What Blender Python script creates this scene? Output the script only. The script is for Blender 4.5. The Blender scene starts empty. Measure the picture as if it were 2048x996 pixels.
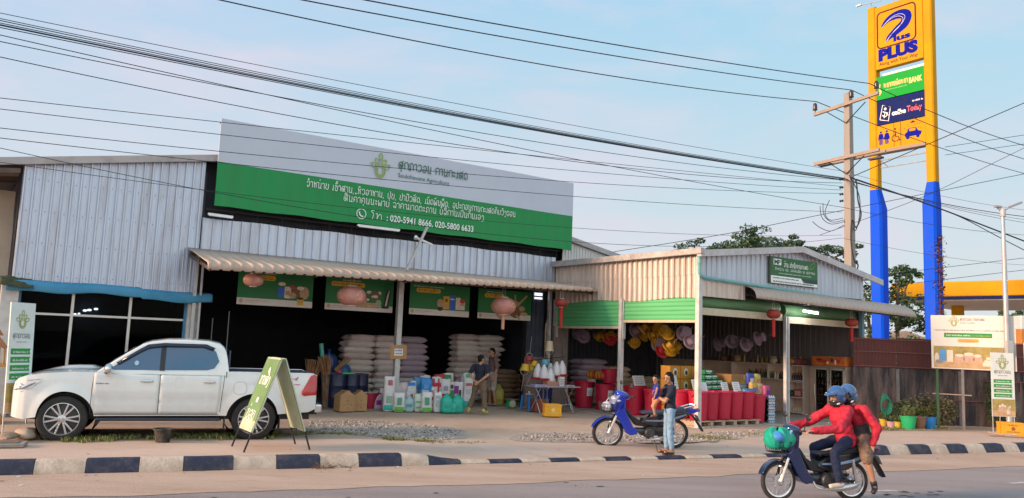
import bpy, math, random
from mathutils import Vector, Matrix, noise as mnoise
random.seed(11)
sc = bpy.context.scene
COL = sc.collection
R = math.radians
PI = math.pi

# ------------------------------------------------------------------ camera, sky, sun, exposure
CAM_Z, PITCH, ROLL, FPX = 1.95, 0.116987, 0.0381306, 1604.58
cx_ = Vector((1, 0, 0)); cf_ = Vector((0, math.cos(PITCH), math.sin(PITCH))); cu_ = Vector((0, -math.sin(PITCH), math.cos(PITCH)))
camR = cx_ * math.cos(ROLL) + cu_ * math.sin(ROLL)
camU = -cx_ * math.sin(ROLL) + cu_ * math.cos(ROLL)
camd = bpy.data.cameras.new('camera'); camo = bpy.data.objects.new('camera', camd); COL.objects.link(camo)
m = Matrix.Identity(4)
for i, v in enumerate((camR, camU, -cf_)):
    for j in range(3): m[j][i] = v[j]
m[2][3] = CAM_Z
camo.matrix_world = m
camd.sensor_width = 36; camd.lens = 36 * FPX / 2048; camd.clip_start = .1; camd.clip_end = 3000
sc.camera = camo

SUN_EL, SUN_AZ = R(15), R(250)       # azimuth the light comes from, measured from +Y clockwise
sdir = Vector((math.sin(SUN_AZ) * math.cos(SUN_EL), math.cos(SUN_AZ) * math.cos(SUN_EL), math.sin(SUN_EL)))
w = bpy.data.worlds.new('World'); sc.world = w; w.use_nodes = True
nt = w.node_tree; nt.nodes.clear(); nn = nt.nodes.new; lk = nt.links.new
wo = nn('ShaderNodeOutputWorld'); bg = nn('ShaderNodeBackground'); bg.inputs['Strength'].default_value = .12
sky = nn('ShaderNodeTexSky'); sky.sky_type = 'NISHITA'; sky.sun_disc = False
sky.sun_elevation = SUN_EL; sky.sun_rotation = SUN_AZ; sky.air_density = 1.0; sky.dust_density = 2.2; sky.ozone_density = 1.4
# thin bright cloud veil: pale near the horizon, faint lilac wisps higher up
tc = nn('ShaderNodeTexCoord'); sx = nn('ShaderNodeSeparateXYZ'); lk(tc.outputs['Generated'], sx.inputs[0])
mp = nn('ShaderNodeMapping'); mp.inputs['Scale'].default_value = (1.4, 1.4, 4.5); mp.inputs['Rotation'].default_value = (0, R(12), R(25)); lk(tc.outputs['Generated'], mp.inputs[0])
nz = nn('ShaderNodeTexNoise'); nz.inputs['Scale'].default_value = 2.6; nz.inputs['Detail'].default_value = 7; nz.inputs['Roughness'].default_value = .55; nz.inputs['Distortion'].default_value = .5
lk(mp.outputs[0], nz.inputs['Vector'])
cr = nn('ShaderNodeMapRange'); cr.inputs[1].default_value = .43; cr.inputs[2].default_value = .74; cr.inputs[3].default_value = 0; cr.inputs[4].default_value = .75; lk(nz.outputs[0], cr.inputs[0])
veil = nn('ShaderNodeMapRange'); veil.inputs[1].default_value = .02; veil.inputs[2].default_value = .62; veil.inputs[3].default_value = .96; veil.inputs[4].default_value = .93; lk(sx.outputs[2], veil.inputs[0])
lf = nn('ShaderNodeMapRange'); lf.inputs[1].default_value = -.55; lf.inputs[2].default_value = .35; lf.inputs[3].default_value = 0; lf.inputs[4].default_value = 1; lk(sx.outputs[0], lf.inputs[0])
vc0 = nn('ShaderNodeMixRGB'); vc0.inputs[1].default_value = (2.6, 3.7, 5.3, 1); vc0.inputs[2].default_value = (1.85, 3.95, 5.3, 1); lk(lf.outputs[0], vc0.inputs[0])
hz = nn('ShaderNodeMapRange'); hz.inputs[1].default_value = .03; hz.inputs[2].default_value = .5; lk(sx.outputs[2], hz.inputs[0])
vc = nn('ShaderNodeMixRGB'); vc.inputs[1].default_value = (4.2, 4.5, 4.5, 1); lk(vc0.outputs[0], vc.inputs[2]); lk(hz.outputs[0], vc.inputs[0])
m1 = nn('ShaderNodeMixRGB'); lk(veil.outputs[0], m1.inputs[0]); lk(sky.outputs[0], m1.inputs[1]); lk(vc.outputs[0], m1.inputs[2])
m2 = nn('ShaderNodeMixRGB'); m2.inputs[2].default_value = (4.5, 4.1, 4.7, 1); lk(cr.outputs[0], m2.inputs[0]); lk(m1.outputs[0], m2.inputs[1])
gl = nn('ShaderNodeMapRange'); gl.interpolation_type = 'SMOOTHSTEP'; gl.inputs[1].default_value = .25; gl.inputs[2].default_value = -.75; gl.inputs[3].default_value = 1; gl.inputs[4].default_value = 1.7; lk(sx.outputs[1], gl.inputs[0])   # sky behind the camera, sunward, brightened to fill shop fronts and ground
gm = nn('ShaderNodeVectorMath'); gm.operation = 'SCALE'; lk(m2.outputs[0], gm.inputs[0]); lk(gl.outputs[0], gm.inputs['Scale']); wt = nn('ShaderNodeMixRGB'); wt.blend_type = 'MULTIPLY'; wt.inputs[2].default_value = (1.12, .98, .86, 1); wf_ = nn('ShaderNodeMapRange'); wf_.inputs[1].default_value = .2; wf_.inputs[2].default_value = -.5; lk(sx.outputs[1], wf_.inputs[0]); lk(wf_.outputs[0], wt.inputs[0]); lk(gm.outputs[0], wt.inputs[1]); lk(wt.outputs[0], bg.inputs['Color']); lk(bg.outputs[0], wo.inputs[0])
sl = bpy.data.lights.new('sun', 'SUN'); sl.energy = 4.0; sl.angle = R(12); sl.color = (1, .66, .43)
so = bpy.data.objects.new('sun', sl); COL.objects.link(so); so.rotation_euler = sdir.to_track_quat('Z', 'Y').to_euler(); so.location = (-40, -30, 40)
sc.view_settings.view_transform = 'Standard'; sc.view_settings.look = 'None'; sc.view_settings.exposure = .55; sc.view_settings.gamma = 1
sc.render.engine = 'CYCLES'; sc.cycles.use_denoising = True; sc.cycles.max_bounces = 6; sc.cycles.diffuse_bounces = 3; sc.cycles.glossy_bounces = 3
sc.cycles.transmission_bounces = 4; sc.cycles.transparent_max_bounces = 8; sc.cycles.caustics_reflective = False; sc.cycles.caustics_refractive = False

# ------------------------------------------------------------------ measuring: photograph pixel -> point in the place
def ray(px, py): return cf_ + camR * ((px - 1024) / FPX) - camU * ((py - 498) / FPX)
def gp(px, py, z=0.0):
    d = ray(px, py); c = Vector((0, 0, CAM_Z)); return c + d * ((z - CAM_Z) / d.z)
TH = 0.60389                                # the shops' front runs this far off the picture plane
OB = Vector((4.90, 20.82, 0))               # front corner post of the small shop
UX = Vector((math.cos(TH), math.sin(TH), 0)); VY = Vector((-math.sin(TH), math.cos(TH), 0))
MB_ = Matrix.Translation(OB) @ Matrix.Rotation(TH, 4, 'Z')
def P(u, y, z=0.0): return OB + UX * u + VY * y + Vector((0, 0, z))
def uy(px, py, z=0.0):
    d = gp(px, py, z) - OB; return d.dot(UX), d.dot(VY)

# ------------------------------------------------------------------ materials
MC = {}
def S(c):                                   # sRGB-like triple kept as linear numbers
    return (c[0], c[1], c[2], 1)
def M(name, col=(.5, .5, .5), rough=.6, metal=0, var=.12, scale=5, bump=0, bscale=60, dirt=None, dirt_amt=.35, dscale=3, coat=0, stretch=None, emit=0, trans=0, spec=.5, dlo=.48, dhi=.72):
    if name in MC: return MC[name]
    mt = bpy.data.materials.new(name); mt.use_nodes = True; t = mt.node_tree; b = t.nodes['Principled BSDF']
    n = t.nodes.new; l = t.links.new
    tc = n('ShaderNodeTexCoord'); oi = n('ShaderNodeObjectInfo')
    ad = n('ShaderNodeVectorMath'); ad.operation = 'MULTIPLY_ADD'; ad.inputs[1].default_value = stretch or (1, 1, 1)
    l(tc.outputs['Object'], ad.inputs[0])
    sm = n('ShaderNodeMath'); sm.operation = 'MULTIPLY'; sm.inputs[1].default_value = 37; l(oi.outputs['Random'], sm.inputs[0]); l(sm.outputs[0], ad.inputs[2])
    nz = n('ShaderNodeTexNoise'); nz.inputs['Scale'].default_value = scale; nz.inputs['Detail'].default_value = 5; nz.inputs['Roughness'].default_value = .62; l(ad.outputs[0], nz.inputs['Vector'])
    mr = n('ShaderNodeMapRange'); mr.inputs[1].default_value = .3; mr.inputs[2].default_value = .7; mr.inputs[3].default_value = 1 - var; mr.inputs[4].default_value = 1 + var; l(nz.outputs[0], mr.inputs[0])
    vm = n('ShaderNodeVectorMath'); vm.operation = 'SCALE'; vm.inputs[0].default_value = col[:3]; l(mr.outputs[0], vm.inputs['Scale'])
    out = vm.outputs[0]
    if dirt:
        n2 = n('ShaderNodeTexNoise'); n2.inputs['Scale'].default_value = dscale; n2.inputs['Detail'].default_value = 8; n2.inputs['Roughness'].default_value = .7; l(ad.outputs[0], n2.inputs['Vector'])
        m2 = n('ShaderNodeMapRange'); m2.inputs[1].default_value = dlo; m2.inputs[2].default_value = dhi; m2.inputs[4].default_value = dirt_amt; l(n2.outputs[0], m2.inputs[0])
        mx = n('ShaderNodeMixRGB'); l(m2.outputs[0], mx.inputs[0]); l(out, mx.inputs[1]); mx.inputs[2].default_value = S(dirt); out = mx.outputs[0]
    l(out, b.inputs['Base Color'])
    b.inputs['Roughness'].default_value = rough; b.inputs['Metallic'].default_value = metal
    b.inputs['Coat Weight'].default_value = coat; b.inputs['Coat Roughness'].default_value = .05
    b.inputs['Specular IOR Level'].default_value = spec
    if trans: b.inputs['Transmission Weight'].default_value = trans; b.inputs['IOR'].default_value = 1.1
    if emit: l(out, b.inputs['Emission Color']); b.inputs['Emission Strength'].default_value = emit
    if rough > .12 and not emit:
        r2 = n('ShaderNodeMapRange'); r2.inputs[1].default_value = .3; r2.inputs[2].default_value = .7; r2.inputs[3].default_value = max(.05, rough - .1); r2.inputs[4].default_value = min(1, rough + .1); l(nz.outputs[0], r2.inputs[0]); l(r2.outputs[0], b.inputs['Roughness'])
    if bump:
        n3 = n('ShaderNodeTexNoise'); n3.inputs['Scale'].default_value = bscale; n3.inputs['Detail'].default_value = 6; l(tc.outputs['Object'], n3.inputs['Vector'])
        bp = n('ShaderNodeBump'); bp.inputs['Strength'].default_value = bump; bp.inputs['Distance'].default_value = .02; l(n3.outputs[0], bp.inputs['Height']); l(bp.outputs[0], b.inputs['Normal'])
    MC[name] = mt; return mt

# ------------------------------------------------------------------ mesh building
def smooth_pts(pts, n=4, closed=False):
    pts = [Vector(p) for p in pts]; N = len(pts)
    if N < 3: return pts
    out = []
    rng = range(N if closed else N - 1)
    for i in rng:
        a, b, c, d = (pts[(i + k) % N] if closed else pts[min(max(i + k, 0), N - 1)] for k in (-1, 0, 1, 2))
        for j in range(n):
            t = j / n
            out.append(.5 * ((2 * b) + (c - a) * t + (2 * a - 5 * b + 4 * c - d) * t * t + (3 * b - a - 3 * c + d) * t ** 3))
    if not closed: out.append(pts[-1])
    return out

class MB:
    def __init__(s, T=None): s.v = []; s.f = []; s.mi = []; s.cur = 0; s.T = T
    def add(s, vs, fs, mi=None):
        o = len(s.v)
        s.v += [tuple(s.T @ Vector(p)) if s.T is not None else tuple(p) for p in vs]
        for f in fs: s.f.append(tuple(i + o for i in f)); s.mi.append(s.cur if mi is None else mi)
        return s
    def poly(s, pts, mi=None): return s.add(pts, [tuple(range(len(pts)))], mi)
    def box(s, c, d, rot=None, mi=None, taper=1.0):
        x, y, z = (k / 2 for k in d); vs = []
        for sz in (-1, 1):
            k = taper if sz > 0 else 1
            for sx_, sy in ((-1, -1), (1, -1), (1, 1), (-1, 1)): vs.append(Vector((sx_ * x * k, sy * y * k, sz * z)))
        if rot is not None: vs = [rot @ v for v in vs]
        c = Vector(c); vs = [v + c for v in vs]
        return s.add(vs, [(3, 2, 1, 0), (4, 5, 6, 7), (0, 1, 5, 4), (1, 2, 6, 5), (2, 3, 7, 6), (3, 0, 4, 7)], mi)
    def bx(s, x0, x1, y0, y1, z0, z1, mi=None): return s.box(((x0 + x1) / 2, (y0 + y1) / 2, (z0 + z1) / 2), (x1 - x0, y1 - y0, z1 - z0), mi=mi)
    def tube(s, pts, r, n=8, cap=True, mi=None, closed=False):
        pts = [Vector(p) for p in pts]; N = len(pts); rs = r if isinstance(r, (list, tuple)) else [r] * N
        vs = []; fs = []; up = None
        for i, p in enumerate(pts):
            a = pts[i - 1] if (i > 0 or closed) else p; b = pts[(i + 1) % N] if (i < N - 1 or closed) else p
            d = (b - a)
            if d.length < 1e-9: d = Vector((0, 0, 1))
            d.normalize()
            if up is None: up = Vector((0, 0, 1)) if abs(d.z) < .9 else Vector((1, 0, 0))
            q = d.cross(up)
            if q.length < 1e-6: q = d.orthogonal()
            q.normalize(); w_ = q.cross(d); up = w_
            for k in range(n):
                t = 2 * PI * k / n; vs.append(p + (q * math.cos(t) + w_ * math.sin(t)) * rs[i])
        for i in range(N if closed else N - 1):
            j = (i + 1) % N
            for k in range(n): fs.append((i * n + k, i * n + (k + 1) % n, j * n + (k + 1) % n, j * n + k))
        if cap and not closed: fs += [tuple(range(n))[::-1], tuple((N - 1) * n + k for k in range(n))]
        return s.add(vs, fs, mi)
    def bar(s, a, b, r, n=8, r2=None, mi=None): return s.tube([a, b], [r, r if r2 is None else r2], n, mi=mi)
    def sq(s, a, b, w_, h=None, mi=None):            # square bar from a to b
        a = Vector(a); b = Vector(b); d = b - a; q = d.to_track_quat('Z', 'Y').to_matrix()
        return s.box((a + b) / 2, (w_, h or w_, d.length), rot=q, mi=mi)
    def lathe(s, prof, n=16, axis='z', c=(0, 0, 0), mi=None, cap=True, sq=(1, 1)):
        vs = []; fs = []; N = len(prof); c = Vector(c)
        for r, h in prof:
            for k in range(n):
                t = 2 * PI * k / n; x, y = r * math.cos(t) * sq[0], r * math.sin(t) * sq[1]
                vs.append(c + Vector({'z': (x, y, h), 'y': (x, h, -y), 'x': (h, x, y)}[axis]))
        for i in range(N - 1):
            for k in range(n): fs.append((i * n + k, i * n + (k + 1) % n, (i + 1) * n + (k + 1) % n, (i + 1) * n + k))
        if cap: fs += [tuple(range(n))[::-1], tuple((N - 1) * n + k for k in range(n))]
        return s.add(vs, fs, mi)
    def ball(s, c, r, n=12, m_=8, rot=None, mi=None):
        r = Vector((r, r, r)) if not hasattr(r, '__len__') else Vector(r); c = Vector(c); vs = []; fs = []
        for i in range(1, m_):
            p = PI * i / m_
            for k in range(n):
                t = 2 * PI * k / n; v = Vector((r.x * math.sin(p) * math.cos(t), r.y * math.sin(p) * math.sin(t), r.z * math.cos(p)))
                vs.append((rot @ v if rot is not None else v) + c)
        for i in range(m_ - 2):
            for k in range(n): fs.append((i * n + k, (i + 1) * n + k, (i + 1) * n + (k + 1) % n, i * n + (k + 1) % n))
        top = Vector((0, 0, r.z)); bot = Vector((0, 0, -r.z))
        vs += [(rot @ top if rot is not None else top) + c, (rot @ bot if rot is not None else bot) + c]; a = len(vs) - 2
        for k in range(n): fs.append((a, k, (k + 1) % n)); fs.append((a + 1, (m_ - 2) * n + (k + 1) % n, (m_ - 2) * n + k))
        return s.add(vs, fs, mi)
    def prism(s, pts, y0, y1, axis='y', mi=None):   # 2-D outline in x,z extruded along y (axis y), or x,y along z (axis z), y,z along x (axis x)
        N = len(pts)
        def at(p, h): return {'y': (p[0], h, p[1]), 'z': (p[0], p[1], h), 'x': (h, p[0], p[1])}[axis]
        vs = [at(p, y0) for p in pts] + [at(p, y1) for p in pts]
        fs = [tuple(range(N)), tuple(range(2 * N - 1, N - 1, -1))] + [(i, i + N, (i + 1) % N + N, (i + 1) % N) for i in range(N)]
        return s.add(vs, fs, mi)
    def grid(s, fn, nu, nv, mi=None, flip=False):
        vs = [fn(i / nu, j / nv) for j in range(nv + 1) for i in range(nu + 1)]; k = nu + 1
        fs = [(j * k + i, j * k + i + 1, (j + 1) * k + i + 1, (j + 1) * k + i) for j in range(nv) for i in range(nu)]
        if flip: fs = [f[::-1] for f in fs]
        return s.add(vs, fs, mi)
    def ribbon(s, pts, w_, y=0.0, mi=None):          # a flat stroke in the x,z plane facing -y
        pts = [Vector((p[0], 0, p[1])) for p in pts]; vs = []
        for i, p in enumerate(pts):
            d = pts[min(i + 1, len(pts) - 1)] - pts[max(i - 1, 0)]
            if d.length < 1e-9: d = Vector((1, 0, 0))
            d.normalize(); q = Vector((-d.z, 0, d.x)) * (w_ / 2); yy = Vector((0, y, 0)); vs += [p + q + yy, p - q + yy]
        return s.add(vs, [(2 * i, 2 * i + 1, 2 * i + 3, 2 * i + 2) for i in range(len(pts) - 1)], mi)
    def build(s, name, mats, parent=None, loc=None, rz=0, bevel=0, sharp=35, flat=False, seg=2, recalc=True):
        me = bpy.data.meshes.new(name); me.from_pydata(s.v, [], s.f)
        mats = mats if isinstance(mats, (list, tuple)) else [mats]
        for x in mats: me.materials.append(x)
        if len(mats) > 1: me.polygons.foreach_set('material_index', s.mi)
        if recalc:
            import bmesh
            b = bmesh.new(); b.from_mesh(me); bmesh.ops.recalc_face_normals(b, faces=b.faces); b.to_mesh(me); b.free()
        if not flat:
            me.polygons.foreach_set('use_smooth', [True] * len(me.polygons)); me.set_sharp_from_angle(angle=R(sharp))
        o = bpy.data.objects.new(name, me); COL.objects.link(o)
        if parent is not None: o.parent = parent
        if loc is not None: o.location = loc
        o.rotation_euler.z = rz
        if bevel:
            bv = o.modifiers.new('bevel', 'BEVEL'); bv.width = bevel; bv.segments = seg; bv.limit_method = 'ANGLE'; bv.angle_limit = R(40); bv.harden_normals = True
        return o

def tag(o, label, cat=None, group=None, kind=None):
    if label: o['label'] = label
    if cat: o['category'] = cat
    if group: o['group'] = group
    if kind: o['kind'] = kind
    return o
def structure(o): o['kind'] = 'structure'; return o
def thing(name, label, cat, loc=(0, 0, 0), rz=0, group=None):
    o = bpy.data.objects.new(name, None); COL.objects.link(o); o.location = loc; o.rotation_euler.z = rz; o.empty_display_size = .1
    return tag(o, label, cat, group)
def dup(o, loc, rz=0, label=None, group=None, scale=None):
    def cp(x, par):
        c = x.copy(); COL.objects.link(c); c.parent = par
        for k in x.children: cp(k, c)
        return c
    c = o.copy(); COL.objects.link(c); c.location = loc; c.rotation_euler.z = rz
    if scale: c.scale = scale
    if label: c['label'] = label
    if group: c['group'] = group
    for k in list(o.children): cp(k, c)
    return c
ORD = ['topmost', 'second from the top', 'third from the top', 'fourth from the top', 'fifth from the top', 'sixth from the top', 'seventh from the top', 'eighth from the top', 'ninth from the top', 'tenth from the top', 'eleventh from the top', 'twelfth from the top', 'thirteenth from the top']

# ------------------------------------------------------------------ lettering: Latin from the built-in face, Lao from drawn strokes
def latin(mb, txt, x, z, size, y=0, width=None, mi=None, bold=0, shear=0, center=False):
    cu = bpy.data.curves.new('t', 'FONT'); cu.body = txt; cu.size = size; cu.offset = bold; cu.shear = shear; cu.resolution_u = 3
    ob = bpy.data.objects.new('t', cu); COL.objects.link(ob)
    dg = bpy.context.evaluated_depsgraph_get(); me = bpy.data.meshes.new_from_object(ob.evaluated_get(dg))
    vs = [v.co.copy() for v in me.vertices]; fs = [tuple(p.vertices) for p in me.polygons]
    bpy.data.objects.remove(ob); bpy.data.curves.remove(cu); bpy.data.meshes.remove(me)
    if not vs: return
    x0 = min(v.x for v in vs); x1 = max(v.x for v in vs); k = (width / (x1 - x0)) if width else 1
    if center: x = x - (x1 - x0) * k / 2
    mb.add([(x + (v.x - x0) * k, y, z + v.y) for v in vs], fs, mi)
LAO = {
 'ກ': (.72, [[(.12, 0), (.12, .5), (0, .68), (.2, .95), (.45, 1), (.66, .85), (.7, .5), (.7, 0)]]),
 'ສ': (.78, [[(.38, .3), (.22, .5), (.4, .6), (.46, .35), (.3, .02), (.08, .15), (.04, .55), (.2, .92), (.5, .92), (.64, .6), (.64, 0)], [(.48, .9), (.78, 1.15)]]),
 'ຖ': (.74, [[(.22, .2), (.08, .15), (.1, .0), (.24, .02), (.22, .5), (.08, .7), (.3, 1), (.6, .9), (.7, .5), (.7, 0)]]),
 'າ': (.48, [[(0, .8), (.15, 1), (.36, .9), (.4, .6), (.4, 0)]]),
 'ວ': (.68, [[(.05, .75), (.25, 1), (.55, .9), (.62, .5), (.5, .1), (.25, 0), (.08, .15)]]),
 'ອ': (.7, [[(.12, .72), (.35, 1), (.6, .8), (.62, .35), (.4, 0), (.12, .1), (.08, .35), (.25, .45), (.35, .3)]]),
 'ນ': (.74, [[(0, .95), (.15, .98), (.16, .12), (.3, 0), (.55, .2), (.6, .45), (.6, 1)], [(.45, .15), (.55, 0), (.72, .06)]]),
 'ະ': (.46, [[(.05, .75), (.2, .88), (.2, .62), (.38, .78)], [(.05, .25), (.2, .38), (.2, .12), (.38, .28)]]),
 'ເ': (.34, [[(.22, 1), (.18, .3), (.06, .1), (.18, 0), (.28, .14)]]),
 'ດ': (.7, [[(.62, 0), (.62, .6), (.45, 1), (.15, .85), (.05, .4), (.15, .05), (.32, .08), (.3, .3)]]),
 'ຈ': (.62, [[(.08, .6), (.12, .9), (.38, 1), (.55, .7), (.5, .2), (.3, 0), (.12, .15), (.3, .32)]]),
 'ຫ': (.74, [[(0, .9), (.12, 1), (.18, .85), (.18, 0)], [(.18, .5), (.35, .78), (.5, .6), (.52, 0)], [(.5, .8), (.74, 1.05)]]),
 'ມ': (.74, [[(.05, .9), (.15, 1), (.22, .85), (.2, .15), (.1, 0), (.02, .14), (.2, .22), (.62, .05), (.64, 1)]]),
 'ຍ': (.72, [[(.05, .9), (.15, 1), (.25, .8), (.1, .5), (.1, .15), (.35, 0), (.6, .15), (.62, 1)]]),
 'ຂ': (.7, [[(.1, .8), (.25, 1), (.32, .7), (.15, .4), (.2, .05), (.5, 0), (.6, .3), (.62, 1)]]),
 'ປ': (.7, [[(.1, 1), (.1, .15), (.3, 0), (.55, .12), (.6, .4), (.6, 1.38)]]),
 'ຢ': (.7, [[(.05, .9), (.2, .92), (.2, .55), (.08, .4), (.1, .1), (.35, 0), (.6, .15), (.62, 1.35)]]),
 'ບ': (.7, [[(.1, 1), (.1, .15), (.3, 0), (.55, .12), (.6, .4), (.6, 1)]]),
 'ພ': (.78, [[(.05, 1), (.1, .1), (.2, 0), (.36, .6), (.52, 0), (.64, .1), (.7, 1)]]),
 'ຄ': (.74, [[(.32, .35), (.2, .5), (.1, .3), (.1, 0)], [(.1, .3), (.08, .7), (.3, 1), (.6, .85), (.66, .4), (.66, 0)]]),
 'ລ': (.7, [[(.05, .8), (.2, 1), (.5, .9), (.6, .5), (.5, .1), (.25, 0), (.1, .2), (.25, .35), (.64, 0)]]),
 'ຕ': (.72, [[(.64, 0), (.64, .7), (.48, 1), (.35, .8), (.2, 1), (.06, .7), (.06, .2), (.2, .02), (.32, .22)]]),
 'ງ': (.6, [[(.1, .6), (.2, .88), (.4, .92), (.5, .6), (.45, -.1), (.1, -.3)]]),
 'ໂ': (.36, [[(.34, 1.45), (.06, 1.4), (.1, 1.12), (.26, 1), (.22, .2), (.12, 0)]]),
 'ທ': (.76, [[(.05, .9), (.15, 1), (.22, .8), (.2, 0), (.32, .6), (.5, .95), (.66, .7), (.66, 0)]]),
 'ຮ': (.7, [[(.1, .75), (.3, .98), (.6, .8), (.62, .35), (.4, 0), (.12, .1), (.08, .4), (.3, .5)], [(.5, .9), (.75, 1.1)]]),
 'ຣ': (.66, [[(.1, .75), (.3, 1), (.55, .9), (.3, .5), (.1, .2), (.3, 0), (.6, .1)]]),
 ',': (.3, [[(.12, .08), (.06, -.2)]]), ':': (.4, [[(.15, .65), (.17, .75)], [(.15, .1), (.17, .2)]]), ' ': (.45, []), '-': (.5, [[(.08, .45), (.42, .45)]]), '.': (.3, [[(.1, 0), (.1, .1)]])}
MARK = {'ິ': [[(.1, 1.2), (.35, 1.5), (.58, 1.2), (.1, 1.2)]], 'ື': [[(.1, 1.2), (.35, 1.5), (.58, 1.2), (.1, 1.2)], [(.5, 1.2), (.55, 1.6)]], 'ີ': [[(.1, 1.2), (.35, 1.5), (.58, 1.2), (.1, 1.2)], [(.55, 1.4), (.6, 1.6)]],
 'ົ': [[(.12, 1.2), (.28, 1.42), (.36, 1.2), (.56, 1.4)]], 'ັ': [[(.1, 1.35), (.25, 1.2), (.55, 1.5)]], 'ໍ': [[(.3, 1.2), (.2, 1.34), (.32, 1.46), (.44, 1.32), (.3, 1.2)]],
 '່': [[(.36, 1.3), (.36, 1.62)]], '້': [[(.24, 1.5), (.36, 1.72), (.46, 1.52), (.62, 1.7)]], 'ຸ': [[(.42, -.1), (.42, -.35), (.5, -.4)]], 'ູ': [[(.42, -.1), (.3, -.35), (.55, -.35)]]}
def lao(mb, txt, x, z, width, h, y=0, mi=None, sw=.11, center=False, slope=0.0):
    # 'ຳ' is a ring over the consonant and then 'າ'
    txt = txt.replace('ຳ', 'ໍາ').replace('ໜ', 'ຫນ')
    tot = sum(LAO[c][0] + .12 for c in txt if c in LAO)
    k = width / tot
    if center: x -= width / 2
    px = x; last = x
    for c in txt:
        if c in MARK: strokes, ox = MARK[c], last
        elif c in LAO: strokes, ox = LAO[c][1], px; last = px; px += (LAO[c][0] + .12) * k
        else: continue
        for st in strokes:
            pts = smooth_pts([(ox + a * k, 0, z + b * h + slope * (ox - x)) for a, b in st], 3)
            mb.ribbon([(p.x, p.z) for p in pts], sw * h, y, mi)
def dashes(mb, x0, x1, z, h, y=0, mi=None, seed=1, slope=0.0):   # a line of print too small to read
    r = random.Random(seed); x = x0
    while x < x1:
        w_ = min(r.uniform(.6, 3) * h, x1 - x); zz = z + slope * (x - x0)
        k = x
        while k < x + w_:
            hh = h * r.uniform(.55, 1); ww = h * r.uniform(.25, .5); mb.poly([(k, y, zz), (k + ww, y, zz), (k + ww, y, zz + hh), (k, y, zz + hh)], mi); k += ww + h * .18
        x += w_ + h * .6
def disc(mb, cx, cz, rx, rz, y=0, mi=None, n=16): mb.poly([(cx + rx * math.cos(2 * PI * k / n), y, cz + rz * math.sin(2 * PI * k / n)) for k in range(n)], mi)
def rect(mb, x0, x1, z0, z1, y=0, mi=None): mb.poly([(x0, y, z0), (x1, y, z0), (x1, y, z1), (x0, y, z1)], mi)
def rrect(mb, x0, x1, z0, z1, r, y=0, mi=None):
    pts = []
    for cx, cz, a in ((x1 - r, z0 + r, -90), (x1 - r, z1 - r, 0), (x0 + r, z1 - r, 90), (x0 + r, z0 + r, 180)):
        for k in range(5): t = R(a + k * 22.5); pts.append((cx + r * math.cos(t), y, cz + r * math.sin(t)))
    mb.poly(pts, mi)
def leaf(mb, cx, cz, l, w_, ang, sw, y=0, mi=None):  # outlined leaf
    a = R(ang); ux, uz = math.cos(a), math.sin(a)
    pts = []
    for t in range(17):
        q = 2 * PI * t / 16; lx = (1 - math.cos(q)) / 2 * l; ly = math.sin(q) * w_ / 2 * (1 if True else 1) * math.sin(min(PI, max(0, (1 - math.cos(q)) / 2 * PI))) ** .35
        pts.append((cx + ux * lx - uz * ly, cz + uz * lx + ux * ly))
    mb.ribbon(pts, sw, y, mi)
def plant_logo(mb, cx, cz, s, y=0, mi=None, sw=.06):
    # a plant of five leaves over a double U
    sw = sw * s
    leaf(mb, cx, cz + .52 * s, .48 * s, .24 * s, 90, sw, y, mi)
    for sg in (-1, 1):
        leaf(mb, cx + sg * .1 * s, cz + .22 * s, .46 * s, .26 * s, 90 - sg * 38, sw, y, mi)
        leaf(mb, cx + sg * .3 * s, cz - .02 * s, .46 * s, .28 * s, 90 - sg * 52, sw, y, mi)
    for rr, top in ((.33, .02), (.2, .14)):
        pts = smooth_pts([(cx - rr * s, 0, cz + top * s), (cx - rr * s, 0, cz - .3 * s), (cx - rr * .6 * s, 0, cz - (.3 + rr * .75) * s), (cx, 0, cz - (.3 + rr) * s), (cx + rr * .6 * s, 0, cz - (.3 + rr * .75) * s), (cx + rr * s, 0, cz - .3 * s), (cx + rr * s, 0, cz + top * s)], 4)
        mb.ribbon([(p.x, p.z) for p in pts], sw * 1.2, y, mi)
    mb.ribbon([(cx - .2 * s, cz + .12 * s), (cx + .2 * s, cz + .12 * s)], sw, y, mi)

def corrugated(mb, u0, u1, zb, zt, y, pitch=.19, rib=.05, depth=.03, mi=None, out=-1, axis='u', seams=None):
    """ribbed metal sheet between u0 and u1; zb, zt may be functions of u; ribs stand out to `out` side; axis 'u' keeps y fixed, 'y' runs along y at fixed u"""
    fb = zb if callable(zb) else (lambda u: zb); ft = zt if callable(zt) else (lambda u: zt)
    pr = [0, .18, .38, .56, 1.0]; hp = [0, 1, 1, 0, 0]
    us = []; u = u0
    while u < u1 - 1e-4:
        for a, h in ((0, 0), (rib * .28, 1), (rib * .72, 1), (rib, 0), ((pitch + rib) * .5, 0), ((pitch + rib) * .5 + .012, .09), ((pitch + rib) * .5 + .03, 0)):
            if u + a < u1: us.append((u + a, h))
        u += pitch
    us.append((u1, 0))
    vs = []; fs = []
    for uu, h in us:
        yy = y + out * depth * h
        a, b = (uu, yy) if axis == 'u' else (yy, uu)
        vs += [(a, b, fb(uu)), (a, b, ft(uu))]
    for i in range(len(us) - 1): fs.append((2 * i, 2 * i + 2, 2 * i + 3, 2 * i + 1))
    mb.add(vs, fs, mi)

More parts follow.
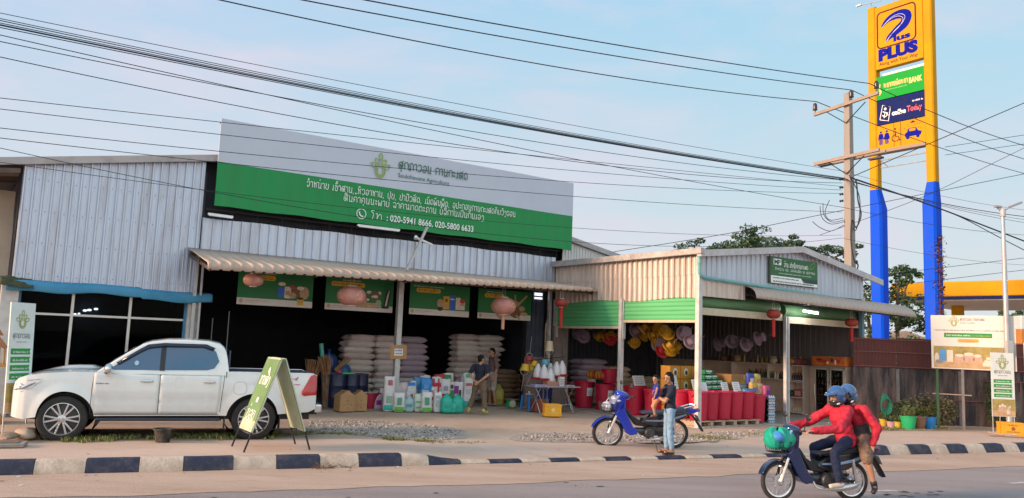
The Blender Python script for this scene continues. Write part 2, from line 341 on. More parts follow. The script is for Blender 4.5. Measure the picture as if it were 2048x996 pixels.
def bodymesh(name, parts, voxel, mats, parent=None, smooth=4, fold=0):
    """union of closed lumps fused into one continuous surface"""
    mb = MB()
    for p in parts: p(mb)
    o = mb.build(name, mats, None, recalc=True)
    rm = o.modifiers.new('fuse', 'REMESH'); rm.mode = 'VOXEL'; rm.voxel_size = voxel; rm.use_smooth_shade = True
    if smooth: s_ = o.modifiers.new('ease', 'SMOOTH'); s_.factor = .5; s_.iterations = smooth
    dg = bpy.context.evaluated_depsgraph_get(); me = bpy.data.meshes.new_from_object(o.evaluated_get(dg))
    mats = mats if isinstance(mats, (list, tuple)) else [mats]
    if not me.materials: [me.materials.append(x) for x in mats]
    o.modifiers.clear(); old = o.data; o.data = me; me.name = name; bpy.data.meshes.remove(old)
    if fold:
        nrm = [v.normal.copy() for v in me.vertices]
        for v, nv in zip(me.vertices, nrm): v.co += nv * fold * (mnoise.noise(Vector((v.co.x * 7, v.co.y * 7, v.co.z * 13))) + .6 * mnoise.noise(v.co * 22))
    me.polygons.foreach_set('use_smooth', [True] * len(me.polygons))
    if parent is not None: o.parent = parent
    return o
# ------------------------------------------------------------------ ground, road, kerb, pavement
ROADZ = -0.2
K0 = Vector((-7.19, 11.81, 0)); KA = R(22.25); KD = Vector((math.cos(KA), math.sin(KA), 0)); KN = Vector((-math.sin(KA), math.cos(KA), 0))
def K(s, n, z=0.0): return K0 + KD * s + KN * n + Vector((0, 0, z))
def lerp_tab(tab, s):
    if s <= tab[0][0]: return tab[0][1]
    for (a, b), (c, d) in zip(tab, tab[1:]):
        if s <= c: t = (s - a) / (c - a); return b + (d - b) * t
    return tab[-1][1]
NIN = [(-30, 2.05), (4.6, 2.1), (5.4, 2.25), (6.15, 1.9), (7.6, 1.47), (10.1, 1.12), (13, 1.35), (15.8, 2.05), (19.7, 2.6), (23, 2.5), (60, 2.5)]
KH = [(-30, 0), (5.95, 0), (6.25, -.025), (6.75, -.115), (7.3, -.14), (15.4, -.14), (16.2, -.02), (16.5, 0), (60, 0)]
def n_in(s): return lerp_tab(NIN, s)
def k_h(s): return lerp_tab(KH, s)

def ground_mat(name, c1, c2, c3, sc1, sc2, rough=.9, bump=.4, bscale=30, speck=0.0, stretch=(1, 1, 1), rot=0.0):
    mt = bpy.data.materials.new(name); mt.use_nodes = True; t = mt.node_tree; b = t.nodes['Principled BSDF']; n = t.nodes.new; l = t.links.new
    tc = n('ShaderNodeTexCoord'); mp = n('ShaderNodeMapping'); mp.inputs['Scale'].default_value = stretch; mp.inputs['Rotation'].default_value = (0, 0, rot); l(tc.outputs['Object'], mp.inputs[0])
    def noise(s, d=7, rg=.6, vec=None):
        q = n('ShaderNodeTexNoise'); q.inputs['Scale'].default_value = s; q.inputs['Detail'].default_value = d; q.inputs['Roughness'].default_value = rg; l(vec or mp.outputs[0], q.inputs['Vector']); return q.outputs[0]
    a = noise(sc1); r1 = n('ShaderNodeValToRGB'); l(a, r1.inputs[0]); r1.color_ramp.elements[0].position = .33; r1.color_ramp.elements[1].position = .68
    r1.color_ramp.elements[0].color = S(c1); r1.color_ramp.elements[1].color = S(c2)
    q = noise(sc2, 9, .72); mr = n('ShaderNodeMapRange'); mr.inputs[1].default_value = .52; mr.inputs[2].default_value = .72; mr.inputs[4].default_value = .7; l(q, mr.inputs[0])
    mx = n('ShaderNodeMixRGB'); l(mr.outputs[0], mx.inputs[0]); l(r1.outputs[0], mx.inputs[1]); mx.inputs[2].default_value = S(c3); out = mx.outputs[0]
    fine = noise(90, 3, .7, tc.outputs['Object']); fr = n('ShaderNodeMapRange'); fr.inputs[1].default_value = .3; fr.inputs[2].default_value = .7; fr.inputs[3].default_value = 1 - .16 - speck; fr.inputs[4].default_value = 1.16 + speck; l(fine, fr.inputs[0])
    vm = n('ShaderNodeVectorMath'); vm.operation = 'SCALE'; l(out, vm.inputs[0]); l(fr.outputs[0], vm.inputs['Scale']); l(vm.outputs[0], b.inputs['Base Color'])
    b.inputs['Roughness'].default_value = rough; b.inputs['Specular IOR Level'].default_value = .3
    n3 = noise(bscale, 6, .65, tc.outputs['Object']); bp = n('ShaderNodeBump'); bp.inputs['Strength'].default_value = bump; bp.inputs['Distance'].default_value = .03; l(n3, bp.inputs['Height']); l(bp.outputs[0], b.inputs['Normal'])
    return mt
m_earth = ground_mat('earth', (.33, .22, .15), (.42, .29, .21), (.25, .17, .11), .5, 2.2)
m_lot = ground_mat('dusty_concrete', (.47, .325, .24), (.59, .425, .325), (.33, .225, .16), .45, 1.7, bump=.35, speck=.08)
m_pave = ground_mat('pavement_concrete', (.53, .365, .28), (.62, .44, .35), (.46, .30, .215), .6, 2.0, bump=.15, rot=-KA, stretch=(.6, 1.6, 1))
m_shoulder = ground_mat('shoulder_dust', (.46, .30, .22), (.58, .41, .315), (.37, .235, .165), .7, 3, bump=.35, rot=-KA, stretch=(.35, 1.8, 1))
m_asph = ground_mat('dusty_asphalt', (.29, .235, .23), (.41, .34, .325), (.47, .345, .275), .5, 1.2, rough=.8, bump=.7, bscale=140, speck=.28, rot=-KA, stretch=(.25, 1.6, 1))
m_gravel = ground_mat('gravel_dirt', (.42, .33, .28), (.53, .42, .35), (.30, .23, .19), 2.5, 9, bump=1.0, bscale=45, speck=.35)

g = MB(); g.grid(lambda a, b: (-900 + 1800 * a, -300 + 1500 * b, -.25), 10, 10); structure(g.build('ground', m_earth))
g = MB(); g.add([K(s, n, ROADZ) for n in (-1.72, -11.5) for s in (-60, 90)], [(0, 2, 3, 1)]); structure(g.build('road', m_asph))
random.seed(3)
g = MB()                                                                       # the dust strip has a ragged edge over the asphalt
ss = [-60 + .25 * i for i in range(601)]
def sh_edge(s): return -1.86 + .16 * mnoise.noise(Vector((s * .35, 1.7, 0))) + .1 * mnoise.noise(Vector((s * 1.6, 4.7, 0))) + .035 * mnoise.noise(Vector((s * 6, 9.7, 0)))
g.add([p for s in ss for p in (K(s, sh_edge(s), ROADZ + .006), K(s, -.03, ROADZ + .012))], [(2 * i, 2 * i + 2, 2 * i + 3, 2 * i + 1) for i in range(len(ss) - 1)])
structure(g.build('dirt_shoulder', m_shoulder))
# worn white lane paint near the passing motorcycle
g = MB(); m_paint = M('worn_road_paint', (.62, .60, .58), .8, var=.25, scale=20, dirt=(.36, .32, .32), dirt_amt=.9, dscale=6)
random.seed(5)
for (x0, y0, x1, y1) in ((1738, 981.5, 1792, 981), (2020, 966, 2090, 963)):
    a = gp(x0, y0, ROADZ + .005); b = gp(x1, y1, ROADZ + .005); N = 14
    top = []; bot = []
    for i in range(N + 1):
        p = a.lerp(b, i / N); top.append(p + KN * (.06 * random.uniform(.4, 1))); bot.append(p - KN * (.06 * random.uniform(.3, 1)))
    g.add(top + bot, [(i, i + 1, N + 2 + i, N + 1 + i) for i in range(N)])
structure(g.build('road_marking', m_paint))
g = MB()                                                                       # oil drips
for _ in range(26):
    c = gp(random.uniform(1755, 1900), random.uniform(982, 993), ROADZ + .0045) if _ < 16 else K(random.uniform(0, 20), random.uniform(-2.6, -2.0), ROADZ + .0045); r = random.uniform(.015, .055)
    g.poly([c + KD * (r * 1.6 * math.cos(a * .7) * random.uniform(.6, 1.1)) + KN * (r * math.sin(a * .7) * random.uniform(.6, 1.1)) for a in range(9)])
structure(g.build('road_stain', M('oil_stain', (.05, .045, .045), .5)))
# kerb: painted blocks, worn, lowered at the driveway
m_kd = M('kerb_navy_paint', (.016, .017, .042), .6, var=.4, scale=9, bump=.3, bscale=30, dirt=(.24, .17, .14), dirt_amt=.34, dscale=5)
m_kw = M('kerb_white_paint', (.60, .47, .37), .75, var=.16, scale=7, bump=.5, bscale=25, dirt=(.40, .26, .17), dirt_amt=.8, dscale=4, dlo=.42)
bd = [.41, 1.08, 1.8, 2.42, 3.15, 3.81, 4.5, 5.14, 5.87, 6.36, 6.95, 7.5, 8.12, 8.7, 9.3, 9.85, 10.4, 11.0, 11.65, 12.3, 13, 13.65, 14.3, 15, 15.65, 16.32, 16.98, 17.61, 18.25, 18.82, 19.41, 20.03, 20.68, 21.2]
while bd[0] > -12: bd.insert(0, bd[0] - .68)
i_first = bd.index(.41)
while bd[-1] < 42: bd.append(bd[-1] + .66)
g = MB(); random.seed(8)
for i in range(len(bd) - 1):
    s0, s1 = bd[i] + .004, bd[i + 1] - .004; light = (i - i_first) % 2 == 0; j = random.uniform(-.012, .012); N = 7; vs = []
    for a in range(N + 1):
        s = s0 + (s1 - s0) * a / N; h = k_h(s); e = .01 * mnoise.noise(Vector((s * 4, 2, i))); fr = (h - ROADZ) / .2
        ed = .006 if a in (0, N) else 0
        vs += [K(s, -.085 * fr + j + e, ROADZ - .03), K(s, -.085 * fr + j + e, ROADZ + .03), K(s, -.012 + j + e * .6 + ed, h - .035 + e * .5), K(s, .012 + j, h - .008 - ed), K(s, .05 + j, h + .004 - ed), K(s, .17, h + .004 + e * .4), K(s, .185, h - .05)]
    fs = [(a * 7 + k, a * 7 + k + 1, a * 7 + 8 + k, a * 7 + 7 + k) for a in range(N) for k in range(6)] + [tuple(range(7)), tuple(range(N * 7 + 6, N * 7 - 1, -1))]
    g.add(vs, fs, 1 if light else 0)
structure(g.build('kerb', [m_kd, m_kw], sharp=50))
# pavement, dipping to the lowered kerb
g = MB(); ss = [-30 + .5 * i for i in range(181)]; NN = 6
def pave_pt(s, t):
    n = .18 + (n_in(s) - .18) * t; z = (k_h(s) - .006) * (1 - t) + (-.004) * t
    return K(s, n + (.05 * mnoise.noise(Vector((s * 1.3, 3, 0))) if t == 1 else 0), z + .006 * mnoise.noise(Vector((s * .9, n * 2, 1))))
g.add([pave_pt(s, t / NN) for s in ss for t in range(NN + 1)], [(i * 7 + k, i * 7 + 7 + k, i * 7 + 8 + k, i * 7 + k + 1) for i in range(len(ss) - 1) for k in range(NN)])
structure(g.build('pavement', m_pave, sharp=80))
def pave_z(x, y):
    d = Vector((x, y, 0)) - K0; s = d.dot(KD); n = d.dot(KN); t = min(1, max(0, (n - .18) / (n_in(s) - .18)))
    return (k_h(s) - .006) * (1 - t) - .004 * t
g = MB(); far = 700
g.add([K(s, n_in(s) - .06, -.014) for s in ss] + [K(s, far, -.014) for s in ss], [(i, i + 1, len(ss) + i + 1, len(ss) + i) for i in range(len(ss) - 1)])
structure(g.build('forecourt', m_lot))
def blob(name, pts, mat, z):
    q = MB(); c = sum((Vector(p) for p in pts), Vector()) / len(pts); out = []
    sp = smooth_pts(pts, 8, closed=True)
    for i, p in enumerate(sp): out.append(p + (p - c).normalized() * .22 * mnoise.noise(Vector((p.x * 1.8, p.y * 1.8, 3))))
    q.add([(p.x, p.y, z) for p in out] + [(c.x, c.y, z)], [(i, (i + 1) % len(out), len(out)) for i in range(len(out))])
    return q.build(name, mat)
gv1 = [gp(*a) for a in ((598, 866), (620, 842), (720, 840), (830, 846), (925, 860), (905, 878), (800, 878), (700, 867))]
gv2 = [gp(*a) for a in ((1030, 880), (1050, 866), (1200, 866), (1330, 868), (1480, 862), (1560, 858), (1570, 868), (1480, 876), (1380, 884), (1200, 884))]
structure(blob('gravel_bed', gv1, m_gravel, -.008)); structure(blob('gravel_bed', gv2, m_gravel, -.008))
structure(blob('earth_verge', [gp(*a) for a in ((-60, 905), (-60, 868), (60, 862), (260, 862), (420, 862), (560, 864), (590, 870), (420, 879), (200, 885), (80, 893))], m_earth, -.0085))
structure(blob('earth_verge', [gp(*a) for a in ((1735, 858), (1760, 846), (1900, 850), (1985, 856), (2060, 862), (2060, 872), (1930, 862), (1830, 861))], m_earth, -.0085))
# loose stones on the gravel
random.seed(21); g = MB()
def in_poly(p, poly):
    c = False
    for i in range(len(poly)):
        a, b = poly[i - 1], poly[i]
        if (a.y > p.y) != (b.y > p.y) and p.x < (b.x - a.x) * (p.y - a.y) / (b.y - a.y) + a.x: c = not c
    return c
for poly, cnt in ((gv1, 900), (gv2, 700)):
    xs = [p.x for p in poly]; ys = [p.y for p in poly]; k = 0
    while k < cnt:
        p = Vector((random.uniform(min(xs), max(xs)), random.uniform(min(ys), max(ys)), 0))
        if not in_poly(p, poly): continue
        r = random.uniform(.008, .03); g.box((p.x, p.y, -.004 + r * .3), (r * 2, r * 1.5, r * 1.1), rot=Matrix.Rotation(random.random() * 6, 3, 'Z') @ Matrix.Rotation(random.random(), 3, 'X'), mi=random.choice((0, 0, 1, 2)), taper=.6); k += 1
tag(g.build('gravel', [M('stone_grey', (.36, .31, .28), .9), M('stone_dark', (.2, .16, .14), .9), M('stone_pale', (.5, .43, .37), .9)]), 'loose gravel stones strewn over the dusty forecourt', 'gravel', kind='stuff')
# grass tufts along the inner edge of the pavement
m_gr = [M('grass_green', (.10, .16, .03), .8, var=.4, scale=3), M('grass_olive', (.20, .20, .05), .8, var=.3, scale=3), M('grass_straw', (.42, .31, .14), .85, var=.2, scale=3)]
g = MB(); random.seed(31)
def tuft(p, h, n, green=.5):
    for _ in range(n):
        a = random.random() * 2 * PI; l = h * random.uniform(.5, 1.1); d = Vector((math.cos(a), math.sin(a), 0)); q = Vector((-d.y, d.x, 0)) * random.uniform(.004, .008); b = p + d * random.uniform(0, .05)
        t = b + d * l * random.uniform(.2, .7) + Vector((0, 0, l)); mid = b.lerp(t, .55) + Vector((0, 0, l * .12))
        g.add([b - q, b + q, mid + q * .8, mid - q * .8, t], [(0, 1, 2, 3), (3, 2, 4)], 0 if random.random() < green else random.choice((1, 2)))
def strip(pts, cnt, h, green, spread=10):
    for _ in range(cnt):
        t = random.random() * (len(pts) - 1); i = int(t); t -= i; a, b = pts[i], pts[i + 1]
        x = a[0] + (b[0] - a[0]) * t; y = a[1] + (b[1] - a[1]) * t + random.uniform(-1, 1) * spread * random.random()
        if mnoise.noise(Vector((x * .02, y * .1, 4))) < -.25: continue
        p = gp(x, y); p.z = -.006; tuft(p, h * random.uniform(.5, 1.2), random.randint(5, 10), green)
strip([(125, 880), (200, 879), (330, 876), (450, 874), (560, 871)], 480, .085, .55, 7)
strip([(580, 868), (640, 866), (735, 868)], 90, .05, .25, 4)
strip([(765, 876), (800, 880), (870, 883)], 150, .05, .6, 4)
strip([(870, 884), (1000, 885)], 30, .03, .4, 2)
strip([(1385, 872), (1440, 876), (1500, 872)], 120, .05, .35, 6)
strip([(1500, 868), (1560, 862)], 40, .04, .4, 3)
strip([(1740, 858), (1800, 858), (1900, 858)], 170, .06, .4, 4)
tag(g.build('grass', m_gr, recalc=False, flat=True), 'sparse grass and straw growing along the inner pavement edge', 'grass', kind='stuff')
g = MB(); random.seed(41)                                                         # dry leaves and scraps in the gutter
for _ in range(150):
    s = random.uniform(-2, 24); n = random.choice((random.uniform(-.5, -.12), random.uniform(-1.7, -.1), random.uniform(.3, 1.9), random.uniform(-.3, -.12)))
    z = ROADZ + .016 if n < 0 else None
    p = K(s, n); p.z = z if z is not None else pave_z(p.x, p.y) + .012
    a = random.random() * 6; l = random.uniform(.015, .05); d = Vector((math.cos(a), math.sin(a), random.uniform(-.1, .3))) * l; q = Vector((-math.sin(a), math.cos(a), .1)) * l * .35
    g.add([p - d, p + q, p + d, p - q], [(0, 1, 2, 3)], random.choice((0, 0, 1, 2)))
for (x, y, n) in ((655, 938, 26), (640, 940, 14), (690, 936, 10)):                # dry twigs caught by the kerb
    c = gp(x, y, ROADZ)
    for _ in range(n):
        a = random.random() * 6; l = random.uniform(.05, .22); d = Vector((math.cos(a), math.sin(a) * .4, random.uniform(-.1, .8))) * l; b = c + Vector((random.uniform(-.12, .12), random.uniform(-.06, .06), .02))
        g.bar(b, b + d, .004, 4, .002, mi=0)
tag(g.build('litter', [M('dry_leaf', (.16, .09, .05), .9), M('straw_scrap', (.42, .3, .18), .9), M('paper_scrap', (.65, .66, .68), .8)], recalc=False, flat=True), 'dry leaves, twigs and scraps lying along the kerb', 'litter', kind='stuff')
# ------------------------------------------------------------------ the big shop
m_galv = M('galvanised_sheet', (.56, .62, .74), .38, .5, var=.12, scale=2, stretch=(2.5, 2.5, .22), dirt=(.28, .19, .13), dirt_amt=.5, dscale=2.2)
m_galvw = M('galvanised_sheet_weathered', (.62, .60, .59), .42, .45, var=.14, scale=2, stretch=(3, 3, .3), dirt=(.34, .25, .18), dirt_amt=.5, dscale=2)
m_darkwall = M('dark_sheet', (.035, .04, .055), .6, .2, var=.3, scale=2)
m_steel = M('painted_steel', (.50, .51, .52), .5, .4, var=.14, scale=4, dirt=(.30, .25, .2), dirt_amt=.45, dscale=5)
m_dsteel = M('black_steel', (.03, .03, .035), .5, .4, var=.2)
m_flash = M('roof_flashing', (.44, .40, .40), .5, .3, var=.15, scale=1.2, stretch=(1, 1, 1), dirt=(.2, .16, .14), dirt_amt=.5)
m_white = M('white_paint', (.75, .75, .74), .5, var=.05)
m_alu = M('aluminium_frame', (.62, .60, .58), .4, .5)
m_bluep = M('blue_paint', (.05, .22, .42), .5, var=.15, dirt=(.2, .2, .2))
m_plaster = M('cream_plaster', (.60, .50, .40), .85, var=.12, scale=1.5, dirt=(.28, .21, .16), dirt_amt=.5, dscale=1.2, bump=.2)
m_glassd = M('window_glass', (.10, .13, .18), .02, var=.02, trans=1, spec=.05)
m_floor = M('shop_floor', (.30, .25, .21), .7, var=.2, scale=1.5, dirt=(.15, .12, .1), dscale=2)
shop = thing('shop_building', 'large metal sheet shop with a grey ribbed front, beige canopy and dark open hall', 'shop', OB, TH)
m_blkscrew = M('screw_head', (.08, .07, .07), .5)
def roofz(u): return 6.90 - .18 * abs(u + 7.5)
EPS = .003
g = MB(); corrugated(g, -14.88, -11.05, 2.85, lambda u: roofz(u) - .1, 6.13, .186, .062, .055); g.build('front_wall', m_galv, shop, sharp=20)
g = MB()
for z in (3.05, 3.75, 4.45, 5.15):
    for k in range(20): u = -14.88 + .186 * k + .12; z_ = z + .015 * math.sin(k * 7.1); z_ < roofz(u) - .2 and disc(g, u, z_, .009, .011, 6.118, n=6)
g.build('screw', m_blkscrew, shop, flat=True, recalc=False)
g = MB(); corrugated(g, -11.04, -.03, lambda u: 3.78, lambda u: 4.74 + .012 * math.sin(u * 3.1) + .02 * (u > -4), 6.08, .235, .06, .045); g.build('canopy_fascia', m_galv, shop, sharp=20)
g = MB(); corrugated(g, .25, 3.6, 4.3, lambda u: roofz(u) - .12, 6.1, .12, .04, .02); g.build('gable_wall', m_galvw, shop, sharp=20)
# shell of the hall and the glazed room
g = MB()
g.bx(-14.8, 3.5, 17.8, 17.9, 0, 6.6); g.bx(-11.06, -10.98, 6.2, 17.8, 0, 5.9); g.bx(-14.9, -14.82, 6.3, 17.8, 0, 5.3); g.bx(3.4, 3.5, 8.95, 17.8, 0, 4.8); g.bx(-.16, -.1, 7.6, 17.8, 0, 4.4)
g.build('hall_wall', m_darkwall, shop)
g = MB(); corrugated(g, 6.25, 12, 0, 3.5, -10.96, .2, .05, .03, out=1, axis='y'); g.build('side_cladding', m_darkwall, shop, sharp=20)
g = MB(); g.bx(-14.9, -.02, 6.0, 17.8, -.012, .03); g.build('floor_slab', m_floor, shop)
g = MB()
for a, b in ((-17.4, -7.5), (-7.5, 3.9)):
    N = 60
    for i in range(N):
        u0 = a + (b - a) * i / N; u1 = a + (b - a) * (i + 1) / N; k = .02 if i % 2 else 0
        g.add([(u0, 6.0, roofz(u0) + k), (u1, 6.0, roofz(u1) + k), (u1, 18, roofz(u1) + k), (u0, 18, roofz(u0) + k)], [(0, 1, 2, 3)])
g.build('roof', m_galvw, shop, sharp=10)
g = MB(); g.add([(a, y, roofz(a) - .06) for a in (-17.4, -7.5, 3.9) for y in (6.1, 17.9)], [(0, 2, 3, 1), (2, 4, 5, 3)]); g.build('ceiling', m_darkwall, shop)  # dark lining added under the roof to deepen the hall's shade
g = MB()
for a, b in ((-17.4, -7.5), (-7.5, 3.9)):
    g.add([(a, 5.96, roofz(a) - .13), (b, 5.96, roofz(b) - .13), (b, 5.96, roofz(b) + .035), (a, 5.96, roofz(a) + .035), (a, 6.03, roofz(a) - .13), (b, 6.03, roofz(b) - .13), (b, 6.03, roofz(b) + .035), (a, 6.03, roofz(a) + .035)], [(0, 1, 2, 3), (4, 7, 6, 5), (0, 4, 5, 1), (3, 2, 6, 7)])
g.build('roof_flashing', m_flash, shop)
# set-back plastered corner on the left, under the eave
g = MB(); g.bx(-19, -14.93, 7.3, 7.5, 0, 5.0); g.build('side_wall', m_plaster, shop)
g = MB()
for k in range(4): g.sq((-19, 5.8 + k * .5, roofz(-17) - .45), (-14.95, 5.8 + k * .5, roofz(-14.95) - .3), .06, .1)
g.build('eave_beam', M('old_timber', (.12, .08, .06), .8, var=.3), shop)
for a, b in ((-15.05, -14.72), (-11.22, -10.98)): g = MB(); g.bx(a, b, 5.97, 6.2, -.01, 2.84); g.build('pillar', M('whitewashed_pillar', (.62, .60, .57), .8, var=.12, dirt=(.3, .26, .22), dirt_amt=.5), shop, bevel=.008)
# glazed front
def lp(px_, py_, y):
    d = ray(px_, py_); c = Vector((0, 0, CAM_Z)); n = VY; t = ((OB + VY * y - c).dot(n)) / d.dot(n); q = c + d * t - OB; return q.dot(UX), q.z
wf = MB()
for u in (-13.66, -12.47): wf.bx(u - .03, u + .03, 6.12, 6.18, .12, 2.74)
wf.bx(-14.66, -11.26, 6.125, 6.175, 2.18, 2.23); wf.bx(-14.66, -11.26, 6.12, 6.18, .12, .18); wf.bx(-14.66, -11.26, 6.12, 6.18, 2.74, 2.8)
fr = wf.build('window_frame', m_alu, shop, bevel=.004)
for u0, u1 in ((-14.64, -13.69), (-13.63, -12.5), (-12.44, -11.28)):
    for z0, z1 in ((.18, 2.18), (2.23, 2.74)):
        q = MB(); q.bx(u0 + .002, u1 - .002, 6.146, 6.154, z0 + .002, z1 - .002); q.build('pane', m_glassd, fr)
for u in (-14.7, -11.24): q = MB(); q.bx(u - .035, u + .035, 6.1, 6.19, -.01, 2.8); q.build('window_jamb', m_bluep, shop, bevel=.004)
q = MB(); q.bx(-14.66, -11.26, 6.1, 6.2, -.01, .12); q.build('window_sill', m_plaster, shop)
for i, (px_, py_) in enumerate(((150, 628), (158, 627), (170, 621), (179, 620), (192, 618))):
    u, z = lp(px_, py_, 7.6)
    q = MB(); q.ball((u, 7.6, z), (.05 if i > 1 else .03, .05, .028 if i > 1 else .02), 10, 6); q.build('ceiling_lamp', M('lit_lamp', (1, .97, .85), .5, emit=7 if True else 0), shop)
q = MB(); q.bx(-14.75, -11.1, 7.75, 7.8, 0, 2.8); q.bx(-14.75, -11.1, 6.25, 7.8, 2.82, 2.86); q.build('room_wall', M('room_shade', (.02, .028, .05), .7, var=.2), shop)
# blue fabric awning, sagging
m_blueaw = M('blue_awning_fabric', (.055, .27, .46), .75, var=.22, scale=3, dirt=(.10, .2, .25), dirt_amt=.6, bump=.3, bscale=12)
def sag(u): return .03 * math.sin(u * 2.3) + .02 * math.sin(u * 5.1)
def aw(a, b):
    u = -14.98 + 4.28 * a; ts = [(6.12, 2.93), (5.93, 2.90), (5.86, 2.84), (5.85, 2.74), (5.86, 2.68)]
    k = b * 4; i = min(3, int(k)); t = k - i; y = ts[i][0] + (ts[i + 1][0] - ts[i][0]) * t; z = ts[i][1] + (ts[i + 1][1] - ts[i][1]) * t
    step = -.035 if u > -12.3 else 0
    return (u, y - .01 * math.sin(u * 9) * b, z + sag(u) * (.3 + b * .7) * .8 + step - .02 * (u + 12.8) * .2)
g = MB(); g.grid(aw, 90, 8); o = g.build('awning', m_blueaw, shop, sharp=60); so_ = o.modifiers.new('t', 'SOLIDIFY'); so_.thickness = .01
def tarp(a, b): u = -15.1 + .62 * a; return (u, 6.1 - .35 * b, 2.98 - .2 * b ** 1.5 - .06 * a + .05 * mnoise.noise(Vector((a * 5, b * 4, 2))))
g = MB(); g.grid(tarp, 14, 8); o = g.build('tarpaulin', M('mossy_tarp', (.06, .065, .03), .9, var=.4, scale=8), shop, sharp=70); o.modifiers.new('t', 'SOLIDIFY').thickness = .012
# beige canopy over the hall front
m_can = M('beige_roof_sheet', (.54, .385, .295), .55, var=.12, scale=2, dirt=(.62, .52, .44), dirt_amt=.5, dscale=3)
def cz(u): return 3.45 + (3.66 - 3.45) * (u + 11.3) / 11.25
def can(mb):
    pitch = .24; us = []; u = -11.35
    while u < -.06:
        for a, h in ((0, 0), (.02, 1), (.07, 1), (.09, 0)):
            if u + a < -.06: us.append((u + a, h))
        u += pitch
    us.append((-.06, 0)); pr = []
    vs = []; prof = [(6.03, 0, 0), (5.3, .34, 0), (4.5, .72, .3), (4.2, .86, 1), (4.02, .95, 1), (3.95, 1.06, 1), (3.93, 1.28, 1)]
    for uu, h in us:
        zo = cz(uu); zi = 3.96
        for y, t, r in prof: vs.append((uu, y - .01 * h * r, zi + (zo - zi) * t + .028 * h * min(1, r + .25)))
    n = len(prof); mb.add(vs, [(i * n + k, (i + 1) * n + k, (i + 1) * n + k + 1, i * n + k + 1) for i in range(len(us) - 1) for k in range(n - 1)])
g = MB(); can(g); o = g.build('canopy', m_can, shop, sharp=30); o.modifiers.new('t', 'SOLIDIFY').thickness = .006
g = MB()
for y, t in ((5.9, .05), (5.0, .5), (4.15, .9)):
    g.sq((-11.3, y, 3.9 + (cz(-11.3) - 3.96) * t - .06), (-.1, y, 3.9 + (cz(-.1) - 3.96) * t - .06), .05, .09)
for u in (-11.25, -8.8, -6.42, -4.0, -1.8, -.15): g.sq((u, 6.05, 3.78), (u, 4.05, cz(u) - .12), .05, .08)
g.build('canopy_frame', M('rusty_steel', (.10, .075, .065), .7, .2, var=.3), shop)
def post(mb, u, y, z1, w_=.11): mb.bx(u - w_ / 2, u + w_ / 2, y - w_ / 2, y + w_ / 2, 0, z1); mb.bx(u - w_, u + w_, y - w_, y + w_, -.008, .012)
for u, y, h, w_ in ((lp(796, 670, 5.75)[0], 5.75, 3.8, .15), (-.25, 6.03, 3.7, .1), (-11.12, 5.9, 3.75, .08), (-10.98, 5.9, 3.75, .05)):
    g = MB(); post(g, u, y, h, w_); g.build('canopy_post', m_steel, shop, bevel=.006)
# truss in the gap under the billboard, and its stay
g = MB(); y = 6.22
g.sq((-10.95, y, 4.98), (.4, y, 5.0), .05); g.sq((-10.95, y, 4.66), (.4, y, 4.66), .05)
k = -10.95; up = True
while k < 0: g.bar((k, y, 4.66 if up else 4.98), (k + .65, y, 4.98 if up else 4.66), .014, 6); g.bar((k + .65, y, 4.66), (k + .65, y, 4.99), .016, 6); k += .65; up = not up
g.build('truss', m_dsteel, shop)
g = MB(); g.bx(-11.0, .6, 6.5, 6.55, 4.3, 6.2); g.build('gap_backing', m_darkwall, shop)  # dark sheet standing in for the shade behind the gap
g = MB(); g.sq((-5.36, 5.0, 5.06), (-5.93, 5.0, 3.80), .06); g.build('stay_bar', m_steel, shop)
# end wall beside the small shop
g = MB(); corrugated(g, -.98, -.32, 1.55, 3.75, 6.25, .17, .05, .03); g.build('end_wall', M('dark_blue_sheet', (.05, .065, .10), .5, .3, var=.3, scale=3), shop, sharp=20)
g = MB(); g.bx(-.98, -.05, 6.2, 6.3, 0, 1.55); g.build('end_wall_base', M('stained_concrete', (.26, .20, .18), .85, var=.3, scale=2.5, dirt=(.12, .11, .12), dirt_amt=.7, bump=.4), shop)
g = MB()
for i in range(3):
    for j in range(2): g.bx(-.72 + i * .105, -.64 + i * .105, 6.19, 6.23, 3.38 + j * .11, 3.47 + j * .11 - (.03 if j == 0 else 0))
g.build('vent_block', M('daylit_vent', (.85, .9, 1), .6, emit=.8), shop)  # daylight through the vents is put in as a material glow
for u, z0, z1 in ((-10.4, 1.5, 2.3), (-10.0, 1.2, 2.5)):
    g = MB(); g.bx(u, u + .02, 6.9, 6.92, z0, z1); g.build('wall_batten', M('grey_batten', (.3, .3, .32), .6), shop)  # pale strips painted in place of light slits in the side wall

# ------------------------------------------------------------------ billboard
m_bbw = M('billboard_white', (.56, .60, .70), .5, var=.03, scale=1, dirt=(.5, .53, .6), dirt_amt=.3)
m_bbg = M('billboard_green', (.004, .26, .062), .5, var=.1, scale=1.5, stretch=(3, 1, .4))
m_ltw = M('white_lettering', (.85, .88, .85), .6, var=.02); m_ltg = M('dark_green_lettering', (.03, .14, .09), .6, var=.02); m_ltl = M('lime_logo', (.28, .42, .08), .6, var=.1)
bb = thing('billboard', 'long white and green shop billboard over the beige canopy, lettered in white', 'billboard', P(-10.85, 5.85, 5.03), TH)
def bbz(a): return -.05 * max(0, a - .9) * 10 * .5
g = MB(); N = 80
def pan(z0, z1, mi): g.grid(lambda a, b: (11.26 * a, .006 * math.sin(a * 160) * (mi) + .01 * math.sin(a * 23), z0 + (z1 - z0) * b + (.012 * math.sin(a * 41) + bbz(a) if (b == 0 and mi) else 0)), 320, 1, mi)
pan(0, 1.105, 1); pan(1.105, 2.2, 0)
o = g.build('panel', [m_bbw, m_bbg], bb, flat=True); o.modifiers.new('t', 'SOLIDIFY').thickness = .03
def bl(px_, py_): u, z = lp(px_, py_, 5.84); return u + 10.85, z - 5.03
g = MB(); Y = -.062
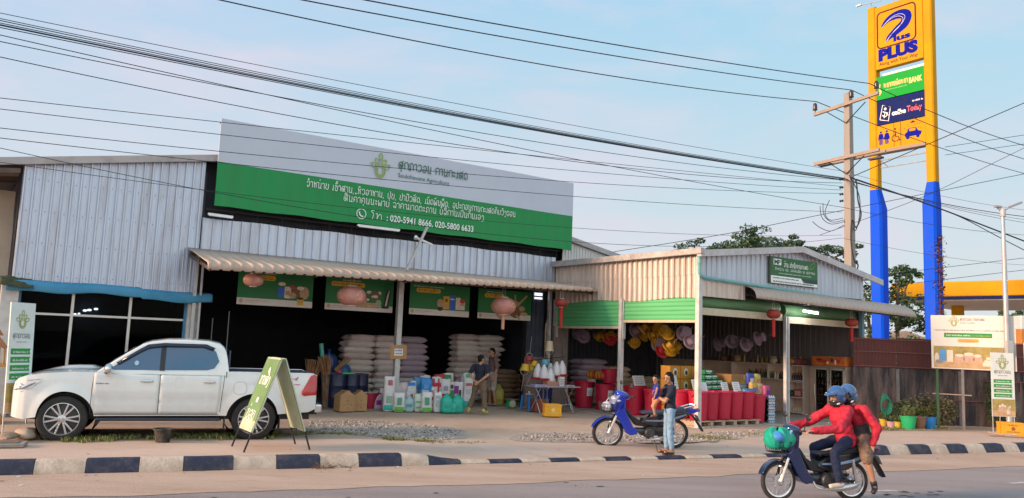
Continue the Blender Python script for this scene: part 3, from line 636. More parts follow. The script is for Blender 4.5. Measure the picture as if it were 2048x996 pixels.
x, z = bl(612, 368); x1, _ = bl(1030, 430); lao(g, 'ຈຳໜ່າຍ ເຂົ້າສານ, ຫົວອາຫານ, ປຸຍ, ຢາປົວສັດ, ເມັດພັນພືດ, ອຸປະກອນການກະເສດຄົບວົງຈອນ', x, .80, x1 - x, .15, Y)
x, z = bl(686, 397); x1, _ = bl(967, 437); lao(g, 'ສິນຄ້າຄຸນນະພາບ ລາຄາມາດຕະຖານ ບໍລິການເປັນກັນເອງ', x, .56, x1 - x, .15, Y)
x, z = bl(740, 434); x1, _ = bl(765, 434); lao(g, 'ໂທ', x, .17, x1 - x, .16, Y)
x, z = bl(772, 434); x1, _ = bl(945, 458); latin(g, ': 020-5941 8666, 020-5800 6633', x, .165, .255, Y, x1 - x, bold=.004)
cx, cz0 = bl(721, 430); cz0 = .27
g.ribbon([(cx + .135 * math.cos(t * PI / 10), cz0 + .135 * math.sin(t * PI / 10)) for t in range(21)], .022, Y)
pts = smooth_pts([(cx - .06, 0, cz0 + .06), (cx - .05, 0, cz0 - .01), (cx, 0, cz0 - .06), (cx + .06, 0, cz0 - .07)], 4); g.ribbon([(p.x, p.z) for p in pts], .035, Y - .002)
g.build('lettering', m_ltw, bb, flat=True, recalc=False)
g = MB(); x, z = bl(796, 333); x1, _ = bl(935, 352); lao(g, 'ສຸກຖາວອນ ການກະເສດ', x, 1.70, x1 - x, .20, Y, sw=.13)
x, z = bl(795, 350); x1, _ = bl(897, 362); latin(g, 'Soukthavone Agriculture', x, 1.45, .17, Y, x1 - x); g.build('name_lettering', m_ltg, bb, flat=True, recalc=False)
g = MB(); cx, _ = bl(760, 330); plant_logo(g, cx, 1.62, .42, Y, sw=.07); g.build('logo', [m_ltl], bb, flat=True, recalc=False)
g = MB()
for a in (.4, 2.8, 5.2, 7.6, 10.0): g.sq((a, .06, .05), (a, .06, 2.15), .05); g.sq((a, .08, 2.0), (a, .8, .4), .04)
g.sq((0, .06, .1), (11.26, .06, .1), .05); g.sq((0, .06, 2.1), (11.26, .06, 2.1), .05)
g.build('support_frame', m_dsteel, bb)

# lamps along the billboard foot
m_batt = M('lamp_white', (.8, .8, .78), .4)
def batten(lbl, u0, u1, y, z0, z1):
    t = thing('strip_lamp', lbl, 'lamp', P((u0 + u1) / 2, y, (z0 + z1) / 2), TH, 'lamps under the billboard'); L = (u1 - u0) / 2; dz = (z1 - z0) / 2
    g = MB(); g.sq((-L, 0, -dz), (L, 0, dz), .06, .05); g.build('housing', m_batt, t, bevel=.006)
    g = MB(); g.bar((-L * .95, -.03, -dz - .035), (L * .95, -.03, dz - .035), .016, 8); g.build('tube', m_batt, t)
    g = MB(); g.bar((0, .02, 0), (0, .3, .1), .012, 6); g.build('bracket', m_dsteel, t)
batten('short white strip lamp under the left end of the billboard', -11.0, -10.4, 5.75, 4.80, 4.79)
batten('long white strip lamp under the phone number on the billboard', -7.16, -5.9, 5.6, 4.95, 4.95)
t = thing('floodlight', 'white tube floodlight pointing down beside the diagonal stay bar', 'lamp', P(-5.46, 5.4, 4.76), TH, 'lamps under the billboard')
g = MB(); g.bar((0, 0, 0), (.5, .02, -.14), .035, 10); g.build('housing', m_batt, t)
g = MB(); g.ball((-.03, 0, .01), .07, 10, 8); g.build('lamp_head', M('chrome', (.7, .7, .7), .2, .9), t)
g = MB(); g.bar((.05, .02, .03), (.05, .35, .2), .012, 6); g.build('bracket', m_dsteel, t)

# ------------------------------------------------------------------ hanging posters
m_pg = M('poster_green', (.010, .17, .045), .5, var=.12, scale=1); m_pw = M('poster_white', (.66, .65, .62), .5, var=.05); m_py = M('poster_yellow', (.70, .42, .03), .5, var=.05)
PMATS = [m_pg, m_pw, m_py, M('ink_dark', (.03, .03, .04), .6), M('print_tan', (.48, .33, .2), .6, var=.3, scale=20), M('print_blue', (.04, .16, .6), .6), M('print_brown', (.2, .1, .06), .6, var=.3, scale=20), M('print_cream', (.72, .66, .55), .6, var=.2, scale=20), M('print_pale_green', (.3, .45, .25), .6), M('print_red', (.5, .06, .05), .6)]
def poster(lbl, u0, u1, draw, pill, head, lines):
    t = thing('poster', lbl, 'poster', P(u0, 6.12, 2.67), TH, 'green posters hanging over the hall front'); W_ = u1 - u0
    g = MB(); g.grid(lambda a, b: (W_ * a, .012 * math.sin(a * 7) * (1 - b), .17 + .73 * b), 16, 1, 0); g.grid(lambda a, b: (W_ * a, .012 * math.sin(a * 7) * (1 - b * .2), .17 * b), 16, 1, 1)
    g.build('sheet', PMATS[:2], t)
    g = MB(); dashes(g, head[0], head[1], .80, .035, -.016, 1, seed=int(u0 * 7)); rrect(g, pill[0], pill[1], .64, .77, .06, -.015, 2)
    lao(g, pill[2], pill[0] + .06, .675, pill[1] - pill[0] - .12, .055, -.018, 3, sw=.16); dashes(g, .2, .75, .10, .022, -.016, 4, seed=3); dashes(g, .2, .5, .06, .014, -.016, 4, seed=4); plant_logo(g, .1, .085, .07, -.016, 4, sw=.14)
    draw(g); g.build('print', PMATS, t, flat=True, recalc=False)
    g = MB(); g.bar((.05, 0, .9), (.05, 0, 1.02), .004, 5); g.bar((W_ - .05, 0, .9), (W_ - .05, 0, 1.02), .004, 5); g.bar((0, 0, .9), (W_, 0, .9), .012, 6); g.build('hanger', m_dsteel, t)
Yp = -.017
def d1(g):
    rect(g, 1.02, 1.22, .25, .50, Yp, 5); disc(g, 1.12, .58, .1, .05, Yp, 7); rect(g, 1.2, 1.37, .22, .52, Yp - .001, 7); rect(g, 1.22, 1.35, .3, .42, Yp - .002, 4)
    disc(g, 1.55, .4, .2, .13, Yp, 6); disc(g, 1.73, .38, .13, .17, Yp - .001, 4); disc(g, 1.4, .52, .07, .05, Yp - .002, 9); disc(g, 1.62, .5, .1, .05, Yp - .002, 7); disc(g, 1.42, .3, .1, .08, Yp - .002, 4); rect(g, 1.55, 1.72, .06, .23, Yp - .003, 2); disc(g, 1.635, .23, .085, .03, Yp - .004, 3); disc(g, 1.635, .14, .05, .04, Yp - .005, 4)
def d2(g):
    r = random.Random(2)
    for _ in range(14): disc(g, 1.1 + r.uniform(0, .5), .38 + r.uniform(-.06, .16), r.uniform(.04, .09), r.uniform(.03, .06), Yp - .001 * r.random(), r.choice((4, 6, 7)))
    rect(g, .85, 1.6, .1, .24, Yp, 4); rrect(g, .85, 1.2, .13, .36, .06, Yp - .002, 4); disc(g, 1.55, .24, .09, .1, Yp - .003, 8)
    for i in range(3): g.ribbon([(1.72 + i * .05, .15), (1.78 + i * .06, .5 + i * .05), (1.86 + i * .02, .62)], .05, Yp - .004, 7 if i % 2 else 3)
    disc(g, 1.75, .14, .14, .035, Yp - .005, 3)
def d3(g):
    disc(g, 1.0, .36, .11, .13, Yp, 4); disc(g, 1.0, .2, .09, .06, Yp - .001, 3); rect(g, 1.1, 1.3, .2, .58, Yp - .001, 2); disc(g, 1.2, .46, .05, .06, Yp - .002, 6); disc(g, 1.2, .3, .07, .05, Yp - .002, 4); rect(g, 1.3, 1.5, .17, .62, Yp - .001, 5); rect(g, 1.33, 1.47, .48, .52, Yp - .003, 7); rect(g, 1.52, 1.68, .2, .56, Yp, 7); rect(g, 1.66, 1.84, .2, .46, Yp - .001, 7); disc(g, 1.75, .46, .09, .07, Yp - .002, 9); rect(g, 1.68, 1.82, .34, .37, Yp - .003, 9)
def d4(g):
    disc(g, .85, .26, .22, .25, Yp, 4); rect(g, .85, 1.25, .1, .3, Yp, 4); disc(g, 1.05, .35, .19, .2, Yp - .001, 4); disc(g, 1.38, .3, .24, .24, Yp - .001, 6); disc(g, 1.4, .5, .13, .09, Yp - .002, 4); disc(g, 1.62, .36, .12, .08, Yp - .002, 4); disc(g, 1.7, .2, .14, .06, Yp - .003, 4)
    for a in (.2, .05): g.ribbon([(1.3 + a, .5), (1.2 + a * 3, .78)], .07, Yp - .004, 4)
    g.ribbon([(1.4, .15), (1.55, -.02 + .05)], .07, Yp - .004, 4)
poster('green poster with blue bag, cans and yellow tin, leftmost over the hall front', -10.05, -8.08, d1, (.2, .95, 'ເຄັມີພັນ'), (.4, .95), 1)
poster('green poster with mushrooms and farm tools, second from the left over the hall', -7.73, -5.73, d2, (.14, 1.12, 'ອຸປະກອນການກະເສດ'), (.45, 1.0), 1)
poster('green poster with yellow and blue feed bags and white bottle, right of the post', -5.21, -3.2, d3, (.2, 1.0, 'ອາຫານສັດ'), (.12, 1.1), 1)
poster('green poster with big brown jars and potatoes, rightmost over the hall front', -2.9, -.92, d4, (.22, .95, 'ຢາສັດ'), (.3, .9), 1)

# ------------------------------------------------------------------ lanterns
m_lanp = M('faded_pink_silk', (.58, .26, .22), .55, var=.2, scale=3, dirt=(.66, .42, .32), dirt_amt=.5); m_lanr = M('red_silk', (.30, .035, .022), .6, var=.2, scale=4); m_lang = M('gold_print', (.72, .5, .3), .4, .3); m_cap = M('lantern_cap', (.72, .6, .55), .5); m_tas = M('red_tassel', (.42, .02, .015), .7); m_string = M('pale_string', (.6, .55, .5), .8)
def lantern(lbl, u, y, z, rx, rz, mat, strings, tassel, cap_=m_cap, grp='paper lanterns along the shop fronts'):
    t = thing('lantern', lbl, 'lantern', P(u, y, z), TH, grp)
    g = MB(); n = 24; m_ = 14
    g.grid(lambda a, b: ((rx * (1 + .02 * math.cos(a * 2 * PI * 24 / 1)) * (math.sin(PI * (.1 + .8 * b)) ** .8)) * math.cos(2 * PI * a), (rx * (math.sin(PI * (.1 + .8 * b)) ** .8)) * math.sin(2 * PI * a), -rz * math.cos(PI * (.1 + .8 * b)) * 1.03), 48, m_)
    s_ = g.build('shade', mat, t, sharp=60)
    if mat is m_lanp:
        q = MB(); rr = random.Random(int(u * 10))
        for k in range(4):
            a0 = k * PI / 2 - PI / 2 + .25
            for _ in range(9):
                a = a0 + rr.uniform(-.26, .26); b = rr.uniform(-.4, .4); kx = rx * 1.012 * math.sqrt(1 - b * b); L = .05 * rx * rr.uniform(.8, 2)
                p = Vector((kx * math.cos(a), kx * math.sin(a), b * rz)); tt = Vector((-math.sin(a), math.cos(a), 0)); v = Vector((0, 0, 1)) if rr.random() < .5 else tt; w_ = tt if v.z else Vector((0, 0, 1))
                q.add([p - v * L - w_ * .012, p + v * L - w_ * .012, p + v * L + w_ * .012, p - v * L + w_ * .012], [(0, 1, 2, 3)])
        q.build('motif', m_lang, s_, flat=True, recalc=False)
    g = MB(); g.lathe([(rx * .36, rz * .9), (rx * .36, rz * 1.08)], 20); g.build('top_rim', cap_, t)
    g = MB(); g.lathe([(rx * .36, -rz * 1.08), (rx * .36, -rz * .9)], 20); g.build('bottom_rim', cap_, t)
    g = MB(); g.bar((-.05, 0, rz), (-.03, 0, rz + strings), .004, 5); g.bar((.05, 0, rz), (.03, 0, rz + strings), .004, 5); g.build('string', m_string, t)
    if tassel:
        g = MB(); g.lathe([(.01, -rz * 1.05), (.035, -rz * 1.1), (.05, -rz * 1.25), (.045, -rz - tassel), (.03, -rz - tassel)], 10); g.build('tassel', m_tas if mat is m_lanr else M('faded_tassel', (.6, .32, .2), .7), t)
lantern('small faded pink lantern hanging before the leftmost poster', *lp(507, 560, 4.6)[:1], 4.6, lp(507, 560, 4.6)[1], .23, .15, m_lanp, .25, 0)
lantern('big faded pink lantern hanging before the mushroom and tools poster', lp(703, 592, 4.6)[0], 4.6, lp(703, 592, 4.6)[1], .36, .24, m_lanp, .38, 0)
lantern('big faded pink lantern with tassel hanging before the rightmost poster', lp(1007, 612, 4.6)[0], 4.6, lp(1007, 612, 4.6)[1], .36, .24, m_lanp, .38, .42)
lantern('dark red lantern hanging at the corner by the left green shutter', lp(1123, 606, 4.05)[0], 4.05, lp(1123, 606, 4.05)[1], .19, .12, m_lanr, .25, .6)
# ------------------------------------------------------------------ the small shop on the right
sm = thing('corner_shop', 'small grey metal sheet shop with green shutters, low gable and curved beige awning', 'shop', OB, TH)
def rz2(u): return 5.0 - (.12 if u < 4.08 else .16) * abs(u - 4.08)
m_warmgalv = M('galvanised_sheet_plain', (.62, .53, .47), .40, .35, var=.12, scale=2, stretch=(3, 3, .3), dirt=(.36, .29, .25), dirt_amt=.55, dscale=3)
m_gable = M('pale_blue_sheet', (.52, .58, .67), .4, .4, var=.12, scale=1.5, stretch=(3, 3, .3), dirt=(.3, .27, .26), dirt_amt=.5, dscale=2.2)
g = MB(); corrugated(g, .02, 6.05, lambda y: 3.30 + .03 * math.sin(y * 2), 3.93, 0, .205, .062, .05, axis='y'); corrugated(g, .02, 6.05, 3.92, lambda y: 4.42 + .008 * y, -.012, .205, .062, .05, axis='y'); g.build('side_wall', m_warmgalv, sm, sharp=20)
g = MB(); corrugated(g, .06, 7.45, 3.72, lambda u: rz2(u) - .03, .0, .2, .045, .024); g.build('gable_wall', m_gable, sm, sharp=20)
g = MB(); corrugated(g, .06, 1.8, 3.36, 3.76, -.02, .2, .05, .026); g.build('front_valance', m_warmgalv, sm, sharp=20)
g = MB()
for a, b in ((-.16, 4.08), (4.08, 8.2)):
    N = 26
    for i in range(N):
        u0 = a + (b - a) * i / N; u1 = a + (b - a) * (i + 1) / N; k = .022 if i % 2 else 0
        g.add([(u0, -.2, rz2(u0) + .02 + k), (u1, -.2, rz2(u1) + .02 + k), (u1, 9.2, rz2(u1) + .02 + k), (u0, 9.2, rz2(u0) + .02 + k)], [(0, 1, 2, 3)])
g.build('roof', m_galvw, sm, sharp=10)
g = MB(); g.add([(a, y, rz2(a) - .04) for a in (.1, 4.08, 7.4) for y in (.1, 8.8)], [(0, 2, 3, 1), (2, 4, 5, 3)]); g.build('ceiling', m_darkwall, sm)  # dark sheet added below the roof to keep the interior dim
g = MB(); k = 6.2
while k > -.1: g.bx(-.2, -.12, k - .1, k, rz2(-.15) + .03, rz2(-.15) + .06); k -= .2
g.build('roof_edge', m_dsteel, sm)
g = MB()
for a, b in ((-.2, 4.08), (4.08, 8.2)):
    za, zb_ = rz2(a), rz2(b)
    g.add([(a, -.24, za - .13), (b, -.24, zb_ - .13), (b, -.24, zb_ + .045), (a, -.24, za + .045), (a, -.1, za - .1), (b, -.1, zb_ - .1), (b, -.1, zb_ + .03), (a, -.1, za + .03)], [(0, 1, 2, 3), (4, 7, 6, 5), (0, 4, 5, 1), (3, 2, 6, 7), (1, 5, 6, 2), (0, 3, 7, 4)])
g.build('gable_flashing', M('grey_flashing', (.52, .50, .52), .45, .35, var=.15, dirt=(.3, .26, .24), dirt_amt=.5), sm)
g = MB()
for a, b in ((-.26, 2.1), (2.1, 4.3), (4.3, 6.35)): g.bx(-.23, -.08, a + .004, b, 4.43, 4.59 + .004 * a)
g.build('gutter', M('gutter_grey', (.44, .41, .40), .5, .3, var=.2, dirt=(.2, .17, .15), dirt_amt=.6, dscale=1.5), sm, bevel=.01)
m_teal = M('teal_pipe', (.16, .42, .42), .4, var=.15, dirt=(.3, .4, .4), dirt_amt=.4)
g = MB(); pp = [(-.10, -.30, 4.5), (-.10, -.3, 4.02), (-.08, -.3, 3.93), (.04, -.3, 3.86)]; A = lp(1393, 556, -.1); pts = [(-.13, -.12, 4.46), (-.13, -.12, 3.98), (-.11, -.12, 3.92), (-.02, -.12, 3.87), (.1, -.12, 3.84), (7.5, -.12, 3.62), (7.58, -.12, 3.55), (7.58, -.1, 3.35)]
g.tube(pts, .042, 10); g.lathe([(.055, 4.2), (.055, 4.28)], 10, c=(-.13, -.12, 0)); g.build('downpipe', m_teal, sm)
# posts
for u, y, h, w_ in ((0, 0, 4.44, .13), (-.01, 2.92, 3.36, .12), (0, 6.05, 3.4, .1)):
    g = MB(); post(g, u, y, h, w_); g.build('post', M('post_paint', (.56, .56, .55), .55, .2, var=.12, scale=3, dirt=(.34, .28, .23), dirt_amt=.6, dscale=4), sm, bevel=.006)
g = MB(); g.bx(3.54, 3.60, -.05, .05, 0, 3.0); g.bx(3.64, 3.70, -.05, .05, 0, 3.0); g.bx(3.60, 3.64, .0, .04, 0, 3.0); g.bx(3.5, 3.74, -.1, .1, -.008, .015); g.build('post', m_steel, sm, bevel=.005)
g = MB(); g.bx(7.26, 7.38, -.08, .04, 0, 3.5); g.build('post', M('blue_post', (.14, .30, .42), .5, var=.15, dirt=(.4, .38, .35), dirt_amt=.6), sm, bevel=.006)
# green roller shutters, half up
m_shut = M('green_shutter', (.10, .44, .18), .45, var=.1, scale=1.5, stretch=(1, .3, 4), dirt=(.16, .34, .13), dirt_amt=.4)
m_rail = M('shutter_rail', (.52, .46, .33), .5, var=.1)
def shutter(y0, y1, z0, z1):
    g = MB(); vs = []; n = int((z1 - z0) / .028); prof = []
    for i in range(n + 1):
        z = z0 + (z1 - z0) * i / n; h = i % 4; prof.append((z, (.0, -.014, -.016, -.006)[h]))
    for y in (y0, y1): vs += [(.02 + d, y, z) for z, d in prof]
    N = len(prof); g.add(vs, [(i, i + 1, N + i + 1, N + i) for i in range(N - 1)]); s_ = g.build('shutter', m_shut, sm, sharp=25)
    g = MB(); g.bx(-.02, .05, y0, y1, z0 - .075, z0 - .002); g.build('bottom_rail', m_rail, s_, bevel=.006)
    g = MB()
    for y in (y0 - .02, y1 + .02): g.bx(-.03, .06, y - .025, y + .015, 2.2, z1)
    g.build('guide_rail', m_steel, s_)
shutter(.10, 2.82, 2.74, 3.32); shutter(3.03, 5.95, 2.56, 3.34)
for u0, u1, z in ((.12, 3.5, 3.12), (3.74, 7.24, 3.06)):
    g = MB(); g.lathe([(.2, u0), (.2, u1)], 20, axis='x', c=(0, .3, z + .12)); g.build('shutter_roll', M('rolled_shutter', (.09, .20, .09), .6, var=.35, scale=3, stretch=(.3, 3, 3)), sm)
    g = MB(); g.bx(u0, u1, .04, .1, z - .22, z - .05); g.bx(u0, u1, .03, .12, z - .24, z - .2); g.build('bottom_rail', m_rail, sm, bevel=.006)
# curved beige awning
m_aw = M('beige_ribbed_awning', (.46, .37, .31), .5, var=.1, scale=3, dirt=(.36, .3, .26), dirt_amt=.4)
g = MB(); us = []; u = 1.78
while u < 8.6:
    for a, h in ((0, 0), (.02, 1), (.07, 1), (.09, 0)): us.append((u + a, h))
    u += .2
vs = []; prof = [(0, 0, 0), (.35, .08, 0), (.62, .2, 0), (.84, .42, 0), (.96, .7, 0), (1.0, 1.0, 0)]
for uu, h in us:
    t = (uu - 1.78) / 6.8; pj = .38 + .6 * t; z0 = 3.73 - .09 * t; z1 = 3.40 - .18 * t
    for a, b, _ in prof: vs.append((uu, -.03 - pj * a - .03 * h * b, z0 + (z1 - z0) * b + .03 * h * (1 - b)))
n = len(prof); g.add(vs, [(i * n + k, (i + 1) * n + k, (i + 1) * n + k + 1, i * n + k + 1) for i in range(len(us) - 1) for k in range(n - 1)])
o = g.build('awning', m_aw, sm, sharp=30); o.modifiers.new('t', 'SOLIDIFY').thickness = .006
g = MB(); g.sq((1.8, -.35, 3.4), (8.5, -.9, 3.22), .03, .05); g.sq((1.8, -.05, 3.5), (8.4, -.05, 3.4), .04)
for u in (1.9, 3.6, 5.3, 7.0, 8.3): t = (u - 1.78) / 6.8; g.sq((u, -.03, 3.55), (u, -.03 - (.36 + .6 * t), 3.41 - .18 * t), .03)
g.build('awning_frame', m_dsteel, sm)
# inside
m_inwall = M('inner_sheet', (.06, .065, .08), .5, .4, var=.2, scale=2, stretch=(3, 3, .3))  # shade on the back wall is put into this darker sheet colour
g = MB(); corrugated(g, .05, 8.9, 0, 4.45, 7.42, .2, .05, .035, out=-1, axis='y'); g.build('inner_side_wall', M('inner_sheet_lit', (.20, .18, .18), .5, .35, var=.15, scale=2, stretch=(3, 3, .3)), sm, sharp=20)  # same sheet made paler, light on this side put into its colour
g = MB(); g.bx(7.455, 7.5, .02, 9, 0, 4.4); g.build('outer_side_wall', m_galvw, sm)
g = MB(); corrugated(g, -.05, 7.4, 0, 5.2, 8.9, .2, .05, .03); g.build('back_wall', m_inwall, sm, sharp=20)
g = MB(); g.bx(7.36, 7.385, .6, 8.5, 0, 1.6); g.build('wall_lining', M('board_lining', (.74, .54, .41), .7, var=.1), sm)
g = MB(); g.bx(-.02, 7.42, -.02, 8.9, -.013, .012); g.build('floor_slab', M('shop_floor_pale', (.40, .34, .29), .7, var=.2, scale=1.5), sm)
g = MB()
for y in (1.5, 3.2, 5.0, 7): g.sq((0, y, 4.3), (4.08, y, 4.8), .05, .08); g.sq((4.08, y, 4.8), (7.4, y, 4.25), .05, .08)
g.build('rafter', m_dsteel, sm)
g = MB(); g.bx(-.08, .5, 5.98, 6.1, 0, 2.55); g.build('corner_panel', M('grimy_wall', (.22, .18, .16), .8, var=.3, scale=3), sm)
# lit tube and lanterns under the awning
t = thing('tube_lamp', 'lit white fluorescent tube under the curved awning of the small shop', 'lamp', P(4.26, -.35, 3.17), TH)
g = MB(); g.bar((-.33, 0, 0), (.33, 0, -.03), .022, 10); g.build('tube', M('lit_tube', (1, 1, 1), .5, emit=45), t)
g = MB(); g.sq((-.36, 0, .045), (.36, 0, .015), .06, .04); g.build('housing', m_batt, t)
g = MB(); g.bar((0, 0, .05), (0, .02, .28), .008, 6); g.build('bracket', m_dsteel, t)
lantern('dark red lantern hanging left of the middle post of the small shop', *lp(1547, 628, -.25)[:1], -.25, lp(1547, 628, -.25)[1], .19, .13, m_lanr, .22, .5)
lantern('dark red lantern hanging by the right end of the small shop', lp(1703, 645, -.3)[0], -.3, lp(1703, 645, -.3)[1], .19, .13, m_lanr, .3, .45)
# sign
t = thing('shop_sign', 'dark green and white shop sign lettered MP on the small gable', 'sign', P(2.78, -.06, 3.90), TH)
g = MB(); g.bx(0, 2.17, -.04, .03, 0, .76); g.build('board', M('sign_frame', (.1, .13, .1), .5), t, bevel=.006)
m_mpg = M('sign_green', (.02, .13, .04), .5, var=.1)
g = MB(); Y = -.044
rect(g, .015, 2.155, .22, .745, Y, 0); g.poly([(.015, Y, .015), (2.155, Y, .015), (2.155, Y, .1), (1.5, Y, .1), (1.38, Y, .22), (.015, Y, .22)], 1); g.poly([(2.155, Y, .1), (2.155, Y, .22), (1.38, Y, .22), (1.42, Y, .17), (1.55, Y, .15), (1.62, Y, .1)], 3)
rect(g, .13, .47, .53, .70, Y - .003, 1); latin(g, 'M', .16, .55, .18, Y - .005, .16, 3, .006); latin(g, 'P', .33, .55, .18, Y - .005, .11, 3, .006)
lao(g, 'ຮ້ານ ເຕັກນິກການກະເສດ', .6, .50, 1.12, .10, Y - .003, 1, sw=.14); lao(g, 'ຈຳໜ່າຍ ປຸຍ, ເມັດພັນພືດ ແລະ ອຸປະກອນ', .2, .385, 1.85, .055, Y - .003, 1, sw=.16); dashes(g, .35, 1.85, .29, .03, Y - .003, 2, 7)
dashes(g, .1, 1.25, .145, .04, Y - .003, 4, 9); dashes(g, .1, 2.0, .045, .045, Y - .003, 4, 10); leaf(g, 1.8, .52, .32, .12, 40, .012, Y - .003, 5)
g.build('lettering', [m_mpg, m_ltw, M('pale_lettering', (.6, .7, .6), .6), M('sign_dark_green', (.012, .05, .045), .5), M('sign_ink', (.05, .06, .07), .6), m_ltl], t, flat=True, recalc=False)

# ------------------------------------------------------------------ shelves, fridge and goods along the right wall
m_shelf = M('pale_shelf', (.76, .63, .54), .6, var=.08)
t = thing('wall_shelf', 'long pale two tier wall shelf packed with bottles inside the small shop', 'shelf', P(7.36, 6.4, 0), TH)
for z, y0, y1 in ((1.6, -4.5, 0), (1.1, -4.5, -1.5)):
    g = MB(); g.bx(-.3, 0, y0, y1, z - .02, z + .01); g.build('shelf_board', m_shelf, t)
for y in (-4.5, -3.1, -1.55, 0): g = MB(); g.bx(-.3, 0, y - .015, y + .015, 1.11 if y < -1.4 else 1.3, 1.58); g.build('upright', m_shelf, t)
t = thing('rack', 'narrow pale rack of shelves between the middle post and the fridge', 'shelf', P(7.36, 2.4, 0), TH)
for z in (.06, .55, 1.05, 1.58): g = MB(); g.bx(-.38, 0, -.52, -.0, z - .015, z + .015); g.build('shelf_board', m_shelf, t)
for y in (-.53, 0): g = MB(); g.bx(-.36, -.02, y - .01, y + .01, 0, 1.6); g.build('upright', m_shelf, t)
random.seed(77)
BC = [('brown', (.16, .06, .03)), ('dark', (.03, .03, .04)), ('amber', (.60, .30, .05)), ('green', (.05, .16, .05)), ('cream', (.72, .62, .46)), ('red', (.4, .05, .04))]
bots = {}
for n_, c in BC:
    t = thing('bottle', n_ + ' bottle standing on the shelves of the small shop', 'bottle', (0, 0, -5)); g = MB(); g.lathe([(.036, 0), (.038, .02), (.038, .14), (.016, .19), (.016, .22)], 10); g.build('glass', M('bottle_' + n_, c, .25, var=.1), t)
    g = MB(); g.lathe([(.019, .21), (.019, .245)], 8); g.build('cap', M('cap_' + n_, random.choice(((.6, .5, .1), (.5, .05, .05), (.7, .7, .7))), .5), t); bots[n_] = t
used = set()
def place_bottle(n_, u, y, z, where, s=1.0):
    lbl = n_ + ' bottle in the row on ' + where
    b = bots[n_]; k = (s, s, s)
    if n_ not in used: used.add(n_); b.location = P(u, y, z); b.rotation_euler.z = TH; b.scale = k; b['label'] = lbl; b['group'] = 'bottles on ' + where; return
    dup(b, P(u, y, z), TH, lbl, 'bottles on ' + where, k)
y = 2.0
while y < 4.2: place_bottle('amber' if y < 2.45 else random.choice(('green', 'brown', 'cream', 'dark')), 7.2, y, 1.112, 'the lower tier of the long wall shelf', random.uniform(.9, 1.35)); y += .098
y = 2.1
while y < 5.6: place_bottle(random.choice(('brown', 'red', 'dark', 'amber')), 7.2, y, 1.612, 'the top of the long wall shelf', random.uniform(.8, 1.15)); y += .19
for z, s, n in ((.067, .8, 'cream'), (1.066, 1.15, 'dark')):
    for y in (1.95, 2.04, 2.13, 2.22, 2.31): place_bottle(n, 7.12, y, z, 'the narrow rack by the fridge', s)
def pack(name, lbl, cat, u, y, z, d, cols, rz=0, grp=None, box=True):
    t = thing(name, lbl, cat, P(u, y, z), TH + rz, grp); g = MB(); g.box((0, 0, d[2] / 2), d); g.build('carton' if box else 'body', M(lbl[:24] + '_c', cols[0], .6, var=.2, scale=6), t, bevel=.01)
    g = MB(); rect(g, -d[0] * .36, d[0] * .36, d[2] * .25, d[2] * .75, -d[1] / 2 - .004); g.build('print', M(lbl[:24] + '_p', cols[1], .6, var=.3, scale=25), t, flat=True, recalc=False)
    g = MB(); rect(g, -d[1] * .36, d[1] * .36, d[2] * .2, d[2] * .8, 0); o = g.build('side_print', MC[lbl[:24] + '_p'], t, flat=True, recalc=False); o.rotation_euler.z = -PI / 2; o.location.x = -d[0] / 2 - .004
    return t
pack('carton', 'red patterned carton on the middle of the narrow rack', 'box', 7.16, 2.07, .566, (.3, .3, .24), ((.35, .08, .07), (.6, .3, .25)))
pack('carton', 'black carton beside the red patterned carton on the narrow rack', 'box', 7.16, 2.31, .566, (.28, .14, .2), ((.03, .03, .04), (.1, .1, .12)))
pack('carton', 'dark red bundle lying on top of the narrow rack beside the fridge header', 'box', 7.14, 2.1, 1.596, (.3, .42, .22), ((.2, .04, .04), (.3, .1, .08)))
for i, (y, c) in enumerate(((4.6, 'tan'), (3.05, 'cream'), (2.6, 'pale brown'), (5.2, 'brown'), (2.3, 'orange'))):
    t = thing('snack_bag', c + ' snack bag sitting on top of the long wall shelf', 'bag', P(7.05, y, 1.612), TH, 'snack bags on the wall shelf'); g = MB(); g.ball((0, 0, .1), (.1, .16, .11), 10, 8); g.build('bag', M('snack_' + c, {'tan': (.5, .33, .2), 'cream': (.65, .5, .36), 'pale brown': (.42, .26, .16), 'brown': (.22, .12, .08), 'orange': (.6, .28, .08)}[c], .4, var=.3, scale=9), t)
    g = MB(); g.bx(-.01, .01, -.12, .12, .19, .24); g.build('seal', MC['snack_' + c], t)
# fridge
t = thing('fridge', 'two door glass fridge with an orange picture header inside the small shop', 'fridge', P(6.78, .22, 0), TH)
m_fr = M('fridge_frame', (.45, .38, .32), .4, .3); W_ = 1.08
g = MB(); g.bx(.55, .6, 0, W_, .02, 1.62); g.bx(.02, .55, -.02, .02, .02, 1.62); g.bx(.02, .55, W_ - .02, W_ + .02, .02, 1.62); g.bx(.02, .55, 0, W_, .02, .12); g.bx(.02, .55, 0, W_, 1.57, 1.62); g.build('cabinet', m_fr, t)
for y0 in (.0, W_ / 2):
    g = MB(); a, b = y0 + .02, y0 + W_ / 2 - .02
    for c, d in ((a, a + .05), (b - .05, b)): g.bx(-.02, .02, c, d, .14, 1.56)
    g.bx(-.02, .02, a, b, .14, .2); g.bx(-.02, .02, a, b, 1.5, 1.56); dr = g.build('door', m_fr, t, bevel=.004)
    g = MB(); g.bx(-.004, .004, a + .05, b - .05, .2, 1.5); g.build('pane', M('fridge_glass', (.9, .93, .93), .02, trans=1), dr)
    g = MB(); g.bar((-.05, b - .03, .7), (-.05, b - .03, 1.05), .01, 6); g.build('handle', m_white, dr)
for z in (.45, .72, .99, 1.26): g = MB(); g.bx(.05, .52, .03, W_ - .03, z - .008, z + .008); g.build('shelf', m_shelf, t)
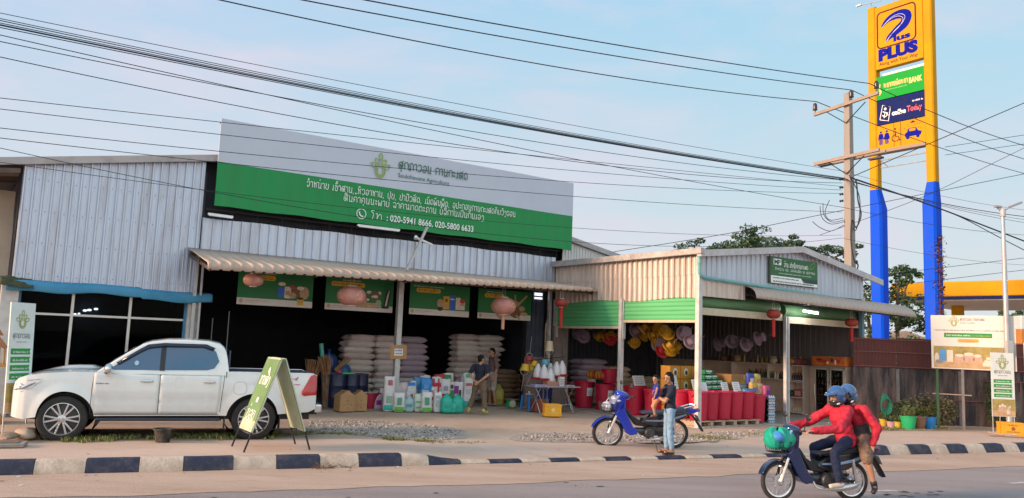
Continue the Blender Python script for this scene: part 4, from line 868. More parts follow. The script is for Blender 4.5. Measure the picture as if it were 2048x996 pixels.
g = MB(); g.bx(-.06, .58, -.04, W_ + .04, 1.63, 1.92); g.build('header', M('header_orange', (.52, .13, .02), .5, var=.4, scale=4), t, bevel=.01)
g = MB()
for i, (a, b, ra, rb, c) in enumerate(((.2, 1.78, .09, .06, 0), (.28, 1.74, .03, .08, 1), (.4, 1.8, .05, .07, 2), (.75, 1.77, .2, .05, 0), (.85, 1.82, .12, .03, 2), (.55, 1.72, .04, .05, 1))): disc(g, -a, b, ra, rb, -.004 - .001 * i, c)
o = g.build('header_picture', [M('pic_red', (.42, .03, .02), .6), M('pic_white', (.7, .62, .5), .6), M('pic_dark', (.06, .03, .03), .6)], t, flat=True, recalc=False); o.rotation_euler.z = -PI / 2; o.location = (-.062, 0, 0)
for i, z in enumerate((.13, .46, .73, 1.0, 1.27)):
    for j in range(9):
        y = .08 + j * .115; place_bottle(random.choice((('green', 'dark'), ('cream', 'brown'), ('red', 'brown'), ('red', 'cream'), ('green', 'cream'))[i]), 6.92, .22 + y, z, 'the %s shelf of the glass fridge' % ('bottom', 'second', 'middle', 'fourth', 'top')[i], .78)
t = thing('cardboard_panel', 'white upright panel with a flame picture leaning right of the fridge', 'panel', P(7.2, .06, 0), TH); g = MB(); g.bx(-.02, .02, -.01, .36, .02, 1.86); g.build('board', m_white, t)
g = MB(); 
for i, (a, b, c, d, k) in enumerate(((.1, 1.15, .08, .22, 1), (.1, 1.05, .05, .12, 2), (.12, 1.3, .04, .08, 0))): disc(g, -a, b, c, d, -.003 - .001 * i, k)
o = g.build('picture', [MC['pic_red'], M('pic_yellow', (.7, .45, .08), .6), MC['pic_dark']], t, flat=True, recalc=False); o.rotation_euler.z = -PI / 2; o.location = (-.021, 0.02, 0)
t = thing('cupboard', 'tall cream cupboard side at the right end of the small shop', 'cupboard', P(7.0, -.02 + .03, 0), TH); g = MB(); g.bx(0, .3, -.28 + .3, .02 + .02, .02, 1.74); g.build('carcass', M('cream_board', (.66, .55, .42), .6), t)
# ------------------------------------------------------------------ petrol station pylon and canopy
m_yel = M('pylon_yellow', (.58, .285, .004), .65, var=.1, scale=1, spec=.15, dirt=(.40, .17, .01), dirt_amt=.35, dscale=.8); m_blu = M('pylon_blue', (.001, .075, .66), .6, var=.06, scale=1, spec=.15); m_navy = M('panel_navy', (.008, .018, .12), .7, var=.04, spec=.1); m_bgrn = M('panel_green', (.01, .33, .04), .7, var=.04, spec=.15)
m_ink = M('logo_blue', (.008, .014, .30), .8, var=.03, spec=.05); m_mar = M('logo_maroon', (.10, .012, .04), .8, spec=.05); m_org = M('bank_gold', (.75, .48, .16), .5); m_rd = M('print_crimson', (.6, .03, .08), .5)
py = thing('pylon_sign', 'tall yellow and blue petrol station pylon sign with logo and service panels', 'sign', (18.42, 41, 0), TH - PI / 2)
for x0, x1, bx0, bx1 in ((0, .46, 0, .66), (2.98, 3.42, 2.74, 3.42)):
    g = MB(); q = .12
    def oct_(x0, x1, y0, y1, c, z): return [(x0 + c, y0, z), (x1 - c, y0, z), (x1, y0 + c, z), (x1, y1 - c, z), (x1 - c, y1, z), (x0 + c, y1, z), (x0, y1 - c, z), (x0, y0 + c, z)]
    def column(rings, mi):
        vs = [p for r_ in rings for p in r_]; N = 8; g.add(vs, [(a * N + k, a * N + (k + 1) % N, (a + 1) * N + (k + 1) % N, (a + 1) * N + k) for a in range(len(rings) - 1) for k in range(N)] + [tuple(range(8))[::-1], tuple(range(len(vs) - 8, len(vs)))], mi)
    column([oct_(bx0, bx1, 0, .68, .1, 0), oct_(bx0, bx1, 0, .68, .1, 9.55), oct_(x0, x1, .04, .5, .06, 10.55)], 1); column([oct_(x0, x1, .04, .5, .06, 10.552), oct_(x0, x1, .04, .5, .06, 20.4)], 0)
    g.build('pillar', [m_yel, m_blu], py, sharp=30)
g = MB(); g.bx(.46, 2.98, .06, .44, 16.9, 20.3); g.build('top_panel', m_yel, py, bevel=.02)
g = MB(); g.bx(.46, 2.98, .1, .4, 12.6, 13.88); g.build('icon_panel', m_yel, py)
g = MB(); g.bx(.46, 2.98, .1, .4, 15.26, 16.5); g.build('bank_panel', m_bgrn, py)
g = MB(); g.bx(.46, 2.98, .1, .4, 13.92, 15.22); g.build('coffee_panel', m_navy, py)
g = MB(); g.bx(.8, 2.98, .12, .36, 16.5, 16.62); g.build('light_strip', m_white, py)
g = MB(); g.bx(.44, 3.0, .02, .5, 12.42, 12.58); g.build('crossbeam', M('beam_brown', (.28, .20, .16), .6), py)
g = MB(); Yf = .055
def frame(x0, x1, z0, z1, r, w_, mi):
    pts = []
    for cx, cz, a in ((x1 - r, z0 + r, -90), (x1 - r, z1 - r, 0), (x0 + r, z1 - r, 90), (x0 + r, z0 + r, 180)):
        for k in range(6): t = R(a + k * 18); pts.append((cx + r * math.cos(t), cz + r * math.sin(t)))
    pts.append(pts[0]); g.ribbon(pts, w_, Yf - .003, mi)
frame(.58, 2.62, 18.0, 19.95, .22, .07, 1)
def swoosh(a, w0, w1, mi):
    pts = smooth_pts([(p[0], 0, p[1]) for p in a], 6); N = len(pts); top = []; bot = []
    for i, p in enumerate(pts):
        d = pts[min(i + 1, N - 1)] - pts[max(i - 1, 0)]; d.normalize(); q = Vector((-d.z, 0, d.x)); t = i / (N - 1); ww = w0 * math.sin(PI * min(1, t * 1.02 + .01)) ** .8 + w1
        top.append((p + q * ww / 2 + Vector((0, Yf - .004, 0)))); bot.append((p - q * ww / 2 + Vector((0, Yf - .004, 0))))
    g.add(top + bot, [(i, i + 1, N + i + 1, N + i) for i in range(N - 1)], mi)
swoosh([(.82, 19.15), (1.2, 19.45), (1.75, 19.55), (2.15, 19.38), (2.05, 19.0), (1.6, 18.7), (1.2, 18.45), (1.05, 18.25)], .5, .03, 0)
for k, (dx, dz) in enumerate(((0, 0), (-.1, -.09))):
    pts = smooth_pts([(.95 + dx, 0, 19.22 + dz), (1.35 + dx, 0, 19.5 + dz), (1.8 + dx, 0, 19.56 + dz), (2.08 + dx, 0, 19.36 + dz), (1.95 + dx, 0, 19.05 + dz), (1.5 + dx, 0, 18.72 + dz), (1.22 + dx, 0, 18.45 + dz), (1.12 + dx, 0, 18.3 + dz)], 5); g.ribbon([(p.x, p.z) for p in pts], .015, Yf - .008, 2)
latin(g, 'lus', 1.45, 18.18, .42, Yf - .004, .9, 0, .02)
latin(g, 'PLUS', .62, 17.36, .78, Yf - .004, 2.1, 0, .06); latin(g, 'Along with Your Way', .66, 17.06, .26, Yf - .004, 2.05, 1)
Yb = .095
latin(g, 'BANK', 2.2, 15.78, .38, Yb, .68, 3, .02); lao(g, 'ທະນາຄານພັດທະນາ', .85, 15.85, 1.3, .22, Yb, 3, sw=.16); dashes(g, .95, 2.1, 15.68, .08, Yb, 5, 5)
g.ribbon([(.62, 15.5), (.68, 15.62), (.62, 15.8), (.66, 16.1)], .05, Yb, 3); disc(g, .65, 15.68, .08, .13, Yb + .001, 3)
a0 = [(.62, 14.2), (1.08, 14.05), (1.2, 14.75), (.78, 14.95), (.62, 14.2)]; g.ribbon(a0, .04, Yb, 4)
for b in ([(.75, 14.4), (.95, 14.3), (1.05, 14.5)], [(.78, 14.6), (1.0, 14.5)], [(.85, 14.25), (.9, 14.55), (1.08, 14.35)]): g.ribbon(b, .05, Yb, 4)
disc(g, .92, 14.72, .07, .07, Yb, 4)
latin(g, 'coffee', 1.27, 14.3, .34, Yb, .74, 4, .02); latin(g, 'Today', 2.06, 14.32, .42, Yb, .78, 6, .01); dashes(g, 2.35, 2.88, 14.78, .09, Yb, 4, 3)
for x in (.46 + .9, 2.97): g.ribbon([(x if x < 2 else 1.72, 12.64), (x if x < 2 else 1.72, 13.86)], .025, Yb, 1)
def man(x, skirt):
    disc(g, x, 13.52, .06, .06, Yb, 0)
    if skirt: g.poly([(x - .05, Yb, 13.44), (x - .14, Yb, 13.1), (x + .14, Yb, 13.1), (x + .05, Yb, 13.44)], 0)
    else: rect(g, x - .1, x + .1, 13.15, 13.44, Yb, 0)
    for s_ in (-1, 1): rect(g, x + s_ * .05 - .035, x + s_ * .05 + .035, 12.86, 13.15, Yb, 0); g.ribbon([(x + s_ * .08, 13.42), (x + s_ * .15, 13.12)], .04, Yb, 0)
man(.66, False); man(.98, True)
g.ribbon([(1.45 + .2 * math.cos(R(a)), 13.08 + .17 * math.sin(R(a))) for a in range(80, 340, 15)], .04, Yb, 1); g.ribbon([(1.43, 13.45), (1.45, 13.15), (1.6, 13.12), (1.66, 12.92), (1.74, 12.95)], .05, Yb, 1); disc(g, 1.43, 13.55, .05, .05, Yb, 1)
g.poly([(1.95, Yb, 13.02), (2.75, Yb, 13.02), (2.8, Yb, 13.2), (2.62, Yb, 13.25), (2.5, Yb, 13.45), (2.15, Yb, 13.45), (2.03, Yb, 13.25), (1.93, Yb, 13.2)], 0); rect(g, 2.17, 2.48, 13.28, 13.42, Yb - .002, 7)
for x in (2.08, 2.6): disc(g, x, 12.98, .09, .09, Yb - .001, 0)
g.poly([(2.2, Yb, 13.7), (2.5, Yb, 13.7), (2.38, Yb, 13.8), (2.32, Yb, 13.8)], 1)
rr = random.Random(4)
for _ in range(16): x = rr.uniform(1.85, 2.85); disc(g, x, rr.uniform(13.35, 13.66), .018, .025, Yb, 1, 6)
g.build('lettering', [m_ink, m_mar, m_white, m_org, m_white, M('faint_green_print', (.1, .5, .12), .5), m_rd, m_yel], py, flat=True, recalc=False)
g = MB()
for z in (11.7, 12.1): g.bar((.5, .3, z), (2.9, .3, z), .035, 6)
g.bar((.9, .3, 11.7), (.6, -.6, 12.3), .02, 6); g.build('stay_rail', m_steel, py)
g = MB(); g.bar((.2, .3, 20.3), (.2, .1, 20.75), .02, 6); g.bar((-.35, .0, 20.72), (.8, .1, 20.62), .025, 6); g.bar((1.4, .3, 20.3), (1.4, .2, 20.8), .02, 6); g.box((-.4, 0, 20.73), (.3, .12, .07)); g.build('top_floodlight', m_steel, py)
g = MB(); random.seed(9)
for _ in range(520):
    z = random.uniform(4.0, 7.9); x = 3.46 + random.gauss(0, .14) * (1.1 - abs(z - 6.3) / 4); y = .2 + random.gauss(0, .16); r = random.uniform(.04, .1); a = random.random() * 6
    d = Vector((math.cos(a), math.sin(a), random.uniform(-.6, .4))) * r; q = Vector((random.uniform(-1, 1), random.uniform(-1, 1), random.uniform(-1, 1))) * r * .6; p = Vector((x, y, z)); g.add([p - d, p + q, p + d, p - q], [(0, 1, 2, 3)])
g.tube(smooth_pts([(3.44, .2, 0), (3.46, .15, 3), (3.44, .2, 6), (3.42, .2, 7.6)], 4), .035, 6)
tag(g.build('dry_creeper', M('dry_creeper_leaf', (.14, .055, .035), .9, var=.3), None, loc=(18.42, 41, 0), rz=TH - PI / 2, flat=True, recalc=False), 'dry brown creeper climbing the right blue pillar of the pylon', 'plant')
# station canopy
st = thing('station_canopy', 'yellow edged petrol station canopy with grey underside behind the fence', 'canopy', (24.0, 50.5, 0), math.atan2(-13.3, 12))
L = 22
g = MB(); g.bx(0, L, 0, .2, 5.72, 6.62); g.bx(0, .2, .2, 11, 5.72, 6.62); g.build('fascia', m_yel, st, bevel=.08)
g = MB(); g.bx(.02, L, .02, .2, 5.58, 5.715); g.build('fascia_stripe', m_navy, st)
g = MB(); g.bx(.1, L, .2, 11, 5.5, 5.6); g.build('soffit', M('soffit_grey', (.42, .42, .41), .7, var=.1), st)
for x in (2, 12, 19): g = MB(); g.bx(x - .3, x + .3, 5.2, 5.8, 0, 5.5); g.build('column', m_yel, st, bevel=.03)
t = thing('fuel_kiosk', 'orange and white station kiosk post at the right edge beyond the fence', 'kiosk', (19.75, 31, 0)); g = MB(); g.bx(-.2, .35, -.3, .3, 0, 2.3); g.build('base', M('kiosk_white', (.7, .68, .66), .5), t, bevel=.03)
g = MB(); g.bx(-.24, .4, -.34, .34, 2.3, 3.2); g.build('cabinet', M('kiosk_orange', (.6, .22, .04), .5), t, bevel=.03); g = MB(); g.bx(-.2, .35, -.3, .3, 3.2, 3.75); g.build('cap', MC['kiosk_white'], t, bevel=.06)

# ------------------------------------------------------------------ utility pole
m_conc = M('pole_concrete', (.31, .28, .255), .85, var=.14, scale=3, stretch=(3, 3, .5), dirt=(.26, .2, .16), dirt_amt=.5, bump=.3); m_wood = M('crossarm_wood', (.33, .26, .21), .8, var=.2, scale=4, stretch=(1, 6, 6)); m_ins = M('brown_insulator', (.05, .025, .03), .3)
PB = Vector((12.14, 28.6, 0)); pl = thing('utility_pole', 'tall concrete utility pole with crossarms behind the small shop', 'pole', PB, TH - PI / 2)
g = MB(); N = 12
g.add([(sx_ * w_, sy * w_, z) for z, w_ in ((0, .17), (4, .15), (8, .13), (11.55, .11)) for sx_, sy in ((-1, -1), (1, -1), (1, 1), (-1, 1))], [(a * 4 + k, a * 4 + (k + 1) % 4, a * 4 + 4 + (k + 1) % 4, a * 4 + 4 + k) for a in range(3) for k in range(4)] + [(12, 13, 14, 15)]); g.build('shaft', m_conc, pl, bevel=.015)
for z, x0, x1, offs in ((11.1, -1.3, 1.3, (-.19,)), (9.12, -1.3, 1.3, (-.2, .2))):
    for o_ in offs: g = MB(); g.sq((x0, o_, z + (-.12 if z > 10 else -.05)), (x1, o_, z + (.12 if z > 10 else .05)), .1, .12); a = g.build('crossarm', m_wood, pl, bevel=.008)
for x in (-.8, .8): g = MB(); g.bar((x, -.2, 11.0), (0, -.16, 10.4), .018, 6); g.bar((x * .9, -.2, 9.05), (0, -.17, 8.5), .018, 6); g.build('brace', m_dsteel, pl)
for x, z in ((-1.25, 11.05), (.25, 11.2), (1.22, 11.3)): g = MB(); g.lathe([(.02, 0), (.02, .08), (.09, .1), (.075, .16), (.085, .2), (.07, .26), (.08, .3), (.05, .36), (.02, .38)], 12, c=(x, -.19, z)); g.build('insulator', m_ins, pl)
for z in (8.35, 8.05, 7.8, 7.55): g = MB(); g.lathe([(.02, -.02), (.05, 0), (.03, .05), (.05, .1), (.02, .12)], 10, axis='x', c=(-.3, -.1, z)); g.bar((-.3, -.1, z), (-.15, 0, z), .012, 6); g.build('spool', m_ins, pl)
for x0, z in ((-.9, 9.0), (1.1, 8.9)): g = MB(); g.box((x0, -.1, z), (.5, .2, .06)); g.build('fuse_cutout', m_dsteel, pl)
random.seed(12)
def cable(name, lbl, pts, r, cat='cable', grp=None, mat=None):
    g = MB(); g.tube(smooth_pts(pts, 6), r, 6); return tag(g.build(name, mat or M('black_cable', (.012, .013, .02), .5, var=.1)), lbl, cat, grp)
def pp(x, y, Yd): d = ray(x, y); return Vector((0, 0, CAM_Z)) + d * (Yd / d.y)
cable('drop_cable', 'black cable running down the right side of the utility pole in loose loops', [pp(*a, 28.3) for a in ((1700, 355), (1712, 362), (1716, 400), (1722, 430), (1712, 455), (1704, 440), (1702, 480), (1708, 520), (1716, 530), (1712, 545))], .025)
cable('drop_cable', 'thinner black cable sagging in a long bow right of the utility pole', [pp(*a, 28.4) for a in ((1698, 350), (1718, 390), (1719, 430), (1712, 460), (1706, 455))], .015)
for i, (lb, ps) in enumerate((('outermost', ((1640, 412), (1644, 435), (1662, 448), (1690, 443))), ('middle', ((1646, 406), (1648, 430), (1664, 444), (1688, 440))), ('innermost', ((1659, 400), (1650, 425), (1660, 440), (1686, 436))), ('lowest', ((1625, 443), (1640, 455), (1662, 462), (1688, 450))))): cable('cable_loop', lb + ' of the bare cable ends curling left of the utility pole', [pp(*a, 28.6) for a in ps], .012, grp='cable ends on the pole')
# ------------------------------------------------------------------ wires, all parallel with the street side
def wire(lbl, plane, pts, r, grp='overhead cables', right=None, ext=-46):
    q = [lp(x, y, plane) for x, y in pts]; (u0, z0), (u1, z1), (u2, z2) = q[0], q[len(q) // 2], q[-1]
    def f(u): return z0 * (u - u1) * (u - u2) / ((u0 - u1) * (u0 - u2)) + z1 * (u - u0) * (u - u2) / ((u1 - u0) * (u1 - u2)) + z2 * (u - u0) * (u - u1) / ((u2 - u0) * (u2 - u1))
    s0 = (f(u0 + .5) - f(u0)) / .5; us = [u0 + (u2 - u0) * i / 40 for i in range(41)]
    P_ = [P(ext, plane, z0 + s0 * (ext - u0) * .6)] if ext is not None else []
    P_ += [P(u, plane, f(u)) for u in us]
    if right:
        (a0, b0) = q[-1]
        rq = [lp(x, y, plane) for x, y in right]; e_u, e_z = rq[-1]; m_u, m_z = rq[0] if len(rq) > 1 else ((a0 + e_u) / 2, (b0 + e_z) / 2 - .15)
        for i in range(1, 13):
            t = i / 12; P_.append(P(a0 + (e_u - a0) * t, plane, (1 - t) ** 2 * b0 + 2 * t * (1 - t) * (2 * m_z - (b0 + e_z) / 2) + t * t * e_z))
        P_.append(P(e_u + 25, plane, e_z + 25 * (e_z - m_z) / (e_u - m_u + 1e-6) * .4))
    g = MB(); g.tube(P_, r * .8, 5); tag(g.build('overhead_cable', MC['black_cable'], flat=True, recalc=False), lbl, 'cable', grp)
wire('thick power line on the right end of the top crossarm, highest of all lines', 1.1, [(730, 0), (1306, 102), (1739, 167)], .020, right=[(2048, 291)])
wire('thick power line on the insulator beside the top of the utility pole', 2.3, [(605, 0), (1389, 137), (1703, 180)], .020, right=[(2048, 318)])
wire('thick power line on the left end of the top crossarm', 3.5, [(440, 0), (1358, 172), (1632, 203)], .020, right=[(2048, 347)])
for i, (l_, m_, n_, e_, r) in enumerate(((50, 149, 251, 360, .021), (46, 146, 249, 358, .011), (41, 143, 247, 357, .012), (37, 139, 244, 356, .010), (55, 152, 253, 361, .012))):
    wire('thick black main cable of the sagging bundle above the billboard' if i == 0 else 'thin cable in the sagging bundle above the billboard', 2.2 + .03 * i, [(0, l_), (512, m_), (1024, n_), (1350, (n_ + e_) / 2 - 5), (1690, e_)][0:5:2], r, right=[(2048, 433 + 6 * i)] if i < 3 else None, grp='overhead cables' if i == 0 else 'thin cables of the bundle')
for lbl, pl_, ps, r, rt in (('thin cable running just above the thick bundle', 2.25, ((0, 26), (1024, 228), (1684, 342)), .009, [(2048, 420)]),
  ('lone cable crossing below the bundle and ending low on the utility pole', 2.0, ((0, 70), (1024, 293), (1687, 415)), .011, [(2048, 470)]),
  ('lone cable that meets the bundle again at the utility pole', 2.15, ((0, 83), (1024, 276), (1684, 360)), .011, None),
  ('cable passing just over the top left corner of the billboard', 2.1, ((0, 114), (1024, 306), (1684, 366)), .011, None),
  ('thin cable crossing the white top corner of the billboard, highest on it', 2.0, ((0, 196), (512, 252), (1684, 373)), .009, None),
  ('thin cable crossing the white part of the billboard, second highest on it', 2.0, ((0, 218), (512, 277), (1684, 380)), .009, None),
  ('thin cable crossing the company name on the billboard', 2.0, ((0, 256), (512, 310), (1684, 387)), .009, None),
  ('thin cable crossing from the white into the green of the billboard', 2.0, ((0, 276), (512, 333), (1684, 424)), .009, None),
  ('thin cable crossing the lettered green of the billboard, lower of two', 1.9, ((0, 296), (512, 400), (1684, 476)), .008, [(2048, 530)]),
  ('thin cable crossing the lettered green of the billboard, upper of two', 1.9, ((40, 330), (512, 393), (1684, 470)), .007, None)):
    wire(lbl, pl_, ps, r, right=rt)
for i, (lb, ps, r) in enumerate((('line rising from the pole to the upper right edge', ((1698, 356), (2048, 206)), .02), ('line dropping steeply right from the pole past the pylon', ((1708, 358), (1860, 410), (2048, 482)), .03), ('lower line dropping right from the pole', ((1712, 358), (1900, 425), (2048, 500)), .018), ('line rising gently right at the foot of the pylon panel', ((1640, 470), (1850, 392), (2048, 296)), .012), ('low line rising right from the roof to the pole', ((1225, 504), (1450, 468), (1664, 425)), .014), ('upper of the lines before the station canopy', ((1785, 547), (2048, 516)), .012), ('lower of the lines before the station canopy', ((1830, 566), (2048, 540)), .012), ('faint line high at the right edge', ((1890, 294), (2048, 270)), .012), ('faint line below the high one at the right edge', ((1890, 310), (2048, 288)), .012))):
    q = [pp(x, y, 34 + i * .2) for x, y in ps]; d = (q[-1] - q[-2]).normalized(); q.append(q[-1] + d * 12); cable('overhead_cable', lb, q, r, grp='overhead cables')

# ------------------------------------------------------------------ street lamp, traffic sign
t = thing('street_lamp', 'grey street lamp post with two solar lamp heads beside the right billboard', 'street lamp', (13.98, 22.6, 0))
g = MB(); g.tube([(0, 0, -.01), (0, 0, 3), (0, 0, 6.1)], [.085, .07, .05], 12); g.build('pole', M('lamp_grey', (.45, .45, .46), .45, .4), t)
g = MB(); g.lathe([(.08, 6.08), (.08, 6.3)], 10); g.bar((0, 0, 6.2), (-.15, 0, 6.32), .02, 6); g.bar((0, 0, 6.2), (.2, 0, 6.36), .02, 6); g.build('bracket', MC['lamp_grey'], t)
for x0, x1, z0, z1 in ((-.26, -.06, 6.36, 6.34), (.15, .52, 6.34, 6.5)): g = MB(); g.sq((x0, -.05, z0), (x1, -.05, z1), .09, .06); g.build('lamp_head', M('lamp_head_grey', (.3, .3, .32), .4, .3), t, bevel=.01)
g = MB(); g.bx(-.09, .09, -.16, -.08, 2.2, 2.55); g.build('meter_box', M('box_grey', (.4, .41, .42), .5), t, bevel=.01)
t = thing('traffic_sign', 'grey back of an octagonal traffic sign on a thin post by the standing banner', 'sign', (14.28, 22.3, 0), R(55))
g = MB(); g.bar((0, 0, -.01), (0, 0, 2.5), .03, 8); g.build('post', m_steel, t)
g = MB(); g.prism([(.36 * math.cos(R(22.5 + 45 * k)), 2.12 + .36 * math.sin(R(22.5 + 45 * k))) for k in range(8)], -.05, -.035); g.build('plate', M('sign_back', (.46, .48, .5), .4, .4, var=.1), t)

# ------------------------------------------------------------------ boundary fence and the things before it
m_mar2 = M('maroon_sheet', (.12, .026, .020), .6, .1, var=.3, scale=2, stretch=(3, 1, .4), dirt=(.05, .035, .035), dirt_amt=.6); m_wallc = M('mouldy_concrete', (.17, .115, .10), .9, var=.3, scale=1.6, dirt=(.03, .026, .03), dirt_amt=.92, dscale=1.3, dlo=.40, dhi=.58, bump=.5, bscale=18, stretch=(3.2, 1, .55))
fn = thing('boundary_fence', 'stained concrete wall topped with maroon ribbed sheets and thin rails', 'fence', (10.55, 24.72, 0))
g = MB(); g.bx(0, 20, 0, .12, -.02, 1.66); g.build('wall', m_wallc, fn)
x = 0; i = 0
while x < 19: g = MB(); corrugated(g, x, x + 1.32, 1.64 + .01 * (i % 3), 2.53 + .03 * math.sin(i * 2.1), -.005, .11, .04, .009); g.build('sheet', m_mar2, fn, sharp=20); x += 1.325; i += 1
g = MB(); m_rail2 = M('fence_rail', (.22, .08, .065), .7, var=.2)
for z in (2.5, 2.12, 1.68): g.bx(0, 20, -.05, -.03, z - .012, z + .012)
g.build('rail', m_rail2, fn)
for x in (1.3, 3.2, 5.2, 7.4): g = MB(); g.bx(x, x + .1, -.03, .0, 0, 1.62); g.build('pier', M('pier_grey', (.22, .19, .18), .9, var=.3, dirt=(.06, .05, .05), dirt_amt=.6), fn)
g = MB(); g.bx(5.05, 5.09, -.06, -.03, 1.05, 1.35); g.bx(3.9, 5.5, -.05, -.03, 1.34, 1.37); g.bx(2.7, 4.1, -.06, -.04, .72, .745); g.build('wall_batten', m_rail2, fn)

def pic_goods(g, x0, x1, z0, z1, y, mi):           # printed picture of sacks, mushrooms and tools
    W_ = x1 - x0; H_ = z1 - z0; rect(g, x0, x1, z0, z1, y, mi[0]); rect(g, x0, x1, z0, z0 + H_ * .34, y - .001, mi[1])
    for a, b, ra, rb in ((.33, .42, .07, .2), (.45, .48, .075, .24), (.56, .42, .06, .2)): disc(g, x0 + a * W_, z0 + b * H_, ra * W_, rb * H_, y - .002, mi[2]); disc(g, x0 + a * W_, z0 + (b + .17) * H_, ra * W_ * .8, rb * H_ * .35, y - .003, mi[3])
    r_ = random.Random(6)
    for _ in range(12): disc(g, x0 + r_.uniform(.66, .82) * W_, z0 + r_.uniform(.3, .62) * H_, .03 * W_, .07 * H_, y - .003 - .001 * r_.random(), r_.choice((mi[2], mi[3])))
    rect(g, x0 + .62 * W_, x0 + .78 * W_, z0 + .12 * H_, z0 + .3 * H_, y - .004, mi[3])
PR = [m_pw, M('print_wood', (.52, .33, .17), .6, var=.2, scale=6), M('print_pinky', (.58, .36, .27), .6, var=.15, scale=9), M('print_ivory', (.7, .6, .48), .6), M('print_ochre', (.34, .26, .08), .6, var=.3, scale=6), m_ink, M('logo_olive', (.33, .36, .12), .6), M('label_green', (.03, .27, .05), .6), M('label_orange', (.62, .36, .07), .6), M('print_grey', (.25, .25, .25), .6), M('sky_blue_print', (.08, .3, .62), .6)]
t = thing('billboard', 'white square billboard with farm goods picture on two posts before the fence', 'billboard', (12.45, 23.75, 0), R(-33))
W_, Z0, H_ = 2.12, 1.70, 1.55
g = MB(); g.bx(0, W_, 0, .04, Z0, Z0 + H_); g.build('panel', M('billboard_sheet', (.70, .67, .62), .5, var=.04), t)
g = MB(); Y = -.004
rect(g, .06, W_ - .06, Z0 + .62, Z0 + .66, Y, 3); pic_goods(g, .06, W_ - .06, Z0 + .03, Z0 + .65, Y - .001, (4, 1, 2, 3)); rect(g, .22, .38, Z0 + .22, Z0 + .56, Y - .005, 10); rect(g, .4, .56, Z0 + .2, Z0 + .54, Y - .004, 3); disc(g, .14, Z0 + .3, .06, .16, Y - .005, 3); disc(g, .2, Z0 + .2, .1, .06, Y - .006, 9)
for k in range(3): g.ribbon([(1.75 + k * .1, Z0 + .25), (1.8 + k * .1, Z0 + .6)], .035, Y - .007, 3 if k % 2 else 9)
plant_logo(g, .6, Z0 + 1.36, .2, Y, 6, sw=.07); lao(g, 'ສຸກຖາວອນ ການກະເສດ', .76, Z0 + 1.40, .62, .065, Y, 9, sw=.16); dashes(g, .76, 1.15, Z0 + 1.32, .03, Y, 9, 2); dashes(g, .1, W_ - .15, Z0 + 1.1, .04, Y, 9, 4)
rect(g, .34, 1.55, Z0 + .91, Z0 + 1.04, Y, 7); dashes(g, .4, 1.0, Z0 + .95, .045, Y - .002, 0, 6); dashes(g, 1.05, 1.5, Z0 + .95, .045, Y - .002, 6, 7); rrect(g, .68, 1.22, Z0 + .77, Z0 + .87, .05, Y, 8); dashes(g, .74, 1.15, Z0 + .8, .03, Y - .002, 9, 8)
g.build('print', PR, t, flat=True, recalc=False)
for x, c in ((.1, M('post_green', (.03, .10, .04), .6)), (.75, M('post_blue_grey', (.20, .17, .17), .6, var=.2)), (1.85, m_steel)): g = MB(); g.bx(x, x + .07, .042, .11, -.02, Z0 + H_ - .05); g.build('post', c, t)
g = MB(); g.bx(.0, 1.0, .045, .075, .95, .98); g.build('brace', m_wood, t)
def standee(lbl, loc, rz, tilt, w_, z0, h, cols, sheen=.5, foot=True):
    t = thing('standing_banner', lbl, 'banner', loc, rz); t.rotation_euler.x = tilt
    g = MB(); g.bx(0, w_, -.008, .008, z0, z0 + h); g.build('sheet', M('banner_sheet', (.66, .70, .68), sheen, var=.06), t)
    g = MB(); Y = -.011; k = w_ / .62
    pic_goods(g, .01, w_ - .01, z0 + .01, z0 + h * .27, Y, (4, 1, 2, 3)); plant_logo(g, w_ / 2, z0 + h * .83, .24 * k, Y, 6, sw=.09); lao(g, 'ສຸກຖາວອນ', w_ * .14, z0 + h * .675, w_ * .72, .075, Y, 9, sw=.18); dashes(g, w_ * .3, w_ * .7, z0 + h * .635, .02, Y, 9, 2)
    for i in range(4): z = z0 + h * (.30 + .075 * i); g.poly([(w_ * .1, Y, z), (w_ * .9, Y, z), (w_ * .86, Y, z + h * .028), (w_ * .9, Y, z + h * .055), (w_ * .1, Y, z + h * .055)], 7); dashes(g, w_ * .2, w_ * .78, z + h * .015, .035, Y - .002, 0, 11 + i)
    g.build('print', PR, t, flat=True, recalc=False)
    g = MB(); g.bar((w_ * .04, .02, -.01), (w_ * .04, .02, z0 + h), .012, 6); g.bar((w_ * .96, .02, z0 - .2), (w_ * .96, .02, z0 + h), .012, 6)
    if foot: g.bar((w_ * .5, .25, 0), (w_ * .5, .02, z0 + h * .7), .012, 6); g.bar((w_ * .02, .0, .03), (w_ * .98, .0, .03), .012, 6)
    g.build('stand', m_steel, t)
standee('narrow white standing banner above the yellow crate at the right', (13.05, 21.85, 0), R(-4), 0, .6, .5, 1.70, None)
standee('narrow glossy standing banner leaning in front of the pickup nose', (-8.60, 14.05, 0), R(73), R(-3), .50, .42, 1.92, None, .12, False)

